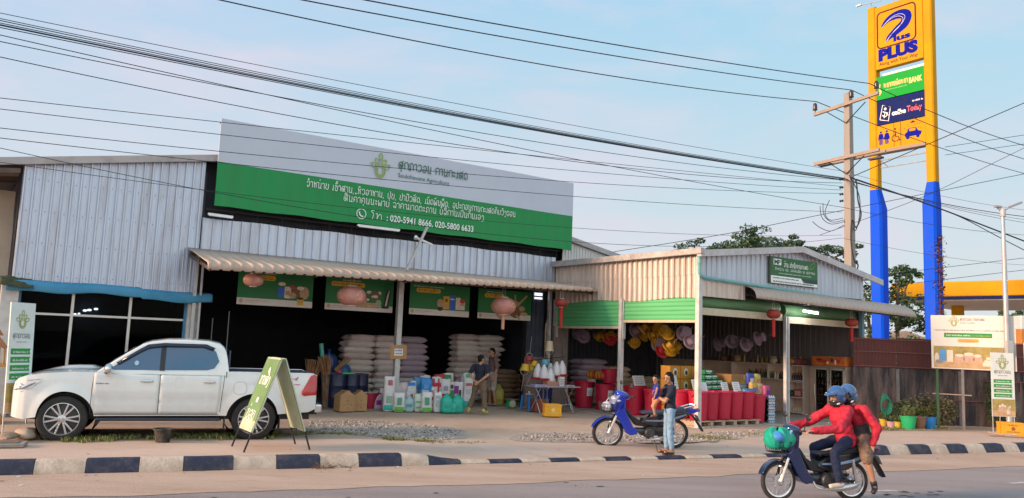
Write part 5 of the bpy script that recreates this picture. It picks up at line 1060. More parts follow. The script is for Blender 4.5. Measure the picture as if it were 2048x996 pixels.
def crate(lbl, loc, rz, d, mat, pm=None, name='crate', cat='crate', lat=4):
    t = thing(name, lbl, cat, loc, rz); L, W_, H_ = d; g = MB(); th = .025
    g.bx(-L / 2, L / 2, -W_ / 2, -W_ / 2 + th, 0, H_); g.bx(-L / 2, L / 2, W_ / 2 - th, W_ / 2, 0, H_); g.bx(-L / 2, -L / 2 + th, -W_ / 2 + th, W_ / 2 - th, 0, H_); g.bx(L / 2 - th, L / 2, -W_ / 2 + th, W_ / 2 - th, 0, H_); g.bx(-L / 2 + th, L / 2 - th, -W_ / 2 + th, W_ / 2 - th, .005, .03)
    g.build('box', mat, t, bevel=.006)
    for z in (H_ - .03, H_ * .12): q = MB(); q.bx(-L / 2 - .012, L / 2 + .012, -W_ / 2 - .012, -W_ / 2 - .001, z - .02, z + .025); q.bx(-L / 2 - .012, -L / 2 - .001, -W_ / 2, W_ / 2, z - .02, z + .025); q.build('rim', mat, t, bevel=.004)
    if pm: q = MB(); disc(q, 0, H_ * .55, .05, .05, -W_ / 2 - .003, 0); dashes(q, -L * .2, L * .2, H_ * .75, .03, -W_ / 2 - .003, 0, 3); dashes(q, -L * .3, L * .3, H_ * .28, .035, -W_ / 2 - .003, 0, 4); q.build('print', pm, t, flat=True, recalc=False)
    return t
m_ycr = M('yellow_crate', (.72, .36, .015), .45, var=.1, dirt=(.5, .27, .06), dirt_amt=.4)
crate('yellow plastic crate standing under the white standing banner', (13.62, 22.0, -.012), R(-10), (.55, .36, .36), m_ycr, [M('crate_ink', (.3, .08, .03), .6)])
t = thing('plank', 'broken timber planks lying at the foot of the standing banner', 'planks', (13.15, 21.55, 0), R(-15)); g = MB(); g.box((0, 0, .05), (.7, .16, .03), rot=Matrix.Rotation(.12, 3, 'Y')); g.build('board', M('plank_pale', (.42, .32, .25), .8, var=.2), t); g = MB(); g.box((.15, -.12, .012), (.95, .1, .024)); g.build('board', M('plank_dark', (.25, .16, .11), .8, var=.2), t)

# pots and plants along the fence
def foliage(mb, c, r, n, ls, seed=0, droop=.2, mi=(0, 1)):
    rr = random.Random(seed)
    for _ in range(n):
        d = Vector((rr.gauss(0, 1), rr.gauss(0, 1), rr.gauss(0, 1))); d.normalize(); p = Vector(c) + Vector((d.x * r[0], d.y * r[1], d.z * r[2])) * rr.uniform(.35, 1) ** .6
        a = Vector((rr.gauss(0, 1), rr.gauss(0, 1), rr.gauss(0, .6) - droop)); a.normalize(); l = ls * rr.uniform(.6, 1.3); q = a.orthogonal(); q.rotate(Matrix.Rotation(rr.random() * 6, 3, a)) if False else None; q.normalize(); q *= l * .38
        mb.add([p - a * l * .5, p + q, p + a * l * .5, p - q], [(0, 1, 2, 3)], rr.choice(mi))
m_lfa = M('leaf_dark', (.035, .065, .018), .6, var=.4, scale=1.2); m_lfb = M('leaf_mid', (.07, .12, .028), .6, var=.35, scale=1.2); m_lfc = M('leaf_olive', (.14, .15, .05), .7, var=.3, scale=2); m_lfd = M('leaf_dry', (.26, .18, .09), .8, var=.3, scale=2); m_bark = M('bark', (.12, .085, .06), .9, var=.3)
def spiky(mb, n, l, seed, mi=(0, 1)):
    rr = random.Random(seed)
    for _ in range(n):
        a = rr.random() * 2 * PI; e = rr.uniform(.25, 1.1); d = Vector((math.cos(a), math.sin(a), 0)); L = l * rr.uniform(.6, 1.15); q = Vector((-d.y, d.x, 0)) * .022; k = rr.choice(mi)
        p0 = d * .03; p1 = d * L * .5 * math.cos(e) + Vector((0, 0, L * .62 * math.sin(e) + .03)); p2 = d * L * math.cos(e * .8) + Vector((0, 0, L * .72 * math.sin(e) * .75))
        mb.add([p0 - q * .6, p0 + q * .6, p1 + q, p1 - q, p2], [(0, 1, 2, 3), (3, 2, 4)], k)
for i, (px_, py_, col, nm, r, h, kind) in enumerate(((1768, 851, (.62, .45, .04), 'yellow', .13, .2, 's'), (1782, 854, (.62, .36, .48), 'pink', .12, .17, 's'), (1796, 855, (.62, .47, .06), 'small yellow', .12, .18, 's'), (1817, 857, (.02, .42, .16), 'green', .22, .36, 'f'), (1839, 856, (.30, .15, .085), 'brown', .2, .34, 'f'), (1860, 857, (.02, .22, .58), 'blue', .18, .34, 'f'))):
    p = gp(px_, py_); t = thing('potted_plant', nm + ' plastic plant pot with ' + ('spiky leaves' if kind == 's' else 'a leafy plant') + ' in the row before the fence', 'plant pot', (p.x, p.y, -.014), i * .7, 'plant pots before the fence')
    g = MB(); g.lathe([(r * .72, 0), (r, h), (r * 1.06, h), (r * 1.06, h - .02), (r * .93, h - .015), (r * .85, h - .05)], 18); g.build('pot', M('pot_' + nm.replace(' ', '_'), col, .45, var=.1), t)
    g = MB(); g.ball((0, 0, h - .04), (r * .85, r * .85, .02), 10, 5); g.build('soil', M('soil', (.06, .04, .03), .95), t)
    g = MB(); 
    if kind == 's': spiky(g, 26, .36, i + 3)
    else: foliage(g, (0, 0, h + .14), (.2, .2, .16), 110, .085, i)
    o = g.build('foliage', [m_lfb, m_lfc], t, flat=True, recalc=False)
    if kind == 's': o.location.z = h - .03
def bush(lbl, p, r, n, ls, mats, seed, name='shrub', stems=5, kind=None):
    t = thing(name, lbl, 'shrub', (p.x, p.y, -.02)); g = MB(); foliage(g, (0, 0, r[2] * 1.0), r, int(n * 1.7), ls, seed, .1, tuple(range(len(mats)))); g.build('foliage', mats, t, flat=True, recalc=False)
    g = MB(); rr = random.Random(seed)
    for _ in range(stems): a = rr.random() * 6; g.tube(smooth_pts([(0, 0, 0), (r[0] * .3 * math.cos(a), r[1] * .3 * math.sin(a), r[2] * .8), (r[0] * .75 * math.cos(a), r[1] * .75 * math.sin(a), r[2] * 1.7)], 3), [.018 - .0022 * k for k in range(7)], 5)
    g.build('stem', m_bark, t)
for i, (px_, py_, r, n, lb, ms) in enumerate(((1785, 842, (.55, .16, .4), 420, 'straggly olive shrub against the wall behind the small pots', [m_lfb, m_lfc, m_lfd]), (1835, 846, (.5, .14, .5), 380, 'dry shrub against the wall behind the green pot', [m_lfc, m_lfd]), (1885, 850, (.45, .13, .45), 330, 'dry brown weeds against the wall left of the billboard posts', [m_lfd, m_lfc]), (1945, 846, (.4, .13, .8), 520, 'dark green creeper climbing the wall under the billboard', [m_lfa, m_lfb]), (1985, 850, (.3, .12, .45), 200, 'dry weeds at the wall by the standing banner', [m_lfd, m_lfc]))):
    p = gp(px_, py_); p.y = 24.45; bush(lb, p, r, n, .075, ms, 50 + i)
t = thing('hose', 'coiled green garden hose hanging at the right end of the small shop', 'hose', (11.35, 24.4, 0)); g = MB()
for k in range(5): g.tube([(.11 * math.cos(R(a)) * (1 + .12 * k), -.03 * k, .62 + .24 * math.sin(R(a)) - .03 * k) for a in range(0, 360, 20)], .018, 6, closed=True)
g.build('coil', M('hose_green', (.02, .25, .13), .4), t)
p = gp(1752, 836); t = thing('planter_box', 'low grey block planter behind the small pots', 'planter', (p.x + .15, p.y + .1, 0)); g = MB(); g.bx(-.1, 1.1, 0, .16, -.02, .22); g.build('block', M('block_grey', (.3, .26, .23), .9, var=.2, bump=.4), t); g = MB(); spiky(g, 60, .4, 77); g2 = g.build('foliage', [m_lfc, m_lfd], t, flat=True, recalc=False); g2.location = (.3, .08, .2)

# ------------------------------------------------------------------ trees
def tree(lbl, base, h, clumps, n, ls, mats, seed, name='tree', r0=.22, flat=.45):
    t = thing(name, lbl, 'tree', base); rr = random.Random(seed); g = MB(); top = Vector((0, 0, h))
    g.tube(smooth_pts([(0, 0, -.1), (.1, .05, h * .4), (0, 0, h)], 4), [r0 * (1 - .05 * k) for k in range(9)], 8); g.build('trunk', m_bark, t)
    for c, r in clumps:
        q = MB(); c_ = Vector(c); q.tube(smooth_pts([top * .85, top.lerp(c_, .5) + Vector((0, 0, .25)), c_], 4), [r0 * .5 * (1 - .1 * k) for k in range(9)], 6); q.build('limb', m_bark, t)
    g = MB()
    for i, (c, r) in enumerate(clumps):
        for _ in range(7):
            d = Vector((rr.gauss(0, .5), rr.gauss(0, .5), rr.gauss(0, .5) * flat)) * r; rad = r * rr.uniform(.25, .55); foliage(g, Vector(c) + d, (rad, rad, rad * flat), n // 7, ls, rr.randint(0, 99999), .25, tuple(range(len(mats))))
    g.build('crown', mats, t, flat=True, recalc=False); return t
def tclumps(base, Yd, pts, rs): return [((lambda v: (v.x - base[0], v.y - base[1] + o, v.z))(pp(x, y, Yd)), r) for (x, y, r, o) in pts]
b = (14.6, 45, 0); tree('wide dark green tree rising behind the small shop roof', b, 5.2, tclumps(b, 45, ((1400, 496, .9, 0), (1440, 494, .8, 1), (1482, 486, 1.0, -1), (1508, 473, 1.1, 0), (1545, 482, 1.2, 1), (1530, 498, 1.2, -1), (1582, 484, .8, 0), (1594, 496, .7, 1), (1622, 502, .9, 0), (1650, 512, 1.1, 1), (1678, 510, .9, -1), (1640, 522, 1.1, 0), (1690, 528, .9, 0), (1470, 505, 1.2, 0), (1570, 505, 1.2, 0), (1510, 508, 1.4, 1), (1610, 520, 1.3, 0)), 0), 560, .17, [m_lfa, m_lfa, m_lfb], 5, r0=.3, flat=.5)
b = (21.2, 44, 0); tree('loose leafed tree showing between the two blue pylon pillars', b, 4.0, tclumps(b, 44, ((1800, 545, .7, 0), (1825, 548, .5, 0), (1795, 580, .9, 0), (1800, 610, 1.0, 1), (1820, 640, 1.1, 0), (1842, 625, .9, 0), (1850, 650, .8, 0), (1790, 650, 1.0, 0), (1812, 565, .6, 1)), 0), 330, .2, [m_lfa, m_lfb], 6, r0=.16, flat=.9)
b = (19.4, 43.4, 0); tree('dark leafed tree squeezed between the small shop and the pylon', b, 4.0, tclumps(b, 43.4, ((1735, 600, .8, 0), (1732, 625, .8, 0), (1738, 655, .9, 0), (1728, 580, .6, 0)), 0), 300, .2, [m_lfa, m_lfb], 7, r0=.14, flat=.9)
b = (38.5, 60, 0); tree('distant round tree beyond the station right of the street lamp', b, 3.0, tclumps(b, 60, ((2022, 640, 1.1, 0), (2038, 655, 1.2, 0), (2030, 675, 1.5, 0), (2050, 640, 1.3, 0), (2015, 660, .9, 0)), 0), 300, .28, [m_lfa, m_lfb], 8, r0=.2, flat=.9)
for i, (x, lb) in enumerate(((1800, 'low pale bush behind the fence between the pylon pillars'), (1832, 'low olive bush behind the fence right of the first blue pillar'))):
    v = pp(x, 670, 33); bush(lb, Vector((v.x, v.y, 0)), (.9, .6, 1.5), 900, .12, [m_lfb, m_lfc], 90 + i)
v = pp(1845, 668, 90); t = thing('house', 'distant pale house wall seen between the pylon pillars', 'house', (v.x - 2, 90, 0)); g = MB(); g.bx(-3, 3, 0, 6, 0, 3.9); g.build('wall', M('far_wall', (.5, .4, .3), .8), t); g = MB(); g.prism([(-3.4, 3.9), (3.4, 3.9), (0, 5.0)], -.4, 6.4); g.build('roof', M('far_roof', (.3, .22, .18), .8), t)
# far green edge of the plain
g = MB(); random.seed(17)
for i in range(420): a = -190 + i * .9 + random.uniform(-.4, .4); foliage(g, (a, 210 + random.uniform(-10, 10), random.uniform(.6, 1.8)), (2.6, 2.2, 1.8), 14, 1.6, i, .1)
tag(g.build('treeline', [m_lfa, m_lfb], flat=True, recalc=False), 'far low line of trees along the horizon', 'trees', kind='stuff')
# ------------------------------------------------------------------ white double-cab pickup
m_pw_ = M('pearl_white_paint', (.74, .74, .72), .22, var=.015, scale=2, coat=.8, dirt=(.52, .44, .37), dirt_amt=.3, dscale=1.4); m_blk = M('black_plastic', (.018, .018, .022), .5, var=.15); m_rub = M('tyre_rubber', (.025, .023, .022), .85, var=.25, scale=12, dirt=(.16, .11, .08), dirt_amt=.3); m_tint = M('tinted_glass', (.022, .070, .16), .04, var=.05, spec=.9, coat=.5); m_chr = M('chrome', (.7, .7, .7), .15, .95, var=.02); m_alloy = M('machined_alloy', (.62, .62, .63), .3, .8, var=.05); m_dalloy = M('dark_alloy', (.06, .06, .065), .4, .6); m_tail = M('tail_lens', (.50, .012, .018), .15, coat=.8, var=.2, scale=9); m_lens = M('clear_lens', (.5, .53, .56), .08, .2, coat=.8, var=.3, scale=14); m_dkblue = M('bed_liner', (.03, .05, .10), .55)
TW = .775 / 2
def tabf(tab):
    tab = sorted(tab); return lambda x: lerp_tab(tab, x)
zt_ = tabf([(-1.24, 1.20), (-1.15, 1.235), (.5, 1.235), (.55, 1.22), (2.4, 1.185), (2.62, 1.19), (3.0, 1.185), (3.5, 1.15), (3.8, 1.105), (3.94, 1.06), (4.02, .98), (4.06, .84)])
zb0_ = tabf([(-1.24, .58), (-1.1, .52), (-.5, .48), (.5, .45), (2.6, .44), (3.55, .42), (3.8, .38), (4.06, .42)])
wd_ = tabf([(-1.24, .88), (-1.1, .915), (0, .925), (2.6, .925), (3.4, .925), (3.6, .915), (3.8, .89), (3.93, .84), (4.02, .76), (4.06, .64)])
def zb_(x):
    z = zb0_(x)
    for ax in (0, 3.085):
        d = abs(x - ax)
        if d < .48: z = max(z, TW + math.sqrt(.48 ** 2 - d * d) * .97)
    return z
def ys_(x, z):
    w_ = wd_(x); k = (z - .42) / .8
    f = .968 + .032 * math.sin(PI * min(1, max(0, k * .95 + .08))) - (.02 * max(0, k - .8) / .2 if k > .8 else 0) - .01 * math.exp(-((z - .72) / .05) ** 2) * (.55 < x < 2.65)
    fl = 0
    for ax in (0, 3.085):
        r = math.hypot(x - ax, z - TW)
        if r < .62: fl = max(fl, .028 * (1 - max(0, (r - .47) / .15)) if r > .45 else .028)
    return w_ * f + fl
def truck():
    t = thing('pickup_truck', 'white double cab pickup truck parked before the glazed room of the big shop', 'pickup truck')
    xs = sorted(set([-1.24 + .03 * i for i in range(178) if -1.24 + .03 * i < 4.06] + [4.06] + [ax + s * .48 * math.cos(R(a)) for ax in (0, 3.085) for s in (-1, 1) for a in (1, 8, 18, 30, 45, 60)]))
    g = MB(); NR = 14
    for sd in (1, -1):
        vs = []
        for x in xs:
            b, tp = zb_(x), zt_(x)
            for k in range(NR + 1):
                z = b + (tp - b) * k / NR; vs.append((x, sd * ys_(x, z), z))
            yb = ys_(x, b); vs.append((x, sd * (yb - .09), b + .002))
        n = NR + 2
        fs = []
        for i in range(len(xs) - 1):
            for k in range(NR): fs.append((i * n + k, (i + 1) * n + k, (i + 1) * n + k + 1, i * n + k + 1))
            fs.append((i * n + NR + 1, (i + 1) * n + NR + 1, (i + 1) * n, i * n))
        g.add(vs, fs)
    # bonnet with a raised scoop, nose and tail
    hx = [x for x in xs if x >= 2.45]
    def hood(a, b):
        x = 2.45 + (4.06 - 2.45) * a; y = -1 + 2 * b; w_ = ys_(x, zt_(x)); z = zt_(x) + .045 * (1 - y * y) * min(1, (4.06 - x) / .5) + (.045 * max(0, 1 - (abs(y) / .36) ** 4) * max(0, min(1, (x - 2.65) / .1)) * max(0, min(1, (3.55 - x) / .35)))
        return (x, w_ * y, z)
    g.grid(hood, 40, 24)
    g.grid(lambda a, b: (4.06 + .03 * (1 - (2 * a - 1) ** 2), -ys_(4.06, .6) + 2 * ys_(4.06, .6) * a, .42 + .38 * b + .0), 10, 6)
    g.grid(lambda a, b: (-1.24 - .02 * math.sin(PI * b), -ys_(-1.24, .58 + .62 * b) * (1 - 2 * a), .58 + .62 * b), 10, 8)
    # bed rail tops
    for sd in (1, -1): g.grid(lambda a, b: (-1.24 + 1.78 * a, sd * (ys_(-1.24 + 1.78 * a, 1.23) - .075 * b), zt_(-1.24 + 1.78 * a) + .012 * math.sin(PI * b)), 20, 3)
    g.build('body', m_pw_, t, sharp=40)
    q = MB(); q.bx(-1.2, .5, -.84, .84, .82, .86); q.bx(-1.2, .5, .78, .85, .86, 1.222); q.bx(-1.2, .5, -.85, -.78, .86, 1.222); q.bx(-1.22, -1.16, -.8, .8, .86, 1.22); q.bx(.46, .52, -.84, .84, .86, 1.24); q.build('bed_liner', m_dkblue, t)
    q = MB(); q.bx(-1.16, 3.9, -.62, .62, .36, .62); q.bx(.5, 2.6, -.8, .8, .45, 1.15); q.build('chassis', m_blk, t)
    for ax in (0, 3.085): q = MB(); q.lathe([(.50, -.84), (.50, .84)], 28, axis='y', c=(ax, 0, TW + .02), cap=False); q.bx(ax - .47, ax + .47, -.6, .6, .4, .8); q.build('wheel_liner', m_blk, t)
    # cab
    zr = tabf([(.48, 1.23), (.50, 1.40), (.56, 1.66), (.66, 1.745), (.85, 1.785), (1.2, 1.80), (1.55, 1.79), (1.82, 1.745), (1.95, 1.70), (2.2, 1.53), (2.45, 1.34), (2.63, 1.20)])
    def yc(x, z): return .895 - .235 * max(0, (z - 1.18) / .6) - .03 * max(0, (x - 1.9))
    g = MB(); cx = [.48 + (2.63 - .48) * i / 60 for i in range(61)]; vs = []
    for x in cx:
        top = max(zr(x), 1.19); n = 0
        ring = []
        for k in range(7): z = 1.17 + (top - .045 - 1.17) * k / 6 if top > 1.26 else 1.17 + (top - 1.17) * .6 * k / 6; ring.append((yc(x, z), z))
        ye, ze = ring[-1]
        for k in range(1, 5): a = PI / 2 * k / 4; ring.append((ye - .09 * (1 - math.cos(a)) , ze + min(.045, (top - ze)) * math.sin(a)))
        for k in range(1, 5): ring.append((ring[10][0] * (1 - k / 4.0) if False else (ye - .09) * (1 - k / 4), top + .02 * math.sin(PI / 2 * k / 4)))
        full = ring + [(-y, z) for y, z in ring[-2::-1]]; vs += [(x, y, z) for y, z in full]; M_ = len(full)
    g.add(vs, [(i * M_ + k, (i + 1) * M_ + k, (i + 1) * M_ + k + 1, i * M_ + k + 1) for i in range(60) for k in range(M_ - 1)] + [tuple(range(M_))])
    cab = g.build('cab', m_pw_, t, sharp=45)
    def spatch(name, outline, off, mat, par, side=(1, -1), fn=None, th=.012):
        for sd in side:
            q = MB(); pts = [(x, sd * ((fn or yc)(x, z) + off), z) for x, z in outline]; c = sum((Vector(p) for p in pts), Vector()) / len(pts); inn = [(x, y - sd * th, z) for x, y, z in pts]; N = len(pts)
            q.add(pts + inn + [c], [(i, (i + 1) % N, 2 * N) for i in range(N)] + [(i, i + N, (i + 1) % N + N, (i + 1) % N) for i in range(N)]); q.build(name, mat, par, sharp=30)
    def rnd(pts, n=3): return [(p.x, p.y) for p in smooth_pts([(a, b, 0) for a, b in pts], n, closed=True)]
    w1 = [(2.44, 1.235), (2.3, 1.235), (1.66, 1.24), (1.64, 1.27), (1.64, 1.66), (1.67, 1.69), (1.88, 1.66), (2.02, 1.575), (2.22, 1.42), (2.38, 1.29)]
    w2 = [(1.56, 1.245), (.86, 1.26), (.74, 1.29), (.66, 1.42), (.72, 1.58), (.82, 1.68), (1.0, 1.705), (1.53, 1.70), (1.56, 1.67)]
    spatch('window', w1, .006, m_tint, cab); spatch('window', w2, .006, m_tint, cab)
    spatch('pillar_trim', [(1.645, 1.235), (1.56, 1.235), (1.56, 1.71), (1.645, 1.70)], .009, m_blk, cab)
    vis = [(2.34, 1.36), (2.0, 1.60), (1.86, 1.69), (1.6, 1.725), (.9, 1.725), (.74, 1.66), (.78, 1.62), (.94, 1.675), (1.6, 1.665), (1.84, 1.63), (1.98, 1.55), (2.3, 1.33)]
    for sd in (1, -1):
        q = MB(); N = 6; up = vis[:6]; dn = vis[6:][::-1]; q.add([(x, sd * (yc(x, z) + .028), z) for x, z in up] + [(x, sd * (yc(x, z) + .04), z) for x, z in dn], [(i, i + 1, N + i + 1, N + i) for i in range(N - 1)]); o = q.build('rain_visor', M('visor_smoke', (.012, .016, .035), .15), cab); o.modifiers.new('t', 'SOLIDIFY').thickness = .006
    q = MB(); q.grid(lambda a, b: (lambda x, y: (x + .008, y * yc(x, max(1.2, zr(x))) * .86, max(zr(x), 1.19) + .02 * (1 - y * y) + .012))(2.56 - .56 * a, 2 * b - 1), 10, 14); q.build('windscreen', m_tint, cab)
    q = MB(); q.bx(.462, .484, -.6, .6, 1.3, 1.62); q.build('rear_window', m_tint, cab)
    # doors stand a hair proud of the body
    def door(x0, x1, nm, cut):
        for sd in (1, -1):
            q = MB(); q.grid(lambda a, b: (lambda x, z: (x, sd * (ys_(x, z) + .004), z))(x0 + (x1 - x0) * a + (cut * (1 - b) ** 3 * (a if cut < 0 else 1 - a)), .475 + (1.178 - .475) * b), 18, 12)
            d = q.build(nm, m_pw_, t, sharp=50); d.modifiers.new('t', 'SOLIDIFY').thickness = .012
            hx_ = x0 + .2; q = MB(); y = ys_(hx_, 1.04) + .03
            q.tube([(hx_ - .09, sd * (y - .022), 1.045), (hx_ - .07, sd * y, 1.05), (hx_ + .07, sd * y, 1.05), (hx_ + .09, sd * (y - .022), 1.045)], .016, 8); q.ball((hx_, sd * (y - .024), 1.045), (.07, .012, .028), 10, 6); q.build('handle', m_chr, d)
    door(1.625, 2.665, 'door', -.05); door(.60, 1.610, 'door', .04)
    # seams: dark lines at door edges and under the glass
    q = MB()
    for sd in (1, -1):
        for path in ([(2.672, .48), (2.674, .9), (2.66, 1.18)], [(1.617, .475), (1.617, 1.19)], [(.592, .52), (.575, .8), (.56, 1.0), (.55, 1.2)], [(2.665, .468), (.62, .472)]):
            sp = [path[0]]
            for (a, b), (c, d) in zip(path, path[1:]): sp += [(a + (c - a) * k / 8, b + (d - b) * k / 8) for k in range(1, 9)]
            q.tube([(x, sd * (ys_(x, z) + .0005), z) for x, z in sp], .005, 5)
        q.tube([(x, sd * (ys_(x, 1.15) - .0005), z) for x, z in ((.535, .50), (.53, .8), (.525, 1.0), (.52, 1.24))], .008, 5)
    q.build('door_seam', m_blk, t)
    spatch('fuel_flap', rnd([(.36, .86), (.18, .86), (.18, 1.04), (.36, 1.04)]), .004, m_pw_, t, side=(1,), fn=ys_)
    q = MB(); pts = rnd([(.36, .86), (.18, .86), (.18, 1.04), (.36, 1.04)]); q.tube([(x, ys_(x, z) + .001, z) for x, z in pts], .004, 5, closed=True); q.build('flap_seam', M('seam_grey', (.3, .3, .3), .6), t)
    for sd in (1, -1):
        q = MB(); q.ball((2.44, sd * 1.03, 1.25), (.075, .13, .095), 14, 8); mi = q.build('mirror', m_chr, t); q = MB(); q.ball((2.45, sd * 1.02, 1.205), (.058, .112, .05), 12, 6); q.bar((2.44, sd * .88, 1.19), (2.44, sd * .96, 1.2), .02, 8); q.build('mirror_arm', m_blk, mi)
    for sd in (1, -1): q = MB(); q.bx(.58, 2.58, min(sd * .84, sd * .98), max(sd * .84, sd * .98), .36, .41); q.build('side_step', M('step_dark', (.02, .025, .045), .45), t, bevel=.02)
    # lamps, grille, bumpers
    for sd in (1, -1):
        q = MB(); ol = [(4.03, .86), (3.97, .97), (3.75, 1.035), (3.50, 1.06), (3.54, 1.0), (3.68, .90), (3.88, .83)]
        pts = [(x, sd * (ys_(x, min(z, zt_(x) - .01)) + .010), z) for x, z in ol]; c = sum((Vector(p) for p in pts), Vector()) / len(pts); N = len(pts); q.add(pts + [c], [(i, (i + 1) % N, N) for i in range(N)])
        h = q.build('headlight', m_lens, t)
        q = MB(); q.tube([(x, sd * (ys_(x, min(z, zt_(x) - .01)) + .014), z) for x, z in ((4.0, .875), (3.82, .915), (3.62, 1.0))], [.02, .03, .01], 6); q.ball((3.88, sd * (ys_(3.88, .9) - .015), .93), .05, 10, 8); q.build('bulb', m_chr, h)
        q = MB(); ol = [(-1.238, .84), (-1.238, 1.2), (-1.16, 1.215), (-1.1, 1.19), (-.93, .90), (-.93, .85), (-.98, .82)]
        pts = [(x, sd * (ys_(x, z) + .02), z) for x, z in ol]; c = Vector((-1.09, sd * (ys_(-1.09, 1.0) + .03), 1.0)); N = len(pts); inn = [(x, y - sd * .03, z) for x, y, z in pts]; q.add(pts + inn + [c], [(i, (i + 1) % N, 2 * N) for i in range(N)] + [(i, i + N, (i + 1) % N + N, (i + 1) % N) for i in range(N)]); q.build('tail_light', m_tail, t)
    q = MB(); q.bx(4.07, 4.105, -.42, .42, .62, .84); q.build('grille', m_blk, t, bevel=.015); q = MB(); 
    for k in range(3): q.bx(4.1, 4.12, -.42, .42, .645 + .07 * k, .675 + .07 * k)
    q.build('grille_bar', m_chr, t)
    q = MB(); q.bx(-1.38, -1.22, -.86, .86, .50, .66); q.build('rear_bumper', m_chr, t, bevel=.03); q = MB(); q.bx(-1.34, -1.2, -.5, .5, .44, .52); q.build('bumper_step', m_blk, t)
    for x in (.5, -.52, 2.56): 
        for sd in (1, -1): q = MB(); q.bx(x - .01, x + .01, min(sd * .66, sd * .9), max(sd * .66, sd * .9), .2 if x < 2 else .3, .5); q.build('mud_flap', m_blk, t)
    q = MB(); y = ys_(-.7, 1.1) + .012
    b = MB(); latin(b, '4x4', 0, 0, .17, 0, .30, shear=.35); q.add([(-.55 - v[0], ys_(-.55 - v[0], 1.05) + .014, 1.10 + v[2] * .62) for v in b.v], b.f); b = MB(); dashes(b, 0, .22, 0, .022, 0, seed=3); q.add([(-.66 - v[0], ys_(-.7, 1.03) + .008, 1.02 + v[2]) for v in b.v], b.f)
    q.build('decal', M('decal_red', (.5, .01, .03), .4), t, flat=True, recalc=False)
    b = MB(); dashes(b, 0, .2, 0, .028, 0, seed=8); q = MB(); q.add([(2.62 - v[0], ys_(2.5, 1.0) + .009, .985 + v[2]) for v in b.v], b.f); q.build('badge', M('badge_grey', (.2, .2, .22), .3, .6), t, flat=True, recalc=False)
    q = MB(); disc(q, 0, 0, .035, .045, 0); o = q.build('round_sticker', M('pale_sticker', (.45, .55, .65), .5), t, flat=True, recalc=False); o.location = (2.02, yc(2.02, 1.36) + .012, 1.36); o.rotation_euler = (R(-21), 0, PI)
    # wheels
    for ax in (0, 3.085):
        for sd in (1, -1):
            wm = MB(); wm.lathe([(.27, -.12), (.34, -.128), (.375, -.11), (TW, -.07), (TW, .07), (.375, .11), (.34, .128), (.27, .12)], 44, axis='y', cap=False); wh = wm.build('wheel', m_rub, t, loc=(ax, sd * .80, TW))
            q = MB(); q.lathe([(.275, -.1), (.285, .118), (.262, .122), (.25, .07), (.25, -.1)], 40, axis='y', cap=False); q.build('rim', m_alloy, wh)
            q = MB(); q.lathe([(.26, .03), (.10, .055), (.02, .055)], 30, axis='y'); q.build('wheel_well', m_dalloy, wh)
            q = MB()
            for k in range(6):
                for dd in (-.13, .13):
                    a = 2 * PI * k / 6 + dd; a2 = 2 * PI * k / 6 + dd * 1.5; q.sq((.055 * math.cos(a), .088, .055 * math.sin(a)), (.262 * math.cos(a2), .105, .262 * math.sin(a2)), .028, .03)
            q.lathe([(.075, .07), (.07, .1), (.04, .112), (.0, .114)], 20, axis='y'); o = q.build('spoke', m_alloy, wh, bevel=.004)
            if sd < 0: wh.rotation_euler.z = PI
            q = MB(); q.lathe([(.0, .13), (.036, .128), (.042, .1)], 16, axis='y'); q.build('hub_cap', m_chr, wh)
    return t
tk = truck(); A = Vector((-4.71, 15.30, 0)); Bv = Vector((-7.62, 14.15, 0)); dv = (Bv - A).normalized()
left = Vector((-dv.y, dv.x, 0)); tk.location = A - left * .92 * 1.02 + Vector((0, 0, -.035)); tk.rotation_euler.z = math.atan2(dv.y, dv.x); tk.scale = (1.028, 1.02, 1.015)
def squeeze(o):
    for c in o.children:
        if c.name.startswith('wheel') and not c.name.startswith('wheel_') and c.name[5:6] in ('', '.'): continue
        if c.location.length < 1e-6:
            for v in c.data.vertices: v.co.x = 3.085 + (v.co.x - 3.085) * .82 if v.co.x > 3.085 else v.co.x * (.885 if v.co.x < 0 else 1)
        squeeze(c)
squeeze(tk)

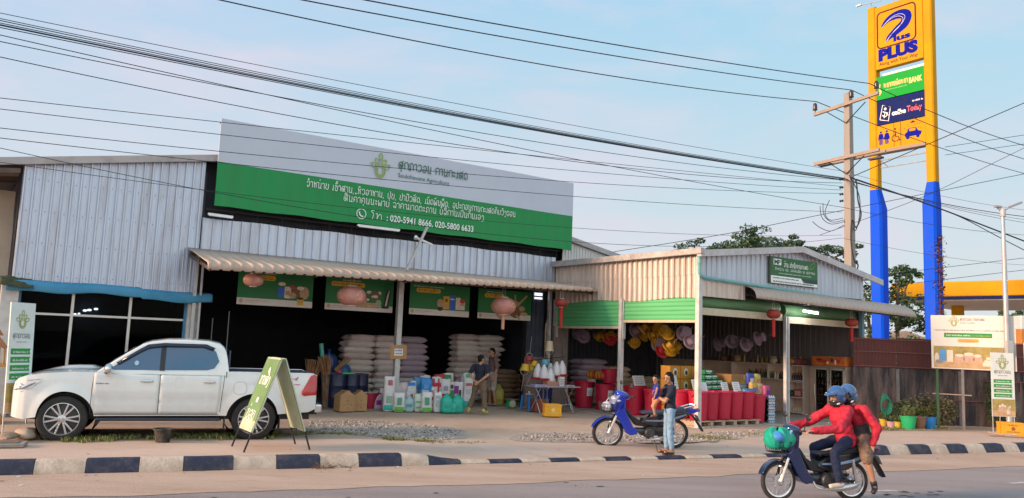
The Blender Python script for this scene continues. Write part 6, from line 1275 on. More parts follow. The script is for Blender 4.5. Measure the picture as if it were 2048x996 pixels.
# ------------------------------------------------------------------ small underbone motorcycles
def motorcycle(lbl, body, accent, seatc, basket=True, grp=None):
    t = thing('motorcycle', lbl, 'motorcycle', group=grp); WB = 1.24; r = .285
    mb_ = M('moto_paint_' + lbl[:12], body, .2, var=.04, coat=.8); ma = M('moto_accent_' + lbl[:12], accent, .3, coat=.5); ms = M('moto_seat_' + lbl[:12], seatc, .6)
    for x in (0, WB):
        q = MB(); q.tube([((r - .03) * math.cos(2 * PI * k / 40), 0, (r - .03) * math.sin(2 * PI * k / 40)) for k in range(40)], .034 if x else .038, 10, closed=True); wh = q.build('wheel', m_rub, t, loc=(x, 0, r))
        q = MB(); q.lathe([(r - .055, -.022), (r - .075, -.018), (r - .08, 0), (r - .075, .018), (r - .055, .022), (r - .05, 0)], 40, axis='y', cap=False); q.build('rim', m_chr, wh)
        q = MB()
        for k in range(18): a = 2 * PI * k / 18; b = a + (.5 if k % 2 else -.5); q.bar((.035 * math.cos(b), .03 if k % 4 < 2 else -.03, .035 * math.sin(b)), ((r - .07) * math.cos(a), 0, (r - .07) * math.sin(a)), .0028, 4)
        q.build('spoke', m_chr, wh)
        q = MB(); q.lathe([(.045, -.06), (.065, -.04), (.065, .04), (.045, .06)], 16, axis='y'); q.build('hub', m_alloy, wh)
        if x: q = MB(); q.lathe([(.11, .062), (.11, .068), (.06, .068), (.06, .062), (.11, .062)], 24, axis='y', cap=False); q.build('brake_disc', m_alloy, wh)
    for s in (-1, 1): q = MB(); q.tube([(WB, s * .075, r), (WB - .09, s * .075, .52), (WB - .22, s * .07, .84)], [.022, .024, .018], 8); q.build('fork', m_alloy if s > 0 else m_blk, t)
    q = MB(); q.grid(lambda a, b: (lambda th, w_: (WB + (r + .03) * math.cos(th), w_ * (1 - .35 * abs(a - .45)), r + (r + .03) * math.sin(th) - .6 * w_ * w_))(R(18) + R(128) * a, -.07 + .14 * b), 18, 6); o = q.build('front_fender', mb_, t, sharp=60); o.modifiers.new('t', 'SOLIDIFY').thickness = .008
    q = MB(); q.prism([(1.17, .70), (1.11, .72), (1.03, .90), (.98, .90), (.95, .72), (.80, .42), (.70, .36), (.72, .28), (.84, .25), (.93, .30), (1.02, .48), (1.10, .60)], -.13, .13); q.build('leg_shield', mb_, t, bevel=.03, seg=3)
    q = MB(); q.prism([(.97, .74), (.90, .66), (.74, .44), (.56, .42), (.38, .46), (.36, .56), (.62, .52), (.80, .62), (.92, .78)], -.075, .075); q.build('frame_cover', m_blk, t, bevel=.02)
    q = MB(); q.prism([(.60, .58), (.64, .50), (.40, .42), (.12, .46), (-.16, .60), (-.30, .70), (-.20, .74), (.10, .70), (.40, .67)], -.115, .115); q.build('side_cover', M('moto_black', (.015, .016, .022), .25, coat=.6), t, bevel=.025)
    q = MB()
    for s in (-1, 1): q.add([(x, s * .118, z) for x, z in ((.58, .535), (.30, .53), (.02, .58), (-.2, .67), (-.2, .695), (.04, .62), (.30, .565), (.57, .56))], [(0, 1, 6, 7), (1, 2, 5, 6), (2, 3, 4, 5)])
    q.build('stripe', ma, t, flat=True, recalc=False)
    q = MB(); q.prism([(.66, .68), (.58, .72), (.36, .715), (.22, .74), (.0, .80), (-.22, .815), (-.27, .78), (-.18, .73), (.1, .69), (.4, .65)], -.12, .12); q.build('seat', ms, t, bevel=.035, seg=3)
    q = MB(); q.prism([(-.12, .76), (-.30, .80), (-.44, .79), (-.46, .75), (-.36, .70), (-.2, .68)], -.085, .085); q.build('tail_cover', mb_, t, bevel=.025)
    q = MB(); q.tube([(-.15, .1, .80), (-.34, .1, .86), (-.42, 0, .86), (-.34, -.1, .86), (-.15, -.1, .80)], .013, 6); q.build('grab_rail', m_chr, t)
    q = MB(); q.ball((-.46, 0, .76), (.035, .075, .04), 10, 8); q.build('tail_light', m_tail, t)
    q = MB(); q.grid(lambda a, b: (-.30 - .26 * a, -.08 + .16 * b, .70 - .34 * a ** 1.3 - .02 * math.sin(PI * b)), 8, 4); o = q.build('rear_fender', m_blk, t); o.modifiers.new('t', 'SOLIDIFY').thickness = .01
    q = MB(); q.box((-.46, 0, .60), (.01, .2, .14), rot=Matrix.Rotation(.5, 3, 'Y')); q.build('number_plate', M('plate_pale', (.6, .6, .55), .5), t)
    q = MB(); q.lathe([(.085, -.14), (.1, -.1), (.1, .1), (.085, .14)], 20, axis='y', c=(.48, 0, .31)); q.lathe([(.055, .44), (.065, .5), (.065, .72), (.05, .76)], 14, axis='x', c=(0, 0, .33)); q.bx(.2, .5, -.08, .08, .25, .42); q.build('engine', M('engine_grey', (.10, .10, .105), .45, .7, var=.3, scale=20), t, bevel=.008)
    for k in range(5): pass
    q = MB(); q.tube(smooth_pts([(.70, .06, .30), (.64, .1, .20), (.45, .14, .19), (.25, .15, .21), (.0, .16, .26)], 4), [.018] * 8 + [.022, .03, .042, .048, .05, .05, .05, .048, .03], 12); q.build('exhaust', m_alloy, t)
    for s in (-1, 1): q = MB(); q.tube([(.0, s * .12, r), (.03, s * .12, .48), (.05, s * .12, .62)], [.016, .03, .02], 8); q.build('shock_absorber', m_chr, t); q = MB(); q.sq((0, s * .1, r), (.42, s * .1, .32), .025, .05); q.build('swingarm', m_blk, t)
    q = MB(); q.bx(-.04, .40, -.1, -.085, .24, .38); q.build('chain_case', m_blk, t, bevel=.01)
    q = MB(); q.bar((.55, -.22, .235), (.55, .22, .235), .014, 8); q.bar((.1, -.2, .3), (.1, .2, .3), .012, 8)
    for s in (-1, 1): q.bar((.55, s * .13, .235), (.55, s * .25, .235), .022, 8)
    q.build('footrest', m_blk, t)
    q = MB(); q.prism([(1.13, .70), (1.19, .80), (1.17, .92), (1.06, 1.07), (.97, 1.08), (.94, .96), (.96, .74)], -.13, .13); fc = q.build('front_cowl', mb_, t, bevel=.05, seg=3); q = MB(); q.prism([(1.195, .84), (1.18, .915), (1.09, 1.04), (1.06, 1.03), (1.13, .9), (1.15, .84)], -.134, .134); q.build('cowl_panel', ma, fc, bevel=.02); q = MB(); q.ball((1.0, 0, 1.02), (.15, .15, .08), 16, 10, rot=Matrix.Rotation(-.35, 3, 'Y')); hd = q.build('handlebar_cover', mb_, t)
    q = MB(); q.ball((1.155, 0, .955), (.05, .11, .05), 14, 8); q.build('headlight', m_lens, hd)
    for s in (-1, 1): q = MB(); q.ball((1.09, s * .12, .92), (.05, .03, .025), 8, 6); q.build('indicator', m_lens, hd)
    q = MB(); q.tube(smooth_pts([(.90, .34, 1.02), (.94, .2, 1.03), (1.0, .08, 1.0), (1.0, -.08, 1.0), (.94, -.2, 1.03), (.90, -.34, 1.02)], 3), .012, 8); hb = q.build('handlebar', m_blk, t)
    for s in (-1, 1):
        q = MB(); q.bar((.905, s * .25, 1.027), (.89, s * .36, 1.02), .019, 8); q.build('grip', m_blk, hb)
        q = MB(); q.tube([(.95, s * .22, 1.03), (.95, s * .27, 1.14), (.94, s * .3, 1.2)], .006, 6); q.ball((.93, s * .31, 1.23), (.02, .065, .045), 12, 8); q.build('mirror', m_blk, hb)
    if basket:
        q = MB(); zs = (.70, .78, .86)
        for i, z in enumerate(zs): k = i * .015; q.tube([(1.14 - k, -.13 - k, z), (1.36 + k, -.13 - k, z), (1.36 + k, .13 + k, z), (1.14 - k, .13 + k, z)], .006, 5, closed=True)
        for k in range(6): y = -.13 + .052 * k; q.bar((1.36, y, .70), (1.39, y * 1.2, .86), .004, 4); q.bar((1.14, y, .70), (1.11, y * 1.2, .86), .004, 4); q.bar((1.14, y, .70), (1.36, y, .70), .004, 4)
        for k in range(5): x = 1.14 + .055 * k; q.bar((x, -.13, .70), (x, -.16, .86), .004, 4); q.bar((x, .13, .70), (x, .16, .86), .004, 4)
        q.bar((1.14, 0, .72), (1.0, 0, .72), .01, 6); q.build('basket', m_blk, t)
    return t
mc = motorcycle('bright blue step-through motorcycle parked on the pavement beside the woman', (.004, .03, .42), (.22, .26, .42), (.045, .055, .085))
q = MB(); q.bar((.42, .1, .24), (.38, .26, .0), .012, 6); q.build('side_stand', m_blk, mc)
fA = gp(1214, 889, -.02); rA = gp(1345, 893, -.04); dv = (fA - rA).normalized(); mc.location = (rA.x, rA.y, pave_z(rA.x, rA.y) + .006); mc.rotation_euler.z = math.atan2(dv.y, dv.x); k = (fA - rA).length / 1.24; mc.scale = (k, 1.04, 1.04); mc.rotation_euler.x = R(-4)
t = thing('shopping_bag', 'grey plastic bag stuffed in the front basket of the parked motorcycle', 'bag', mc.location); t.rotation_euler.z = mc.rotation_euler.z
q = MB(); q.grid(lambda a, b: ((1.25 * k + .12 * math.sin(PI * b) * math.cos(2 * PI * a) * (1 + .2 * math.sin(5 * a * 6.28))), .12 * math.sin(PI * b) * math.sin(2 * PI * a) * (1 + .2 * math.cos(21 * a)), .82 - .10 * math.cos(PI * b)), 24, 10); q.build('sack', M('grey_plastic', (.40, .43, .5), .3, var=.3, scale=12), t)
q = MB(); q.tube(smooth_pts([(1.25 * k - .06, 0, .9), (1.25 * k - .03, .02, .99), (1.25 * k + .03, 0, .91)], 3), .012, 5); q.build('handle', MC['grey_plastic'], t)
m2 = motorcycle('dark blue motorcycle ridden along the road by two people', (.006, .018, .08), (.22, .36, .58), (.02, .02, .025))
fB = gp(1562, 1002, ROADZ); rB = gp(1702, 1001, ROADZ); dv2 = (fB - rB).normalized(); m2.location = (rB.x, rB.y, ROADZ + .004); m2.rotation_euler.z = math.atan2(dv2.y, dv2.x); k2 = (fB - rB).length / 1.24; m2.scale = (max(k2, .98), 1, 1.0)
t = thing('tarpaulin_bundle', 'green and blue plastic bundle heaped in the front basket of the ridden motorcycle', 'bundle', m2.location); t.rotation_euler.z = m2.rotation_euler.z
def bund(a, b): th = 2 * PI * a; rr = (.21 + .035 * math.sin(3 * th) + .02 * math.sin(7 * th + 4 * b)) * math.sin(PI * (b * .92 + .04)) ** .7; return (1.25 * max(k2, .98) + rr * math.cos(th), rr * .95 * math.sin(th), .89 - .15 * math.cos(PI * b) + .03 * math.sin(5 * th) * b)
q = MB(); q.grid(bund, 36, 14); q.build('green_sheet', M('sea_green_plastic', (.01, .36, .24), .35, var=.25, scale=7), t)
q = MB(); q.ball((1.37 * k2, .08, .93), (.12, .13, .09), 12, 8); q.build('blue_sheet', M('sky_blue_plastic', (.06, .25, .55), .35, var=.2, scale=7), t)

# ------------------------------------------------------------------ folding A-frame sign, bucket, rubble, spirit house
C0 = Vector((-4.04, 14.2, 0)); af = thing('a_frame_sign', 'green A-frame pavement sign with white writing standing by the pickup rear wheel', 'sign', (C0.x, C0.y, pave_z(C0.x, C0.y)), math.atan2(-.84, .54))
# local x runs along the ridge towards the camera, local y points right-away
W_, HZ, SP = .82, 1.55, .56
m_afg = M('sign_olive_green', (.14, .26, .09), .5, var=.12, dirt=(.3, .36, .2), dirt_amt=.4); m_aff = M('sign_edge', (.46, .52, .36), .5, var=.15)
def leafp(sd, x, t, off=0.0):   # point on a leaf, t from ridge 0 to ground 1
    return Vector((x, sd * (.03 + (SP - .03) * t) + sd * off, HZ * (1 - t)))
for sd in (-1, 1):
    nrm = Vector((0, sd * HZ, SP)).normalized()
    def slab(x0, x1, t0, t1, o0, o1):
        vs = [leafp(sd, x, tt) + nrm * o for o in (o0, o1) for x, tt in ((x0, t0), (x1, t0), (x1, t1), (x0, t1))]
        return vs, [(0, 1, 2, 3), (7, 6, 5, 4), (0, 4, 5, 1), (1, 5, 6, 2), (2, 6, 7, 3), (3, 7, 4, 0)]
    g = MB(); g.add(*slab(-W_ / 2, W_ / 2, 0, .80, -.012, .012)); pb = g.build('panel', m_aff, af, bevel=.004)
    g = MB(); g.add(*slab(-W_ / 2 + .03, W_ / 2 - .03, .02, .68, .0125, .016)); g.build('face', m_afg, pb)
    g = MB()
    for x in (-W_ / 2 + .02, W_ / 2 - .02): g.sq(leafp(sd, x, 0), leafp(sd, x, 1.0), .025)
    g.sq(leafp(sd, -W_ / 2, .8), leafp(sd, W_ / 2, .8), .02); g.build('leg_frame', m_dsteel, af)
    b = MB(); lao(b, 'ຂາຍສົ່ງ', -.28, 0, .56, .15, sw=.15); lao(b, 'ຍ່ອຍ', -.26, -.62, .5, .16, sw=.15); disc(b, .03, .26, .04, .05); disc(b, .0, -.28, .03, .05); disc(b, .05, -.28, .03, .05)
    q = MB(); q.add([leafp(sd, v[0] * (1 if sd < 0 else -1), .30 - v[2] / 1.65) + nrm * .0185 for v in b.v], b.f); q.build('lettering', m_ltw, af, flat=True, recalc=False)
g = MB(); g.tube([(0, -SP * .8, .32), (0, SP * .8, .32)], .008, 5); g.build('stay', m_dsteel, af)
p = gp(325, 884); t = thing('bucket', 'small black battered bucket standing on the grass edge beside the pickup', 'bucket', (p.x, p.y, -.005)); g = MB(); g.lathe([(.115, 0), (.15, .21), (.175, .215), (.175, .24), (.155, .24), (.14, .22), (.11, .02), (0, .02)], 20, cap=False); g.lathe([(.115, .001), (0, .001)], 20, cap=False); g.build('shell', M('tarry_black', (.022, .020, .018), .7, var=.5, scale=10, dirt=(.22, .18, .12), dirt_amt=.6, dscale=8, bump=.5), t)
g = MB(); g.ball((0, 0, .2), (.13, .13, .015), 12, 5); g.build('dried_mortar', M('dried_mortar', (.12, .09, .06), .9, var=.4), t)
def rock(lbl, p, r, seed, mat, name='rock'):
    g = MB(); g.ball((0, 0, 0), r, 20, 14); v = []
    for x, y, z in g.v: n = Vector((x / r[0], y / r[1], z / r[2])); k = 1 + .22 * mnoise.noise(n * 1.3 + Vector((seed, 0, 0))) + .08 * mnoise.noise(n * 4 + Vector((seed, 3, 0))); v.append((x * k, y * k, max(z * k, -r[2] * .4)))
    g.v = v; return tag(g.build(name, mat, None, (p.x, p.y, p.z + r[2] * .38), seed, sharp=50), lbl, 'rock')
m_rock = M('tan_rock', (.46, .33, .24), .9, var=.2, scale=6, bump=.6, bscale=14)
p = gp(30, 893); t = thing('paving_slab', 'cracked grey paving slab lying flat at the left edge of the pavement', 'slab', (p.x, p.y, .0), KA); g = MB(); g.box((-.35, 0, .035), (1.0, .42, .06)); g.build('slab', M('slab_grey', (.30, .25, .22), .9, var=.25, bump=.4), t, bevel=.012); g = MB(); g.box((-.2, .02, .071), (.5, .3, .012)); g.build('top_crust', M('slab_dark', (.16, .12, .10), .9, var=.3), t)
p = gp(52, 878); p.z = .03; rock('tan boulder leaning on the cracked paving slab at the left edge', p, (.26, .17, .13), 2.0, m_rock)
p = gp(16, 884); p.z = .07; rock('flat brown stone lying on the cracked paving slab', p, (.28, .15, .06), 5.0, M('brown_rock', (.3, .21, .15), .9, var=.25, bump=.5))
p = gp(95, 875); p.z = -.02; rock('low sandy heap before the pickup front wheel', p, (.34, .2, .13), 9.0, M('sand_heap', (.42, .30, .21), .95, var=.2, scale=12, bump=.5), 'sand_heap')
u_, y_ = -15.15, 4.9; t = thing('spirit_house', 'small ochre spirit house shrine on a post left of the pickup nose', 'shrine', P(u_, y_, 0), TH)
m_och = M('ochre_gilt', (.46, .24, .07), .6, var=.2, scale=8, dirt=(.3, .16, .07), dirt_amt=.5)
g = MB(); g.bx(-.3, .3, -.3, .3, -.02, .14); g.bx(-.18, .18, -.18, .18, .14, .3); g.lathe([(.12, .3), (.1, .4), (.1, 1.0), (.15, 1.1)], 12); g.build('pedestal', m_och, t, bevel=.015)
g = MB(); g.bx(-.3, .3, -.3, .3, 1.1, 1.15); g.bx(-.16, .16, .0, .2, 1.15, 1.5); g.build('house_body', m_och, t)
g = MB(); g.prism([(-.28, 1.48), (0, 1.85), (.28, 1.48), (.2, 1.46), (0, 1.7), (-.2, 1.46)], -.26, .26); g.prism([(-.18, 1.72), (0, 2.0), (.18, 1.72)], -.2, .2); g.lathe([(.025, 1.95), (.01, 2.25)], 8); g.build('roof', M('shrine_roof', (.36, .15, .06), .6, var=.2), t)
for x in (-.22, .22): g = MB(); g.bar((x, -.24, 1.15), (x, -.24, 1.5), .02, 8); g.build('column', m_och, t)
# ------------------------------------------------------------------ people
def V(*a): return Vector(a)
def cap(mb, a, b, ra, rb, n=12):
    a = Vector(a); b = Vector(b); mb.tube([a, a.lerp(b, .33), a.lerp(b, .66), b], [ra, ra + (rb - ra) * .33, ra + (rb - ra) * .66, rb], n); mb.ball(a, ra * 1.0, n, 8); mb.ball(b, rb * 1.0, n, 8)
def basis(up, left):
    u = up.normalized(); l = (left - u * left.dot(u)).normalized(); f = l.cross(u); return Matrix((f, l, u)).transposed()
def hand(mb, wr, el, palm_n, s=1.0, curl=.5, thumb=1):
    d = (wr - el).normalized(); n_ = (palm_n - d * palm_n.dot(d)); n_ = n_.normalized() if n_.length > 1e-4 else d.orthogonal().normalized(); sd = d.cross(n_)
    c = wr + d * .045 * s; rot = Matrix((d, sd, n_)).transposed(); mb.ball(c, (.052 * s, .038 * s, .017 * s), 12, 8, rot=rot); cap(mb, wr - d * .02, wr + d * .02, .024 * s, .026 * s)
    for k, L in enumerate((.062, .072, .068, .052)):
        o = sd * (.027 - .018 * k) * s * thumb; p0 = wr + d * .085 * s + o; d1 = (d + n_ * curl * .6).normalized(); d2 = (d + n_ * curl * 1.8).normalized(); p1 = p0 + d1 * L * .5 * s; p2 = p1 + d2 * L * .55 * s
        mb.tube([p0 - d * .02 * s, p0, p1, p2], [.0095 * s, .0095 * s, .009 * s, .0075 * s], 8); mb.ball(p2, .0078 * s, 8, 6)
    p0 = wr + d * .03 * s + sd * .03 * s * thumb; p1 = p0 + (d * .8 + sd * thumb * .7 + n_ * .3).normalized() * .035 * s; p2 = p1 + (d + n_ * .5).normalized() * .03 * s; mb.tube([p0, p1, p2], [.012 * s, .011 * s, .009 * s], 8); mb.ball(p2, .009 * s, 8, 6)
m_skin = M('skin', (.40, .21, .13), .5, var=.06, scale=6); m_hair = M('black_hair', (.006, .005, .006), .6, var=.3, scale=30, stretch=(1, 1, .3), spec=.2); m_eye = M('eye_dark', (.02, .015, .012), .2); m_lip = M('lip', (.30, .10, .08), .5)
def person(lbl, J, cloth, s=1.0, fat=1.0, hs=1.0, look=(1, 0, 0), hair='short', helmet=None, curl=.5, palm=(0, 0, 0), vox=.011, loc=(0, 0, 0), rz=0, skin_legs=True):
    t = thing('person', lbl, 'person', loc, rz); J = {k: Vector(v) for k, v in J.items()}
    up = J['ch'] - J['pel']; left = J['shL'] - J['shR']; tb = basis(up, left); hl = J['hipL'] - J['hipR']; pb = basis(up, hl)
    lk = Vector(look).normalized(); hu = (J['hd'] - J['nk']).normalized(); hb = basis(hu, hu.cross(lk)); H = J['hd']
    mid = J['pel'].lerp(J['ch'], .5); f = fat
    def torso(mb, e=0.0, lo=True, hi=True):
        if lo: mb.ball(J['pel'], ((.115 * f + e) * s, (.155 * f + e) * s, (.12 + e) * s), 16, 10, rot=pb)
        if lo or hi: mb.ball(mid, ((.10 * f + e) * s, (.14 * f + e) * s, (.19 + e * .5) * s), 16, 10, rot=tb)
        if hi:
            mb.ball(J['ch'], ((.112 * f + e) * s, (.16 * f + e) * s, (.17 + e) * s), 16, 10, rot=tb); mb.ball(J['ch'].lerp(J['nk'], .55), ((.07 + e) * s, (.115 + e) * s, (.06 + e) * s), 14, 8, rot=tb)
            for S_ in 'LR': cap(mb, J['ch'].lerp(J['sh' + S_], .55) + (J['nk'] - J['ch']) * .3, J['sh' + S_], (.06 + e) * s, (.056 + e) * s)
    def arm(mb, S_, e=0.0, part='all', k=1.0):
        a, b, c = J['sh' + S_], J['el' + S_], J['wr' + S_]
        if part in ('all', 'upper'): cap(mb, a, a.lerp(b, k), (.052 + e) * s, (.052 + (.038 - .052) * k + e) * s)
        if part in ('all', 'fore'): cap(mb, b, b.lerp(c, .35), (.038 + e) * s, (.038 + e) * s); cap(mb, b.lerp(c, .35), c, (.038 + e) * s, (.025 + e) * s)
    def leg(mb, S_, e=0.0, k=1.0, flare=0.0):
        a, b, c = J['hip' + S_], J['kn' + S_], J['an' + S_]; cap(mb, a, b, (.083 * f + e) * s, (.054 + e) * s)
        if k > 0: m_ = b.lerp(c, .3 * min(1, k * 3)); cap(mb, b, m_, (.052 + e) * s, (.054 + e) * s); (k > .3) and cap(mb, m_, b.lerp(c, k), (.054 + e) * s, (.036 + e + flare) * s)
    def body(mb):
        torso(mb); [arm(mb, S_) for S_ in 'LR']; [leg(mb, S_) for S_ in 'LR']
        for i, S_ in enumerate('LR'): hand(mb, J['wr' + S_], J['el' + S_], Vector(palm if not isinstance(palm, dict) else palm[S_]) if palm != (0, 0, 0) else -left * (1 if S_ == 'L' else -1) , s * (1 if hs == 1 else 1.05), curl, 1 if S_ == 'R' else -1)
        for S_ in 'LR':
            a, b = J['an' + S_], J['toe' + S_]; heel = a + (a - b) * .25; heel.z = min(a.z, b.z + .02); heel = a.lerp(heel, .7); cap(mb, heel + V(0, 0, -.02 * s), b, .034 * s, .026 * s); cap(mb, a, heel, .036 * s, .034 * s)
        cap(mb, J['ch'].lerp(J['nk'], .7), H - hu * .06 * s, .052 * s, .048 * s)
        q = s * hs; mb.ball(H + hu * .025 * q, (.098 * q, .078 * q, .100 * q), 18, 12, rot=hb); F = hb @ V(1, 0, 0); L_ = hb @ V(0, 1, 0); mb.ball(H + F * .025 * q - hu * .05 * q, (.066 * q, .058 * q, .062 * q), 14, 10, rot=hb); mb.ball(H + F * .06 * q - hu * .095 * q, (.025 * q, .028 * q, .02 * q), 10, 6, rot=hb)
        mb.tube([H + F * .088 * q + hu * .015 * q, H + F * .112 * q - hu * .028 * q, H + F * .09 * q - hu * .034 * q], [.010 * q, .017 * q, .012 * q], 8)
        for sg in (-1, 1): mb.ball(H + L_ * sg * .08 * q - hu * .01 * q - F * .005 * q, (.02 * q, .010 * q, .03 * q), 10, 6, rot=hb)
    b_ = bodymesh('body', [body], vox * .8, m_skin, t, smooth=3)
    q = s * hs; F = hb @ V(1, 0, 0); L_ = hb @ V(0, 1, 0)
    if helmet is None or helmet.get('open', True):
        for sg in (-1, 1): g = MB(); g.ball(H + F * .088 * q + L_ * sg * .032 * q + hu * .018 * q, (.009 * q, .015 * q, .008 * q), 10, 6, rot=hb); g.ball(H + F * .092 * q + L_ * sg * .032 * q + hu * .038 * q, (.006 * q, .02 * q, .004 * q), 8, 5, rot=hb); g.build('eye', m_eye, t)
        g = MB(); g.ball(H + F * .088 * q - hu * .062 * q, (.008 * q, .024 * q, .008 * q), 10, 6, rot=hb); g.build('mouth', m_lip, t)
    if hair and helmet is None:
        def hr(mb):
            for k in range(1):
                mb.ball(H + hu * .042 * q - F * .014 * q, (.100 * q, .088 * q, .098 * q), 18, 12, rot=hb); mb.ball(H - F * .045 * q - hu * .005 * q, (.062 * q, .08 * q, .085 * q), 14, 10, rot=hb)
            if hair == 'tied':
                mb.ball(H - F * .10 * q - hu * .02 * q, (.035 * q, .04 * q, .05 * q), 12, 8, rot=hb); cap(mb, H - F * .11 * q - hu * .04 * q, H - F * .10 * q - hu * .17 * q, .03 * q, .016 * q)
                for sg in (-1, 1): cap(mb, H + L_ * sg * .072 * q + F * .02 * q + hu * .03 * q, H + L_ * sg * .076 * q - F * .03 * q - hu * .07 * q, .02 * q, .018 * q)
        o = bodymesh('hair', [hr], vox * .8, m_hair, t, smooth=2)
        # keep the hair off the face
        me = o.data
        for v in me.vertices:
            r = v.co - H; fx = r.dot(F); uz = r.dot(hu)
            if fx > .03 * q and uz < .062 * q: v.co -= F * (fx - .03 * q) * .75
    if helmet:
        def hm(mb): mb.ball(H + hu * .03 * q - F * .012 * q, (.145 * q, .125 * q, .135 * q), 20, 14, rot=hb); mb.ball(H - F * .03 * q - hu * .05 * q, (.10 * q, .118 * q, .09 * q), 16, 10, rot=hb)
        o = bodymesh('helmet', [hm], .012, M('helmet_' + helmet['n'], helmet['c'], .2, coat=.8, var=.15, scale=5), t, smooth=2); me = o.data
        for v in me.vertices:
            r = v.co - H; fx = r.dot(F); uz = r.dot(hu)
            if fx > .05 * q and -.14 * q < uz < .055 * q and abs(r.dot(L_)) < .10 * q: v.co -= F * (fx - .05 * q) * .95
        g = MB(); g.grid(lambda a, b_: H + (hb @ V(math.cos(R(-62 + 124 * a)) * (.12 + .07 * b_) * q, math.sin(R(-62 + 124 * a)) * .128 * q, (.085 - .02 * b_ + .01 * math.sin(PI * a)) * q)), 16, 4); o = g.build('peak', MC['helmet_' + helmet['n']], t, sharp=70); o.modifiers.new('t', 'SOLIDIFY').thickness = .008
        g = MB(); g.grid(lambda a, b_: H + (hb @ V(math.cos(R(-80 + 160 * a)) * .126 * q, math.sin(R(-80 + 160 * a)) * .118 * q, (-.115 + .085 * b_) * q)), 16, 4); o = g.build('chin_guard', M('helmet_black', (.012, .013, .02), .25, coat=.6), t, sharp=70); o.modifiers.new('t', 'SOLIDIFY').thickness = .018
        g = MB(); g.ball(H + (hb @ V(.075 * q, .1 * q, -.085 * q)), (.04 * q, .012 * q, .014 * q), 10, 6, rot=hb); g.build('helmet_flash', m_white, t)
    # clothes
    for c in cloth:
        k = c['k']; col = c['m']; e = c.get('e', .014)
        if k == 'shirt':
            def fn(mb):
                torso(mb, e, lo=c.get('long', True), hi=True)
                for S_ in 'LR': arm(mb, S_, e + .006, 'upper', c.get('sl', .7)); (c.get('sl', .7) >= 1) and arm(mb, S_, e, 'fore')
            o = bodymesh(c.get('n', 'shirt'), [fn], vox, col, t, smooth=3, fold=(.015 if e > .02 else .010) * s)
        elif k == 'vest':
            def fn(mb): torso(mb, e, lo=c.get('long', True), hi=True)
            bodymesh(c.get('n', 'vest'), [fn], vox, col, t, smooth=3)
        elif k == 'trousers':
            def fn(mb):
                mb.ball(J['pel'] - up.normalized() * .02, ((.118 * f + e) * s, (.158 * f + e) * s, (.10 + e) * s), 16, 10, rot=pb)
                for S_ in 'LR': leg(mb, S_, e, c.get('len', .95), c.get('flare', .004))
            bodymesh(c.get('n', 'trousers'), [fn], vox, col, t, smooth=3, fold=(.015 if e > .02 else .010) * s)
        elif k == 'band':
            def fn(mb): mb.ball(J['pel'].lerp(J['ch'], .12), ((.122 * f + e) * s, (.162 * f + e) * s, (.11 + e) * s), 16, 10, rot=pb); mb.ball(J['pel'].lerp(J['ch'], .4), ((.115 * f + e) * s, (.155 * f + e) * s, (.13 + e) * s), 16, 10, rot=tb)
            bodymesh(c.get('n', 'jacket_hem'), [fn], vox, col, t, smooth=2, fold=.008)
        elif k == 'shoes':
            for S_ in 'LR':
                a, b = J['an' + S_], J['toe' + S_]
                def fn(mb, a=a, b=b):
                    d = (b - a); d.z = 0; d.normalize(); heel = V(a.x, a.y, 0) - d * .045 * s; base = min(b.z, a.z) - .012; heel.z = base + .02; tp = b.copy(); cap(mb, heel + V(0, 0, .012), tp, .040 * s, .036 * s); c.get('high') and cap(mb, heel + V(0, 0, .02), a + (J['kn' + S_] - a).normalized() * c['high'], .043 * s, .05 * s)
                bodymesh(c.get('n', 'shoe'), [fn], .010, col, t, smooth=2)
        elif k == 'sandals':
            for S_ in 'LR':
                a, b = J['an' + S_], J['toe' + S_]; d = (b - a); d.z = 0; d.normalize(); pz = Vector((-d.y, d.x, 0)); z = b.z - .028; c0 = V(a.x, a.y, 0) - d * .05
                g = MB(); pts = [c0 + d * (.26 * k / 10) * s + pz * w_ * s * sg for sg, rng in ((1, range(11)), (-1, range(10, -1, -1))) for k, w_ in [(q_, (.03, .036, .036, .033, .032, .034, .038, .042, .042, .036, .02)[q_]) for q_ in rng]]; N = len(pts); g.add([(p.x, p.y, z - .018) for p in pts] + [(p.x, p.y, z) for p in pts], [tuple(range(N))[::-1], tuple(range(N, 2 * N))] + [(i, (i + 1) % N, (i + 1) % N + N, i + N) for i in range(N)])
                g.tube(smooth_pts([c0 + d * .12 * s + pz * .04 * s + V(0, 0, z), b + V(0, 0, .03), c0 + d * .12 * s - pz * .04 * s + V(0, 0, z)], 4), .009, 6); g.build('sandal', col, t)
    return t
STAND = dict(pel=(0, 0, .90), ch=(.015, 0, 1.22), nk=(0, 0, 1.39), hd=(.025, 0, 1.53), shL=(0, .185, 1.345), shR=(0, -.185, 1.345), elL=(-.03, .24, 1.08), elR=(-.03, -.24, 1.08), wrL=(.05, .24, .85), wrR=(.05, -.24, .85), hipL=(0, .085, .88), hipR=(0, -.085, .88), knL=(.025, .1, .48), knR=(.025, -.1, .48), anL=(0, .1, .085), anR=(0, -.1, .085), toeL=(.15, .12, .035), toeR=(.15, -.12, .035))
def pose(**k): d = dict(STAND); d.update(k); return {a: Vector(b) for a, b in d.items()}
def scaled(J, s): return {k: v * s for k, v in J.items()}
m_jean = M('light_denim', (.22, .36, .52), .8, var=.15, scale=5, bump=.2, bscale=80); m_navy_t = M('navy_tshirt', (.012, .016, .035), .85, var=.15, scale=4)
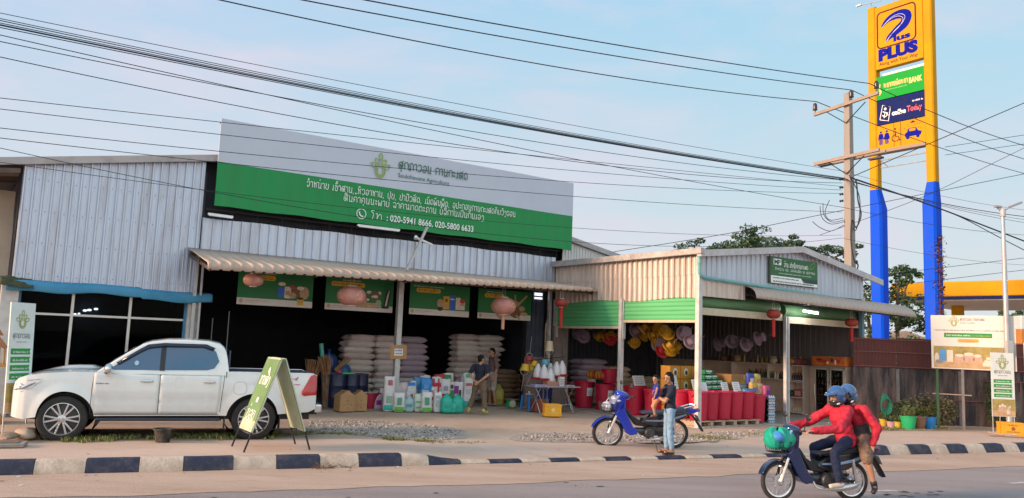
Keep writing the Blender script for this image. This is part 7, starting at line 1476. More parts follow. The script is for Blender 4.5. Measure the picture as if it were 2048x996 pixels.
# two men among the sacks
s = .955; p = P(-3.85, 4.35, .02)
person('man seen from behind in a navy t-shirt with hands clasped at his back', scaled(pose(shL=(0, .19, 1.335), shR=(0, -.19, 1.335), elL=(-.10, .29, 1.10), elR=(-.10, -.29, 1.10), wrL=(-.185, .09, .93), wrR=(-.20, -.06, .90), hipL=(0, .10, .88), hipR=(0, -.10, .88), knL=(.05, .20, .49), knR=(.02, -.15, .48), anL=(-.04, .30, .085), anR=(.02, -.17, .085), toeL=(.10, .36, .035), toeR=(.17, -.20, .035)), s),
       [dict(k='shirt', m=m_navy_t, sl=.72), dict(k='trousers', m=M('olive_brown_trousers', (.16, .105, .07), .85, var=.2, scale=5), len=.74, e=.022, flare=.02), dict(k='shoes', m=M('yellow_boot', (.50, .45, .10), .6, var=.4, scale=18, dirt=(.06, .06, .05), dirt_amt=.8, dscale=14), high=.15, n='boot')], s=s, look=(1, -.5, -.1), loc=p, rz=R(68), palm=(-1, 0, 0), curl=.9)
s = 1.06; p = P(-1.98, 6.55, .03)
person('man in a mauve grey shirt and pale shorts standing by the sack stack', scaled(pose(hd=(.04, .0, 1.525), elL=(-.04, .25, 1.09), wrL=(.03, .25, .84), elR=(-.06, -.24, 1.09), wrR=(.0, -.23, .84), knL=(.0, .1, .48), anL=(-.08, .12, .085), toeL=(.07, .15, .035), anR=(.03, -.1, .085), toeR=(.18, -.12, .035)), s),
       [dict(k='shirt', m=M('mauve_shirt', (.165, .10, .105), .85, var=.15, scale=4), sl=.95), dict(k='trousers', m=M('pale_shorts', (.40, .33, .29), .85, var=.12), len=0, e=.034, n='shorts'), dict(k='sandals', m=m_blk)], s=s, fat=.96, look=(1, .4, -.35), loc=p, rz=R(200))
# woman and child
p = gp(1338, 901, -.06); z = pave_z(p.x, p.y); s = .965
wj = pose(pel=(-.01, 0, .92), ch=(-.01, 0, 1.235), hd=(.03, .02, 1.535), elL=(.17, .22, 1.07), wrL=(.29, .02, 1.15), elR=(.13, -.24, 1.08), wrR=(.30, -.05, 1.22), knL=(.02, .08, .5), anL=(-.03, .085, .085), toeL=(.12, .1, .035), knR=(.03, -.085, .5), anR=(.02, -.095, .085), toeR=(.17, -.11, .035))
m_flip = M('flip_flop_black', (.02, .02, .022), .6)
person('woman in a navy t-shirt and light jeans standing with a child on her arm', scaled(wj, s), [dict(k='shirt', m=m_navy_t, sl=.62), dict(k='trousers', m=m_jean, len=.9, e=.012, flare=.012, n='jeans'), dict(k='sandals', m=m_flip)], s=s, fat=.98, look=(1, .45, -.05), hair='tied', loc=(p.x, p.y, z + .02), rz=R(188), palm=dict(L=(.2, -.6, .6), R=(.4, .6, .3)), curl=.7)
cj = dict(pel=(.30, .01, 1.10), ch=(.30, .01, 1.30), nk=(.295, .01, 1.39), hd=(.315, .015, 1.495), shL=(.30, .10, 1.355), shR=(.30, -.085, 1.355), elL=(.34, .14, 1.25), elR=(.22, -.14, 1.27), wrL=(.36, .10, 1.16), wrR=(.12, -.13, 1.31), hipL=(.30, .055, 1.08), hipR=(.30, -.045, 1.08), knL=(.39, .10, .96), knR=(.30, -.11, .93), anL=(.36, .12, .79), anR=(.27, -.12, .77), toeL=(.44, .14, .755), toeR=(.35, -.14, .735))
person('small child in a blue top and peach shorts carried on the arm of the woman', scaled({k: Vector(v) for k, v in cj.items()}, s), [dict(k='vest', m=M('royal_blue_vest', (.018, .03, .33), .8, var=.12), e=.012, n='top'), dict(k='trousers', m=M('peach_shorts', (.60, .24, .12), .8, var=.12), len=0, e=.022, n='shorts'), dict(k='shoes', m=M('child_shoe', (.25, .08, .06), .6), n='shoe')], s=.56, hs=1.32, look=(1, .9, 0), loc=(p.x, p.y, z + .02), rz=R(188), vox=.008, palm=(1, 0, 0))
# rider and passenger
m_redj = M('red_jacket', (.46, .012, .035), .7, var=.18, scale=4, bump=.3, bscale=10); m_dj = M('dark_jeans', (.010, .018, .055), .85, var=.2)
loc = m2.location; rz_ = m2.rotation_euler.z
rj = dict(pel=(.08, 0, .90), ch=(.16, 0, 1.21), nk=(.19, 0, 1.38), hd=(.235, 0, 1.53), shL=(.18, .205, 1.33), shR=(.18, -.205, 1.33), elL=(.42, .34, 1.08), elR=(.50, -.34, 1.11), wrL=(.82, .30, 1.045), wrR=(.82, -.30, 1.045), hipL=(.13, .10, .88), hipR=(.13, -.10, .88), knL=(.44, .23, .73), knR=(.48, -.22, .75), anL=(.36, .23, .30), anR=(.42, -.22, .30), toeL=(.51, .24, .245), toeR=(.57, -.23, .245))
person('motorcycle rider in a red jacket, navy jeans and blue peaked helmet', {k: Vector(v) for k, v in rj.items()}, [dict(k='shirt', m=m_redj, sl=1.0, e=.028, n='jacket'), dict(k='trousers', m=m_dj, len=.92, e=.014, n='jeans'), dict(k='shoes', m=M('cream_shoe', (.62, .52, .42), .7), n='shoe')], s=1.0, look=(1, .12, -.05), helmet=dict(n='blue', c=(.025, .085, .25)), loc=loc, rz=rz_, palm=(.2, 0, -1), curl=1.1)
pj = dict(pel=(-.18, 0, .93), ch=(-.11, -.02, 1.23), nk=(-.07, -.03, 1.40), hd=(.005, -.04, 1.56), shL=(-.10, .19, 1.345), shR=(-.10, -.21, 1.345), elL=(-.24, .30, 1.10), elR=(-.02, -.30, 1.1), wrL=(-.17, .30, .87), wrR=(.08, -.24, 1.0), hipL=(-.15, .12, .91), hipR=(-.15, -.12, .91), knL=(-.06, .30, .66), knR=(.02, -.28, .70), anL=(-.17, .31, .27), anR=(-.08, -.29, .32), toeL=(-.10, .38, .19), toeR=(.04, -.31, .27))
person('passenger behind the rider in a red and black jacket and camouflage shorts', {k: Vector(v) for k, v in pj.items()}, [dict(k='shirt', m=m_redj, sl=1.0, e=.026, n='jacket'), dict(k='band', m=M('charcoal_cloth', (.035, .028, .035), .8, var=.25, scale=8), e=.034), dict(k='trousers', m=M('camouflage', (.16, .10, .07), .85, var=.55, scale=9, dirt=(.32, .22, .16), dirt_amt=.8, dscale=8), len=.05, e=.032, n='shorts'), dict(k='shoes', m=m_blk, high=.04, n='shoe')], s=1.0, look=(1, .2, 0), helmet=dict(n='blue_grey', c=(.04, .11, .27)), loc=loc, rz=rz_, palm=(0, -.2, -1), curl=.8)
# ------------------------------------------------------------------ sacks and goods
def sack_mesh(mb, L, W_, H_, seed, puff=1.0):
    nu, nv = 22, 14
    def top(sg):
        def f(a, b):
            x, y = 2 * a - 1, 2 * b - 1; ex = (1 - abs(x) ** 5); ey = (1 - abs(y) ** 4.5); h = H_ / 2 * (max(0, ex) ** .5) * (max(0, ey) ** .5)
            pin = 1 - .10 * (1 - abs(x)) * abs(y) ** 2 - .05 * (1 - abs(y)) * abs(x) ** 2; n = mnoise.noise(Vector((x * 2.2 + seed, y * 2.2, sg * 2))) * .13 + mnoise.noise(Vector((x * 6 + seed, y * 6, sg))) * .05
            z = sg * h * (1 + n) + .012 * mnoise.noise(Vector((x * 3, y * 3, seed + 9)))
            return (x * L / 2 * pin, y * W_ / 2 * pin, z + H_ / 2)
        return f
    mb.grid(top(1), nu, nv); mb.grid(top(-1), nu, nv, flip=True)
m_sackw = M('woven_sack_white', (.70, .62, .59), .7, var=.12, scale=3, dirt=(.50, .40, .35), dirt_amt=.5, dscale=3, bump=.35, bscale=70); m_sackb = M('woven_sack_buff', (.60, .45, .32), .8, var=.15, scale=3, dirt=(.36, .24, .15), dirt_amt=.5, dscale=3, bump=.4, bscale=60); m_sackv = M('woven_sack_lilac', (.46, .37, .45), .7, var=.15, scale=3, dirt=(.2, .16, .2), dirt_amt=.5, bump=.35, bscale=70); m_sackbr = M('burlap_brown', (.30, .19, .12), .9, var=.18, scale=4, bump=.5, bscale=60)
protos = {}
m_sackg = M('woven_sack_rosy', (.62, .50, .48), .7, var=.15, scale=3, dirt=(.4, .3, .28), dirt_amt=.6, dscale=2, bump=.4, bscale=50)
def sack(lbl, loc, rz, kind, mat, grp, scale=(1, 1, 1), tilt=0):
    key = (kind, mat.name)
    if key not in protos:
        g = MB(); sack_mesh(g, .99, .56, .2, kind * 7.3); o = g.build('sack', mat, None, sharp=70); protos[key] = o; c = o
        tag(o, lbl, 'sack', grp)
    else: c = protos[key].copy(); COL.objects.link(c); c['label'] = lbl; c['group'] = grp
    c.location = loc; c.rotation_euler = (tilt, 0, rz); c.scale = scale
    return c
random.seed(101)
def stack(u, y, cols, n, mat, where, grp, h=.185, jit=.03, sc=1.0, face=0, top=0, z0=.03):
    """cols: list of (du, dy, rz); n layers"""
    for k in range(n):
        for ci, (du, dy, rz, nm) in enumerate(cols):
            if k == n - 1 and top and ci not in (top if hasattr(top, '__len__') else (top,)): continue
            sack('%s sack %sof %s' % (ORD[n - 1 - k], nm.replace('in the ', 'in '), where), P(u + du + random.uniform(-jit, jit) * 2, y + dy + random.uniform(-jit, jit), z0 + k * h), TH + rz + random.uniform(-.16, .16) + (PI if random.random() < .5 else 0), random.randint(1, 5), mat if not callable(mat) else mat(k, ci), grp, (sc * random.uniform(.93, 1.08), sc * random.uniform(.95, 1.05), h / .185 * random.uniform(.98, 1.15)), random.uniform(-.05, .05))
G1 = 'sacks in the stack behind the canopy post'
stack(-5.75, 8.3, [(0, 0, 0, 'in the left column '), (.93, -.05, 0, 'in the middle column '), (1.82, .02, 0, 'in the right column ')], 11, lambda k, c: (m_sackw, m_sackw, m_sackg)[(k * 5 + c * 3) % 3] if c < 2 or k < 4 else m_sackv, 'white stack behind the post', G1, h=.18)
stack(-1.6, 8.2, [(-.42, 0, .1, 'in the left column '), (.45, .03, -.05, 'in the right column ')], 12, lambda k, c: (m_sackw, m_sackg, m_sackw, m_sackw)[(k * 3 + c) % 4], 'white stack behind the two men', 'sacks in the stack behind the two men', h=.178)
stack(-.75, 7.7, [(-.1, -.1, 0, 'in the front '), ], 7, m_sackbr, 'low brown stack by the white one', 'brown sacks by the tall stack', h=.15, sc=.82)
stack(.02, 7.75, [(-.1, .05, .1, 'in the right end ')], 6, m_sackbr, 'low brown stack by the white one', 'brown sacks by the tall stack', h=.15, sc=.78)
stack(1.9, 6.6, [(0, 0, 0, '')], 8, lambda k, c: m_sackv if k > 3 else m_sackb, 'lilac stack under the left shutter', 'sacks in the lilac stack', h=.185, sc=1.25)
stack(3.15, 6.3, [(-.3, 0, .05, 'at the left end '), (.62, .05, 0, 'in the middle '), (1.5, .1, 0, 'at the right end ')], 6, m_sackb, 'buff stack in the small shop', 'sacks in the buff stack of the small shop', h=.18, top=(0,))
sack('buff sack lying crowning the left end of the buff stack of the small shop', P(2.85, 6.3, .03 + 6 * .18), TH, 2, m_sackb, 'sacks in the buff stack of the small shop')

# upright printed bags
def upbag(mb, w_, d, h, seed, lean=0.0, tie=False):
    def f(a, b):
        th = 2 * PI * a; sq = 1 / max(abs(math.cos(th)), abs(math.sin(th))) ** .38; k = (1 - .55 * max(0, (b - .8) / .2) ** 1.5) if not tie else (1 - .8 * max(0, (b - .72) / .28) ** .8) ; kk = min(1, .75 + b * 3)
        n = 1 + .10 * mnoise.noise(Vector((math.cos(th) * 1.5 + seed, math.sin(th) * 1.5, b * 3))) + .05 * mnoise.noise(Vector((math.cos(th) * 4 + seed, math.sin(th) * 4, b * 8))); top = max(0, (b - .8) / .2)
        x = w_ / 2 * math.cos(th) * sq * kk * n * (1 if not tie else k); y = d / 2 * math.sin(th) * sq * kk * n * k
        return (x + lean * b * h * .3, y, h * b * (1 + .05 * mnoise.noise(Vector((math.cos(th) * 2, seed, 2))) * b))
    mb.grid(f, 24, 12); mb.add([f(a / 24, 0) for a in range(24)], [tuple(range(24))[::-1]]); mb.add([f(a / 24, 1) for a in range(24)], [tuple(range(24))])
def feed_bag(lbl, u, y, rz, size, base, prints, tilt=(0, 0), z=.012, grp='printed feed bags before the hall', tie=False, name='feed_bag'):
    t = thing(name, lbl, 'bag', P(u, y, z), TH + rz, grp); t.rotation_euler = (tilt[0], tilt[1], TH + rz)
    w_, d, h = size; seed = u * 3.1 + y; g = MB(); upbag(g, w_, d, h, seed, tie=tie); g.build('bag', M('bagbody_%02d%02d%02d' % tuple(int(c * 99) for c in base), base, .38, var=.14, scale=6, bump=.25, bscale=14), t, sharp=60)
    for (x0, x1, z0, z1, col) in prints:      # printed fields lie on the front of the bag
        q = MB()
        def f(a, b):
            xx = (x0 + (x1 - x0) * a) * w_ * .5; zz = z0 + (z1 - z0) * b; lim = min(1, abs(xx) / (w_ * .62)); k = (1 - .55 * max(0, (zz - .8) / .2) ** 1.5) if not tie else (1 - .8 * max(0, (zz - .72) / .28) ** .8)
            return (xx * (1 if not tie else k), -d / 2 * 1.03 * (1 - .35 * lim ** 4) * k * min(1, .75 + zz * 3) * 1.03 - .007, zz * h)
        q.grid(f, 8, 8); q.build('print', M('print_%02d%02d%02d' % tuple(int(c * 99) for c in col), col, .4, var=.2, scale=20), t, sharp=60)
    return t
RED, WHT, GRN, BLU, PUR, BLK, YEL, ORG, PNK, LGN, CYN = (.50, .015, .04), (.68, .66, .66), (.01, .26, .06), (.02, .20, .62), (.26, .02, .24), (.03, .03, .04), (.62, .45, .06), (.52, .22, .03), (.6, .3, .34), (.12, .42, .05), (.02, .42, .32)
FB = lambda x, y: uy(x, y)
def fb(lbl, px_, py_, wpx, hpx, base, prints, dz=0.0, rz=0, tilt=(0, 0), d=.2, back=0.0, tie=False, name='feed_bag'):
    u, y = uy(px_, py_, .012)
    if px_ < 960 and py_ < 815 and not dz: y = 6.1 if back < .6 else 6.6; u = lp(px_, 795, y)[0]; back = 0
    p = P(u, y); k = (p.y) / FPX; y += back
    return feed_bag(lbl, u, y, rz - TH * .55, (wpx * k, d, hpx * k * 1.02), base, prints, tilt, tie=tie, name=name, z=.012 + dz)
LOGO = [(-.7, .7, .1, .32, GRN), (-.45, .45, .4, .66, WHT)]
fb('tall white feed bag with green foot and green ring, leftmost of the front row', 776, 822, 22, 66, WHT, [(-.85, .85, .04, .18, CYN), (-.5, .5, .24, .44, (.25, .4, .3)), (-.3, .5, .75, .9, (.4, .1, .1))], d=.2)
fb('short white bag with grass green foot and ring, second in the front row', 797, 823, 23, 36, WHT, [(-.85, .85, .04, .26, LGN), (-.4, .4, .36, .74, (.1, .3, .2))])
fb('crumpled pale blue plastic bag between two green footed bags in the front row', 817, 823, 20, 30, (.33, .50, .52), [(-.6, .6, .3, .5, (.12, .3, .33))], tie=True)
fb('small pale green striped bag in the middle of the front row', 835, 823, 17, 34, (.55, .62, .55), [(-.6, .6, .2, .3, (.15, .4, .2)), (-.6, .6, .5, .6, (.15, .4, .2))])
fb('short white bag with bright green foot and ring, before the red bag', 852, 824, 21, 38, WHT, [(-.85, .85, .04, .24, LGN), (-.45, .45, .36, .74, (.08, .3, .2))])
fb('white bag with grey scribble print, right end of the front row', 874, 824, 17, 38, WHT, [(-.5, .5, .3, .6, (.4, .42, .42)), (-.6, .4, .7, .85, (.35, .4, .4))])
for lb, x, w_, h, rz in (('bulging sea green plastic sack, left of the three by the man', 892, 25, 36, 0), ('bulging sea green plastic sack, right of the three by the man', 914, 26, 34, .2), ('squat sea green plastic sack lying before the other two', 903, 22, 24, .1)): fb(lb, x, 825, w_, h, (.02, .42, .31), [(-.4, .3, .3, .4, (.03, .33, .26))], d=.3, tie=True, name='plastic_sack')
fb('tall white bag with teal foot and green cap beside the man', 935, 812, 22, 66, WHT, [(-.85, .85, .02, .2, CYN), (-.6, .6, .88, .98, (.02, .4, .2)), (-.5, .6, .64, .72, (.5, .1, .12)), (-.4, .5, .4, .55, (.5, .52, .6))], back=.25)
fb('purple and white feed bag with black lettering beside the red one', 915, 806, 21, 50, WHT, [(-.9, 0, .2, .85, PUR), (-.8, -.1, .45, .55, WHT), (.1, .5, .3, .7, BLK)], back=.3)
fb('white feed bag with broad red belt and small crest', 889, 808, 22, 56, WHT, [(-.9, .9, .34, .5, RED), (-.3, .4, .6, .76, (.3, .3, .4)), (-.5, .5, .08, .2, (.5, .48, .5))], back=.3)
fb('red and white checked feed bag beside the red belted one', 871, 808, 19, 60, WHT, [(-.9, -.4, .05, .95, RED), (.2, .6, .05, .95, RED), (-.9, .9, .3, .42, RED), (-.9, .9, .7, .82, RED)], back=.35)
fb('blue and white feed bag slanting behind the front row', 846, 802, 24, 58, (.04, .26, .66), [(-.6, .5, .35, .62, WHT), (-.9, .9, .04, .16, WHT), (-.4, .3, .66, .8, (.1, .4, .8))], back=.45, tilt=(0, .1))
fb('white feed bag with small rooster print right of the canopy post', 821, 800, 25, 52, WHT, [(-.4, .4, .3, .55, (.45, .2, .2)), (-.8, .8, .85, .97, BLU), (-.6, .6, .1, .2, (.5, .5, .56))], back=.45, tilt=(0, -.05))
fb('white feed bag with red flash low behind the blue bag', 858, 806, 20, 42, WHT, [(-.7, .6, .4, .55, RED), (-.5, .5, .7, .85, (.5, .2, .2)), (-.6, .6, .1, .25, (.6, .4, .2))], back=.4, tilt=(0, .06))
fb('pink white feed bag half hidden behind the canopy post', 803, 800, 22, 50, (.62, .5, .53), [(-.5, .5, .3, .6, (.45, .1, .15))], back=.45)
fb('orange and white bag of rice crackers beside the dark barrels', 752, 782, 27, 34, WHT, [(-.8, .7, .08, .9, ORG), (-.5, .4, .3, .55, (.6, .34, .08))], back=.1, dz=.35)
fb('white rice bag lying folded on the ground behind the red basket', 770, 790, 24, 40, (.58, .5, .5), [(-.5, .5, .3, .6, (.4, .2, .25))], back=.5)
fb('green lettered white bag peeping between red belt and purple bags', 901, 802, 12, 50, WHT, [(-.8, .8, .3, .7, GRN), (-.6, .6, .75, .9, BLK)], back=.45)
fb('white folded bag lying behind the green footed bags', 835, 808, 40, 20, (.6, .57, .57), [(-.5, .5, .2, .6, (.5, .4, .4))], back=.2, d=.35)
# further rows of stock behind
rr = random.Random(8)
for i, (x, y_, w_, h_, bk, lb, c, ps) in enumerate((
 (812, 806, 24, 34, .15, 'white bag with a blue crest just left of the blue slanting bag', WHT, [(-.5, .5, .35, .65, BLU)]), (862, 806, 22, 40, .2, 'white and red bag under the checked bag', WHT, [(-.9, .9, .1, .25, RED), (-.4, .4, .45, .7, RED)]),
 (880, 800, 22, 62, .75, 'red bag with a white field behind the checked one', RED, [(-.6, .6, .3, .6, WHT)]), (925, 798, 24, 58, .7, 'lilac printed bag behind the purple one', (.5, .36, .52), [(-.6, .6, .4, .7, PUR)]), (835, 796, 24, 56, .75, 'sky blue bag behind the slanting blue bag', (.1, .36, .7), [(-.6, .6, .3, .6, WHT)]), (790, 800, 24, 44, .5, 'cream bag with a red seal behind the tall green footed bag', (.62, .55, .46), [(-.3, .3, .4, .7, RED)]),
 (757, 808, 20, 30, .3, 'violet and cream bag above the crimson tub', (.5, .42, .5), [(-.5, .5, .3, .6, PUR)]), (905, 815, 24, 28, .3, 'clear pale green bag above the sea green sacks', (.5, .62, .55), [(-.5, .5, .3, .5, CYN)]), (860, 816, 24, 26, .15, 'crumpled white bag squeezed between the green footed bags', (.62, .62, .6), [(-.4, .4, .3, .5, (.3, .4, .35))]), (844, 815, 22, 22, .3, 'folded white bag with green lines under the blue bag', WHT, [(-.6, .6, .3, .4, GRN), (-.6, .6, .6, .7, GRN)]),
 (895, 796, 22, 64, .9, 'white bag with a green lid print at the back of the pile', WHT, [(-.6, .6, .75, .95, GRN), (-.5, .5, .3, .6, ORG)]), (850, 794, 22, 60, .95, 'white bag with an orange sun print at the back of the pile', WHT, [(-.4, .4, .4, .75, ORG)]))): fb(lb, x, y_, w_, h_, c, ps, back=bk, tilt=(0, rr.uniform(-.08, .08)), rz=rr.uniform(-.2, .2))
# cartons, basket, barrels, brooms, mats on the left
def vented_carton(lbl, px_, py_, w_, h, rz):
    u, y = uy(px_, py_, .012); t = thing('carton', lbl, 'box', P(u, y, .012), TH + rz, 'vented cartons before the barrels'); mc_ = M('cardboard', (.42, .24, .11), .8, var=.1, scale=3)
    g = MB(); g.bx(-w_ / 2, w_ / 2, -w_ / 2, w_ / 2, 0, h); g.build('box', mc_, t, bevel=.008)
    for sd, r_ in ((-1, 0), (1, PI / 2)): pass
    g = MB(); g.prism([(-w_ / 2, h), (w_ / 2, h), (w_ * .12, h + .09), (-w_ * .12, h + .09)], -w_ / 2 + .005, w_ / 2 - .005); g.build('gable_lid', mc_, t); g = MB(); g.bx(-w_ * .12, w_ * .12, -w_ / 2 + .01, w_ / 2 - .01, h + .085, h + .12); g.build('grip', mc_, t)
    g = MB()
    for x, z in ((-.25, .35), (.25, .35), (0, .62), (0, .18), (.0, .38)): disc(g, x * w_, z * h + .02, .012, .014, -w_ / 2 - .003)
    g.build('vent_hole', m_blk, t, flat=True, recalc=False)
    o = g.build('vent_hole', m_blk, t, flat=True, recalc=False); o.rotation_euler.z = -PI / 2
vented_carton('larger brown vented carton with gable lid before the dark barrels', 688, 822, .42, .42, .0); vented_carton('smaller brown vented carton with gable lid beside the red basket', 717, 821, .34, .42, -.1)
u, y = uy(744, 819, .012); t = thing('basket', 'big crimson plastic tub filled with goods beside the brown cartons', 'tub', P(u, y + .15, .012), TH); g = MB(); g.lathe([(.17, 0), (.25, .42), (.265, .42), (.265, .45), (.24, .45), (.16, .03), (0, .03)], 24, cap=False, sq=(1.25, .9)); g.build('tub', M('crimson_plastic', (.40, .02, .06), .4, var=.12), t)
g = MB(); [g.ball((x, 0, .40), (.1, .12, .07), 10, 6) for x in (-.15, 0, .15)]; g.build('contents', M('pale_bundle', (.5, .45, .4), .7, var=.3), t)
def uyc(px_, py_, lim=7.0):
    u, y = uy(px_, py_, .012)
    if y > lim: y = lim; u = lp(px_, py_ - 25, y)[0]
    return u, y
def drum(lbl, px_, py_, r, h, mat, grp, back=0.0):
    u, y = uyc(px_, py_, 6.6); t = thing('barrel', lbl, 'barrel', P(u, y + back, .012), TH, grp); g = MB(); g.lathe([(r * .92, 0), (r, .04), (r * 1.0, h * .3), (r * 1.03, h * .32), (r, h * .34), (r, h * .64), (r * 1.03, h * .66), (r, h * .68), (r * .98, h - .02), (r * .9, h)], 24); g.build('drum', mat, t)
    g = MB(); g.lathe([(r * 1.0, h - .03), (r * 1.02, h), (r * .9, h + .015)], 24); g.build('lid', M('drum_lid', (.035, .045, .11), .45), t)
m_drum = M('navy_plastic', (.012, .018, .055), .4, var=.15)
for i, (x, y_, b, l_) in enumerate(((675, 812, .05, 'leftmost'), (705, 806, .1, 'middle'), (727, 803, .25, 'rightmost'))): drum('dark navy plastic barrel, %s of the three behind the cartons' % l_, x, y_, .23, .92, m_drum, 'navy barrels behind the cartons', b)
def bundle(lbl, name, px_, py_, r, h, col, n, tilt, dz=0, cat='bundle', back=0.0):
    u, y = uyc(px_, py_, 6.8); t = thing(name, lbl, cat, P(u, y + back, .012 + dz), TH); t.rotation_euler = (tilt[0], tilt[1], TH); g = MB(); rr = random.Random(int(px_))
    for _ in range(n): a = rr.random() * 6.28; q = r * rr.random() ** .5; x0, y0 = q * math.cos(a), q * math.sin(a); sp = 1 + rr.uniform(.0, .35); g.bar((x0 * .7, y0 * .7, 0), (x0 * sp, y0 * sp, h * rr.uniform(.9, 1.05)), .012, 5, .007)
    g.build('sticks', M('bundle_%s' % name, col, .85, var=.35, scale=8), t); g = MB(); g.lathe([(r * .8, h * .3), (r * .82, h * .3), (r * .82, h * .34), (r * .8, h * .34), (r * .8, h * .3)], 16, cap=False); g.build('binding', m_tas, t)
bundle('bundle of brown bamboo stakes standing at the pickup tail', 'stake_bundle', 656, 815, .17, .92, (.24, .15, .10), 90, (0, 0)); bundle('brown grass broom bundle leaning above the stakes', 'broom', 650, 806, .16, .5, (.30, .17, .08), 80, (.1, -.25), .9, 'broom')
bundle('brown palm leaf roll standing above the pickup tail', 'broom', 630, 770, .22, .42, (.26, .14, .08), 90, (0, .15), .85, 'broom', .2); bundle('small yellow straw broom tilted over the dark barrels', 'broom', 672, 790, .08, .5, (.55, .36, .06), 40, (.2, .8), 1.0, 'broom', .1)
def tarp_bag(lbl, px_, py_, r, col, back=.3, dz=0):
    u, y = uyc(px_, py_, 7.0); t = thing('tarpaulin_bundle', lbl, 'bundle', P(u, y + back, dz), TH); g = MB()
    def f(a, b): th = 2 * PI * a; k = (1 + .12 * math.sin(5 * th + b * 3)) * math.sin(PI * (.06 + .88 * b)) ** .7; return (r[0] * k * math.cos(th), r[1] * k * math.sin(th), r[2] * (1 - math.cos(PI * b)))
    g.grid(f, 30, 12); g.build('sheet', M('tarp_%d' % px_, col, .4, var=.25, scale=5, bump=.4, bscale=9), t, sharp=60); g = MB(); g.lathe([(r[0] * .22, 2 * r[2] - .02), (r[0] * .12, 2 * r[2] + .05), (r[0] * .25, 2 * r[2] + .12)], 10); g.build('knot', MC['tarp_%d' % px_], t)
tarp_bag('tall dark blue tarpaulin bundle behind the brooms', 662, 800, (.25, .22, .36), (.015, .05, .22), .3, .75); tarp_bag('blue plastic bundle at the left foot of the white stack', 693, 797, (.26, .22, .32), (.02, .15, .34), .4, .55)
u, y = uyc(648, 800); t = thing('roll', 'upright pale teal plastic roll sticking out over the brooms', 'roll', P(u, y + .2, 1.2), TH); t.rotation_euler.y = -.15; g = MB(); g.lathe([(.06, 0), (.06, .55), (.045, .55), (.045, .3), (0, .3)], 14, cap=False); g.build('tube', M('teal_plastic', (.08, .40, .33), .4), t); g = MB(); g.lathe([(.062, .1), (.063, .16)], 14); g.build('band', m_white, t)
u, y = uyc(695, 795, 6.6); t = thing('scoop', 'green plastic scoop with red end lying on the dark barrels', 'scoop', P(u, y, .96), TH); g = MB(); g.box((0, 0, 0), (.42, .15, .04), taper=.8); g.build('blade', M('lime_plastic', (.05, .5, .06), .4), t, bevel=.012); g = MB(); g.ball((-.27, 0, .03), .06, 10, 8); g.build('knob', M('red_plastic', (.5, .03, .04), .4), t)
# cardboard notice on the post
a_, b_ = lp(797, 704, 5.66); t = thing('notice', 'brown cardboard notice with a white paper fixed to the canopy post', 'notice', P(a_, 5.665, b_), TH); g = MB(); g.bx(-.25, .25, -.012, .0, -.19, .19); g.build('cardboard', MC['cardboard'], t); g = MB(); rect(g, -.13, .13, -.10, .09, -.015, 0); dashes(g, -.1, .11, .02, .045, -.018, 1, 3); dashes(g, -.1, .08, -.06, .045, -.018, 1, 4); g.build('paper', [m_white, M('ink_blue', (.02, .04, .4), .5)], t, flat=True, recalc=False)
# yellow sack bags, white bag, scale, stool
fb('yellow mesh sack standing behind the green weighing scale', 1008, 812, 22, 40, (.42, .36, .07), [(-.6, .6, .2, .3, (.3, .26, .05))], d=.35, back=.35, tie=True, name='plastic_sack'); fb('second yellow mesh sack leaning behind the man in shorts', 1000, 810, 18, 32, (.40, .33, .06), [(-.6, .6, .3, .4, (.3, .24, .05))], d=.3, back=.55, tie=True, name='plastic_sack')
fb('white carrier bag with tied handles on the weighing scale', 1029, 800, 19, 28, (.62, .62, .66), [(-.4, .4, .3, .6, (.5, .5, .55))], d=.22, back=.1, tie=True, dz=.2, name='carrier_bag')
u, y = uy(1022, 815, .012); t = thing('weighing_scale', 'green dial weighing scale on the ground beside the blue stool', 'scale', P(u, y, .012), TH); g = MB(); g.box((0, 0, .12), (.26, .24, .24), taper=.8); g.build('case', M('scale_green', (.02, .36, .12), .4), t, bevel=.015); g = MB(); g.lathe([(.0, -.14), (.10, -.14), (.11, -.11)], 20, axis='y', c=(-.03, 0, .12)); g.build('dial', M('dial_cream', (.62, .55, .42), .4), t); g = MB(); g.bx(-.15, .15, -.14, .14, .245, .26); g.build('pan', m_alloy, t)
def stool(lbl, px_, py_, mat):
    u, y = uy(px_, py_, .012); t = thing('stool', lbl, 'stool', P(u, y, .012), TH + .2); g = MB(); g.bx(-.15, .15, -.15, .15, .43, .46); g.build('seat', mat, t, bevel=.02)
    for sx_ in (-1, 1):
        for sy in (-1, 1): g = MB(); g.add([(sx_ * a + dx, sy * a + dy, z) for z, a, w_ in ((0, .165, .03), (.435, .125, .035)) for dx, dy in ((-w_, -w_), (w_, -w_), (w_, w_), (-w_, w_))], [(0, 1, 5, 4), (1, 2, 6, 5), (2, 3, 7, 6), (3, 0, 4, 7), (3, 2, 1, 0)]); g.build('leg', mat, t, bevel=.008)
    g = MB(); g.bx(-.08, .09, -.06, .06, .465, .49); g.ball((.0, 0, .53), (.03, .03, .04), 10, 6); g.build('cloth', m_white, t)
stool('sky blue plastic stool with a white cloth beside the folding table', 1057, 821, M('stool_blue', (.03, .20, .52), .4, var=.06))
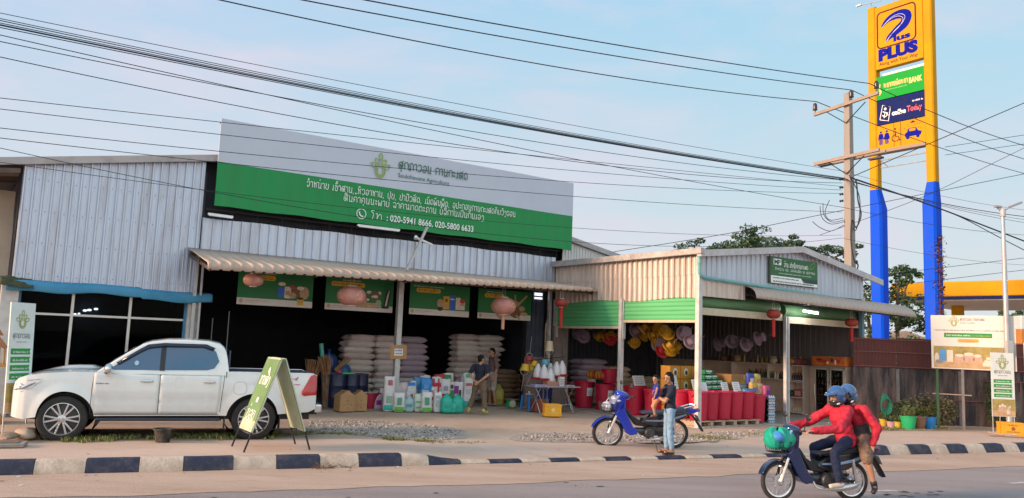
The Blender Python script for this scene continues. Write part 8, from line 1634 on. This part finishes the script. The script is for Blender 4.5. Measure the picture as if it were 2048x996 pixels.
# folding table
u, y = uy(1118, 826, .012); tb = thing('folding_table', 'folding table with crossed pale legs piled with papers before the red tubs', 'table', P(u, y + .35, .012), TH - .12)
g = MB(); g.bx(-.78, .78, -.32, .32, .72, .75); g.build('tabletop', M('table_top', (.36, .32, .38), .5, var=.15), tb, bevel=.008)
for x in (-.55, .55):
    for a_, b_ in ((-.28, .28), (.28, -.28)): g = MB(); g.bar((x, a_, .0), (x + .0, b_, .72), .014, 8); g.build('leg', m_alloy, tb)
for a_ in (-.3, ): g = MB(); g.bar((-.72, a_, .70), (-.35, a_, .0), .016, 8); g.build('leg', m_alloy, tb); g = MB(); g.bar((.6, a_, .0), (.25, a_, .7), .016, 8); g.build('leg', m_alloy, tb); g = MB(); g.bar((-.45, a_, .2), (.5, a_, .24), .012, 8); g.build('stretcher', m_alloy, tb)
def on_table(name, lbl, cat, x, y0, d, col, rz=0, pc=None):
    c = tb.matrix_basis @ Vector((x, y0, .75)); t = thing(name, lbl, cat, P(*( (c - OB).dot(UX), (c - OB).dot(VY), c.z )), TH - .12 + rz); g = MB(); g.box((0, 0, d[2] / 2), d); g.build('box', M('tbl_%s_%d' % (name, int(x * 100)), col, .6, var=.12), t, bevel=.006)
    g = MB(); 
    for k in range(3): rect(g, -d[0] * .35, d[0] * .35, d[2] * (.2 + .22 * k), d[2] * (.3 + .22 * k), -d[1] / 2 - .003)
    g.build('print', M('print_lines', (.22, .22, .25), .6), t, flat=True, recalc=False)
tb.matrix_basis
bpy.context.view_layer.update()
on_table('carton', 'white carton with a dark printed square standing on the folding table', 'box', .22, -.12, (.17, .1, .27), (.64, .62, .6)); on_table('carton', 'flat orange carton lying open on the folding table', 'box', -.12, -.1, (.36, .24, .13), (.5, .2, .1)); on_table('paper_pile', 'lilac paper pile at the left end of the folding table', 'papers', -.5, -.08, (.4, .3, .04), (.42, .38, .62)); on_table('carton', 'small white carton on top behind the orange one on the table', 'box', .02, .1, (.2, .14, .2), (.58, .55, .55)); on_table('paper_pile', 'white papers at the right end of the folding table', 'papers', .55, 0, (.3, .22, .03), (.6, .58, .6), .2)
u, y = uy(1108, 833, .012); crate('orange yellow plastic crate under the front of the folding table', P(u, y + .1, .012), TH - .45, (.46, .34, .33), m_ycr, [M('crate_pale_ink', (.75, .55, .2), .6)])
u, y = uy(1085, 824, .012); crate('rust brown plastic crate beside the orange yellow one under the table', P(u, y + .25, .012), TH, (.34, .3, .36), M('rust_crate', (.30, .075, .04), .5, var=.15))
u, y = uy(1105, 815, .012); t = thing('barrel', 'dark blue open tub under the folding table', 'tub', P(u, y + .5, .012), TH); g = MB(); g.lathe([(.24, 0), (.31, .52), (.33, .52), (.33, .56), (.29, .56), (.22, .04), (0, .04)], 22, cap=False); g.build('tub', M('royal_blue_plastic', (.012, .05, .24), .4), t); g = MB(); g.lathe([(.3, .44), (.31, .46)], 22, cap=False); g.build('band', m_drum, t)
for x_, c_, lb in ((1078, (.06, .34, .42), 'pale teal bucket under the left end of the folding table'), (1088, (.03, .2, .42), 'blue bucket under the folding table')): u, y = uy(x_, 812, .012); t = thing('bucket', lb, 'bucket', P(u, y + .45, .012), TH); g = MB(); g.lathe([(.12, 0), (.16, .3), (.17, .3), (.17, .32), (.145, .32), (.11, .02), (0, .02)], 18, cap=False); g.build('shell', M('bkt_%d' % x_, c_, .4), t); g = MB(); g.tube([(.16 * math.cos(R(a)), -.02, .3 - .12 * math.sin(R(a))) for a in range(0, 181, 20)], .005, 5); g.build('handle', m_alloy, t)
# red bins with white notes
m_redbin = M('red_bin_plastic', (.47, .010, .045), .42, var=.10, scale=2.5)
RB = {}
def red_bin(lbl, u, y, z, note, r=.27, h=.66, grp='red plastic bins of grain'):
    key = note
    if key not in RB:
        t = thing('bin', lbl, 'bin', (0, 0, 0), 0, grp); g = MB(); g.lathe([(.20, 0), (.215, .015), (.262, .60), (.262, .605), (.28, .605), (.283, .63), (.265, .655), (.25, .65), (.245, .58), (.2, .1), (0, .1)], 28, cap=False); g.build('tub', m_redbin, t)
        g = MB(); g.lathe([(.247, .59), (.12, .63), (0, .645)], 20, cap=False); g.build('grain', M('grain', (.42, .27, .14), .9, var=.3, scale=40, bump=.6, bscale=90), t)
        for a in (0, PI): g = MB(); g.tube([(.285 * math.cos(a + k * .12), .285 * math.sin(a + k * .12), .58 - .05 * math.cos(k * .78)) for k in range(-2, 3)], .010, 6); g.build('handle', m_redbin, t)
        if note:
            q = MB(); q.grid(lambda a, b: ((.243 + .045 * (.30 + .3 * b) / .6 - .015) * math.cos(R(-115 + 38 * a)), (.243 + .045 * (.30 + .3 * b) / .6 - .015) * math.sin(R(-115 + 38 * a)), .30 + .2 * b), 6, 3); n_ = q.build('note', m_white, t)
            q = MB()
            for k in range(4): q.grid(lambda a, b: ((.2475 + .045 * .7 - .012) * math.cos(R(-110 + 27 * a)), (.2475 + .045 * .7 - .012) * math.sin(R(-110 + 27 * a)), .335 + .04 * k + .012 * b), 4, 1)
            q.build('writing', M('print_lines', (.22, .22, .25), .6), n_, flat=True, recalc=False)
        RB[key] = t; c = t; c.location = P(u, y, z); c.rotation_euler.z = TH
    else: c = dup(RB[key], P(u, y, z), TH, lbl, grp)
    c.scale = (r / .27, r / .27, h / .66); return c
zb = .016
red_bin('red bin with a white note behind the left half of the folding table', .55, 6.35, zb, True, .3, .78); red_bin('red bin with a white note between the table and the bin with a stacked bin', .88, 5.55, zb, True, .33, .84); red_bin('red bin with a white note standing under a stacked red bin', 1.02, 4.72, zb, True, .32, .80); red_bin('small red bin stacked on the noted bin left of the shutter post', 1.3, 4.85, zb + .805, False, .25, .45); red_bin('red bin half hidden behind the folding table top', .2, 6.7, zb, True, .26, .7)
red_bin('red bin right of the shutter post behind the blue motorcycle', .85, 3.2, zb, False, .33, .84); red_bin('red bin behind the motorcycle seat beside the woman', .9, 2.45, zb, False, .31, .80); red_bin('red bin just right of the woman with a white handle', .82, 1.35, zb, False, .34, .86); red_bin('second red bin right of the woman beside the corner post', .85, .72, zb, False, .3, .84)
pz = .14
for i, (u, l_) in enumerate(((.42, 'first from the corner post'), (.86, 'second from the corner post'), (1.36, 'third from the corner post'), (1.84, 'fourth from the corner post'), (2.31, 'fifth from the corner post'), (2.80, 'last, right end'))): red_bin('plain red bin on the pallet row, ' + l_, u, .38 if i else .36, pz if i < 5 else .04, False, .265 if i < 5 else .25, .76, 'red bins on the wooden pallet')
t = thing('pallet', 'pale wooden pallet carrying the row of red bins', 'pallet', P(1.35, .38, .014), TH); m_pal = M('pallet_wood', (.46, .33, .22), .8, var=.2, scale=4, stretch=(1, 6, 6), dirt=(.26, .19, .13), dirt_amt=.5)
for k in range(5): g = MB(); g.bx(-1.25, 1.25, -.3 + .14 * k, -.2 + .14 * k, .10, .122); g.build('deck_board', m_pal, t)
for k in range(6): g = MB(); g.bx(-1.24 + .46 * k, -1.12 + .46 * k, -.3, .36, .0, .098); g.build('bearer', m_pal, t)
# paper signs standing on the bins
def paper(lbl, u, y, z, w_=.3, h=.26, rz=0):
    t = thing('price_card', lbl, 'card', P(u, y, z), TH + rz, 'white price cards on the red bins'); t.rotation_euler.x = -.3; g = MB(); g.bx(-w_ / 2, w_ / 2, -.004, .004, 0, h); g.build('card', m_white, t); g = MB(); [dashes(g, -w_ * .38, w_ * .35, h * (.2 + .2 * k), .022, -.007, 0, k + int(u * 9)) for k in range(4)]; g.build('writing', M('print_lines', (.22, .22, .25), .6), t, flat=True, recalc=False)
paper('white price card on the pallet bins, left one beside the corner post', .70, .42, .86); paper('white price card standing in the middle of the pallet bins', 1.72, .55, .86, .26); paper('white price card on the pallet bins, right one before the blue bag', 2.02, .40, .86, .28, .28); paper('white price card lying slanted on the bin behind the motorcycle', .85, 3.0, .86, .5, .3, .1); paper('white price card leaning on the bin right of the woman', .82, 1.6, .86, .34, .36); paper('white price card on the bin nearest the corner post', .85, .75, .84, .36, .34)
# striped canisters on the bins
for i, y in enumerate((5.45, 5.05)):
    t = thing('canister', ('left' if i == 0 else 'right') + ' orange striped canister on a white stand above the red bins', 'canister', P(1.15, y, 1.05), TH, 'striped canisters over the bins'); g = MB(); g.lathe([(.02, -.22), (.13, -.18), (.15, -.1), (.15, .1), (.13, .18), (.02, .22)], 20, axis='y'); g.build('tank', M('canister_orange', (.52, .09, .03), .35, var=.2), t)
    for a in (-.08, .06): g = MB(); g.lathe([(.152, a), (.154, a + .01), (.154, a + .05), (.152, a + .06)], 20, axis='y', cap=False); g.build('stripe', M('canister_yellow', (.65, .42, .05), .4), t)
    g = MB(); g.bx(-.1, .1, -.16, .16, -.24, -.13); g.bx(-.22, .22, -.2, .2, -.36, -.24); g.build('stand', m_blk if i else M('stand_white', (.55, .53, .5), .5), t, bevel=.01)
# hanging poultry drinkers, feeders and buckets
m_bot = M('milky_plastic', (.68, .66, .68), .3, var=.06); m_redp = M('red_plastic', (.45, .02, .05), .4); m_yelp = M('yellow_plastic', (.62, .40, .02), .4, var=.08)
dk = None
def drinker(lbl, px_, py_, depth, s=1.0):
    global dk
    a, b = lp(px_, py_, depth); loc = P(a, depth, b)
    if dk is None:
        t = thing('poultry_drinker', lbl, 'drinker', loc, TH, 'white poultry drinkers hanging at the hall corner'); g = MB(); g.lathe([(.15, -.2), (.155, -.1), (.13, .04), (.08, .15), (.05, .2), (.05, .24), (.0, .24)], 20); g.build('bottle', m_bot, t); g = MB(); g.lathe([(.0, -.28), (.2, -.27), (.235, -.2), (.22, -.2), (.19, -.25), (.0, -.25)], 22, cap=False); g.build('tray', m_redp, t); g = MB(); g.tube([(-.05, 0, .23), (-.04, 0, .29), (.04, 0, .29), (.05, 0, .23)], .008, 6); g.bar((0, 0, .29), (0, 0, .8), .004, 5); g.build('handle', m_blk, t); dk = t
    else: t = dup(dk, loc, TH, lbl)
    t.scale = (s, s, s)
for i, (x, y, d, l_) in enumerate(((1076, 742, 4.9, 'leftmost, at the back'), (1088, 744, 4.7, 'second from the left, lowest tray but one'), (1101, 741, 4.9, 'in the middle, below the pale blue bucket'), (1101, 752, 4.6, 'lowest one in the middle'), (1113, 738, 4.7, 'second from the right'), (1124, 736, 4.7, 'rightmost'))): drinker('white red-trayed drinker in the hanging cluster, ' + l_, x, y, d, .9)
def hang_bucket(lbl, px_, py_, d, r, h, mat, tilt=0, name='bucket'):
    a, b = lp(px_, py_, d); t = thing(name, lbl, 'bucket', P(a, d, b), TH, 'buckets hanging at the hall corner'); t.rotation_euler.y = tilt; g = MB(); g.lathe([(r * .75, -h / 2), (r, h / 2), (r * 1.15, h / 2), (r * 1.15, h / 2 - .02)], 18); g.build('pail', mat, t); g = MB(); g.tube([(r * math.cos(R(q)), 0, h / 2 + r * .9 * math.sin(R(q))) for q in range(0, 181, 20)], .006, 5); g.bar((0, 0, h / 2 + r * .9), (0, 0, h / 2 + .6), .004, 5); g.build('handle', m_string, t)
hang_bucket('yellow pail hanging tilted at the left of the drinkers', 1050, 735, 5.2, .14, .2, m_yelp, .15 + PI); hang_bucket('second yellow pail hanging beside the drinkers', 1063, 733, 5.2, .11, .18, m_yelp, -.3 + PI); hang_bucket('third yellow pail nearest the drinkers', 1069, 728, 5.1, .11, .16, m_yelp, .4 + PI); hang_bucket('red pail hanging above the yellow pails', 1058, 720, 5.3, .11, .22, M('red_pail', (.40, .06, .06), .45), .1); hang_bucket('pale blue pail hanging above the white drinkers', 1090, 724, 5.0, .12, .16, M('aqua_pail', (.10, .42, .55), .4), PI); hang_bucket('cream and yellow feeder hanging high at the hall corner', 1099, 692, 5.0, .13, .3, M('cream_pail', (.58, .48, .34), .5), PI)
t = thing('stand_pole', 'thin wooden stand with cords holding the hanging drinkers and pails', 'stand', P(-.95, 5.3, 0), TH); g = MB(); g.bar((0, 0, .0), (.02, 0, 2.6), .02, 8); g.bar((.25, .1, 0), (.1, .05, 2.7), .018, 8); g.build('pole', m_wood, t); g = MB(); g.bar((-.7, -.1, 1.45), (.6, -.2, 1.6), .012, 6); g.bar((-.4, 0, 1.7), (.0, 0, 2.4), .006, 5); g.bar((.4, 0, 1.7), (.0, 0, 2.4), .006, 5); g.build('crossbar', m_dsteel, t)
# yellow and pale feeders hanging inside the small shop
def feeder(lbl, u, y, z, mat, s=1.0, rot=(0, 0, 0), grp='feeders hanging inside the small shop'):
    t = thing('feeder', lbl, 'feeder', P(u, y, z), 0, grp); t.rotation_euler = rot; t.scale = (s, s, s); g = MB(); g.lathe([(.17, 0), (.19, .05), (.17, .055), (.11, .04), (.1, .2), (.12, .22), (.0, .22)], 18); g.build('tray', mat, t); g = MB(); g.lathe([(.095, .05), (.09, .215)], 12); g.build('throat', m_blk if mat is not m_yelf else M('yellow_shade', (.42, .25, .02), .5), t); g = MB(); g.bar((0, 0, .2), (0, 0, .55), .004, 5); g.build('cord', m_string, t)
rr = random.Random(55); m_yelf = M('ochre_plastic', (.50, .27, .02), .45, var=.15); m_pink = M('pale_pink_plastic', (.34, .25, .33), .4, var=.15)
spots = [(1281, 655), (1293, 650), (1306, 652), (1318, 650), (1330, 656), (1300, 664), (1314, 664), (1328, 668), (1338, 664), (1343, 680), (1348, 692), (1340, 700), (1270, 680), (1262, 685), (1285, 668), (1322, 678), (1309, 676), (1334, 690), (1205, 668), (1195, 670), (1220, 668)]
for i, (x, y) in enumerate(spots):
    q = 1.2 + .9 * rr.random(); d = ray(x, y); c = Vector((0, 0, CAM_Z)); tt = ((OB + UX * q - c).dot(UX)) / d.dot(UX); w_ = c + d * tt; v = w_ - OB; row = 'upper' if y < 658 else ('middle' if y < 672 else 'lower')
    feeder('yellow feeder in the %s part of the hanging yellow cluster under the shutters' % row, v.dot(UX), v.dot(VY), w_.z - .1, m_yelf, rr.uniform(.85, 1.1), (rr.uniform(.6, 1.6), rr.uniform(-.6, .6), rr.uniform(-.5, 1.5)), 'yellow feeders in the %s part of the cluster' % row)
for i, (x, y, mt, lb) in enumerate(((1315, 690, m_pink, 'pale feeder with a dark hole hanging under the yellow cluster'), (1322, 702, m_redp, 'red feeder lowest under the yellow cluster'), (1152, 668, m_pink, 'pale pink feeder hanging leftmost behind the left shutter'), (1166, 674, m_pink, 'second pale pink feeder behind the left shutter'), (1218, 678, m_redp, 'red feeder hanging near the shutter post'), (1266, 662, m_pink, 'pale feeder left above the yellow cluster'), (1366, 668, m_pink, 'pale feeder hanging right of the yellow cluster'), (1378, 684, m_pink, 'second pale feeder right of the yellow cluster'), (1432, 690, m_pink, 'dim pale feeder hanging left of the shelf wall'), (1462, 684, m_pink, 'dim pale feeder in the middle of the shelf wall'), (1488, 690, m_pink, 'dim pale feeder ringed by dark holes before the shelf wall'), (1512, 678, m_pink, 'dim pale feeder hanging right before the shelf wall'))):
    q = 1.6 if x < 1400 else 5.2; d = ray(x, y); c = Vector((0, 0, CAM_Z)); tt = ((OB + UX * q - c).dot(UX)) / d.dot(UX); w_ = c + d * tt; v = w_ - OB; feeder(lb, v.dot(UX), v.dot(VY), w_.z, mt, 1.25, (1.3, 0, .2 + .3 * (i % 3)))
# cartons and bags inside the small shop
m_ycar = M('yellow_carton', (.60, .27, .03), .55, var=.08)
ty = None
for k in range(4):
    for j in range(3):
        lbl = 'yellow carton with round white print, %s of the %s column' % (ORD[3 - k], ('left', 'middle', 'right')[j]); loc = P(1.12 + .44 * j, 2.05, .02 + .37 * k)
        if ty is None:
            ty = thing('carton', lbl, 'box', loc, TH, 'yellow cartons behind the woman'); g = MB(); g.bx(-.21, .21, -.18, .18, 0, .36); g.build('box', m_ycar, ty, bevel=.008); g = MB(); disc(g, 0, .19, .09, .11, -.183, 0); disc(g, .01, .17, .055, .07, -.186, 1); g.build('print', [m_white, M('print_dkbrown', (.1, .05, .03), .6)], ty, flat=True, recalc=False); g = MB(); g.bx(-.2, .2, -.03, .03, .361, .364); g.build('tape', M('tape_tan', (.45, .25, .08), .3), ty)
        else: dup(ty, loc, TH, lbl)
tg = None
for k in range(7):
    for j in range(3):
        if k > 4 and j == 2 or k > 5 and j == 1: continue
        lbl = 'green packet, %s of the %s column by the corner post' % (ORD[(7, 6, 5)[j] - 1 - k], ('left', 'middle', 'right')[j]); loc = P(1.75 + .36 * j, 1.35 + .12 * j, .42 + .145 * k)
        if tg is None:
            tg = thing('packet', lbl, 'packet', loc, TH, 'green and white packets stacked by the corner post'); g = MB(); g.bx(-.17, .17, -.16, .16, 0, .135); g.build('pack', M('packet_green', (.01, .20, .075), .45, var=.12), tg, bevel=.025); g = MB(); rect(g, -.12, .12, .07, .11, -.163, 0); rect(g, -.07, .07, .02, .055, -.163, 1); g.build('print', [m_white, M('packet_mint', (.2, .5, .35), .5)], tg, flat=True, recalc=False)
        else: dup(tg, loc, TH + random.uniform(-.06, .06), lbl)
t = thing('table', 'low dark table under the stacked green packets', 'table', P(2.1, 1.5, .012), TH); g = MB(); g.bx(-.6, .6, -.35, .4, .36, .40); g.build('tabletop', m_wood, t)
for x in (-.55, .55):
    for y in (-.3, .35): g = MB(); g.bx(x - .03, x + .03, y - .03, y + .03, 0, .36); g.build('leg', m_wood, t)
fb2 = lambda lbl, u, y, z, size, base, prints, rz=0, name='feed_bag': feed_bag(lbl, u, y, rz, size, base, prints, z=z, grp='bags on the right side of the small shop', name=name)
t = thing('carton', 'big tan carton with yellow round prints behind the pallet bins', 'box', P(3.3, 1.7, .014), TH); g = MB(); g.bx(-.35, .35, -.3, .3, 0, 1.28); g.build('box', M('tan_carton', (.44, .24, .09), .7, var=.15), t, bevel=.01); g = MB(); [disc(g, .12 + .16 * (i % 2), .3 + .18 * i, .09, .08, -.304, 0) for i in range(6)]; g.build('print', m_yelp, t, flat=True, recalc=False)
fb2('grey green folded sack on the goods behind the price cards', 2.9, 1.05, .78, (.5, .3, .26), (.22, .27, .26), [(-.5, .5, .3, .6, (.15, .2, .2))], name='plastic_sack'); fb2('sky blue plastic sack on top of the pallet bins', 2.62, .55, .74, (.42, .3, .2), (.02, .22, .5), [(-.4, .4, .2, .5, (.03, .3, .6))], name='plastic_sack')
for i, (u, y, z, c, p_, lb) in enumerate(((3.1, .75, .75, (.60, .40, .08), (.2, .15, .5), 'yellow and blue snack sack above the last red bin'), (3.32, .7, .72, (.5, .36, .2), (.6, .5, .3), 'tan snack sack above the last red bin'), (3.44, .55, .68, (.45, .08, .22), (.1, .05, .4), 'pink and purple snack sack beside the middle post'), (3.2, .95, 1.0, (.05, .07, .42), (.6, .6, .7), 'dark blue snack sack crowning the heap by the middle post'), (3.45, .9, .98, (.56, .42, .12), (.5, .2, .1), 'yellow snack sack at the top by the middle post'))): fb2(lb, u, y, z, (.26, .16, .36), c, [(-.6, .6, .3, .6, p_)])
t = thing('stand_table', 'dark table under the snack sacks beside the middle post', 'table', P(3.25, .8, .012), TH); g = MB(); g.bx(-.3, .3, -.35, .35, .64, .68); g.build('tabletop', m_blk, t); 
for x in (-.27, .27): g = MB(); g.bx(x - .02, x + .02, -.3, .3, 0, .64); g.build('leg', m_blk, t)
for k in range(5):
    lbl = 'white bottle pack, %s in the column by the middle post' % ORD[4 - k]; t = thing('bottle_pack', lbl, 'bottle pack', P(3.32, .28, .02 + .15 * k), TH, 'white bottle packs by the middle post'); g = MB()
    for i in range(3): g.lathe([(.04, 0), (.042, .02), (.042, .1), (.018, .13), (.018, .145)], 10, c=(-.09 + .09 * i, 0, 0))
    g.build('wrap', M('white_bottle', (.6, .66, .7), .25, var=.1), t); g = MB(); g.bx(-.135, .135, -.045, .045, .04, .07); g.build('label_band', M('blue_label', (.1, .25, .5), .5), t)
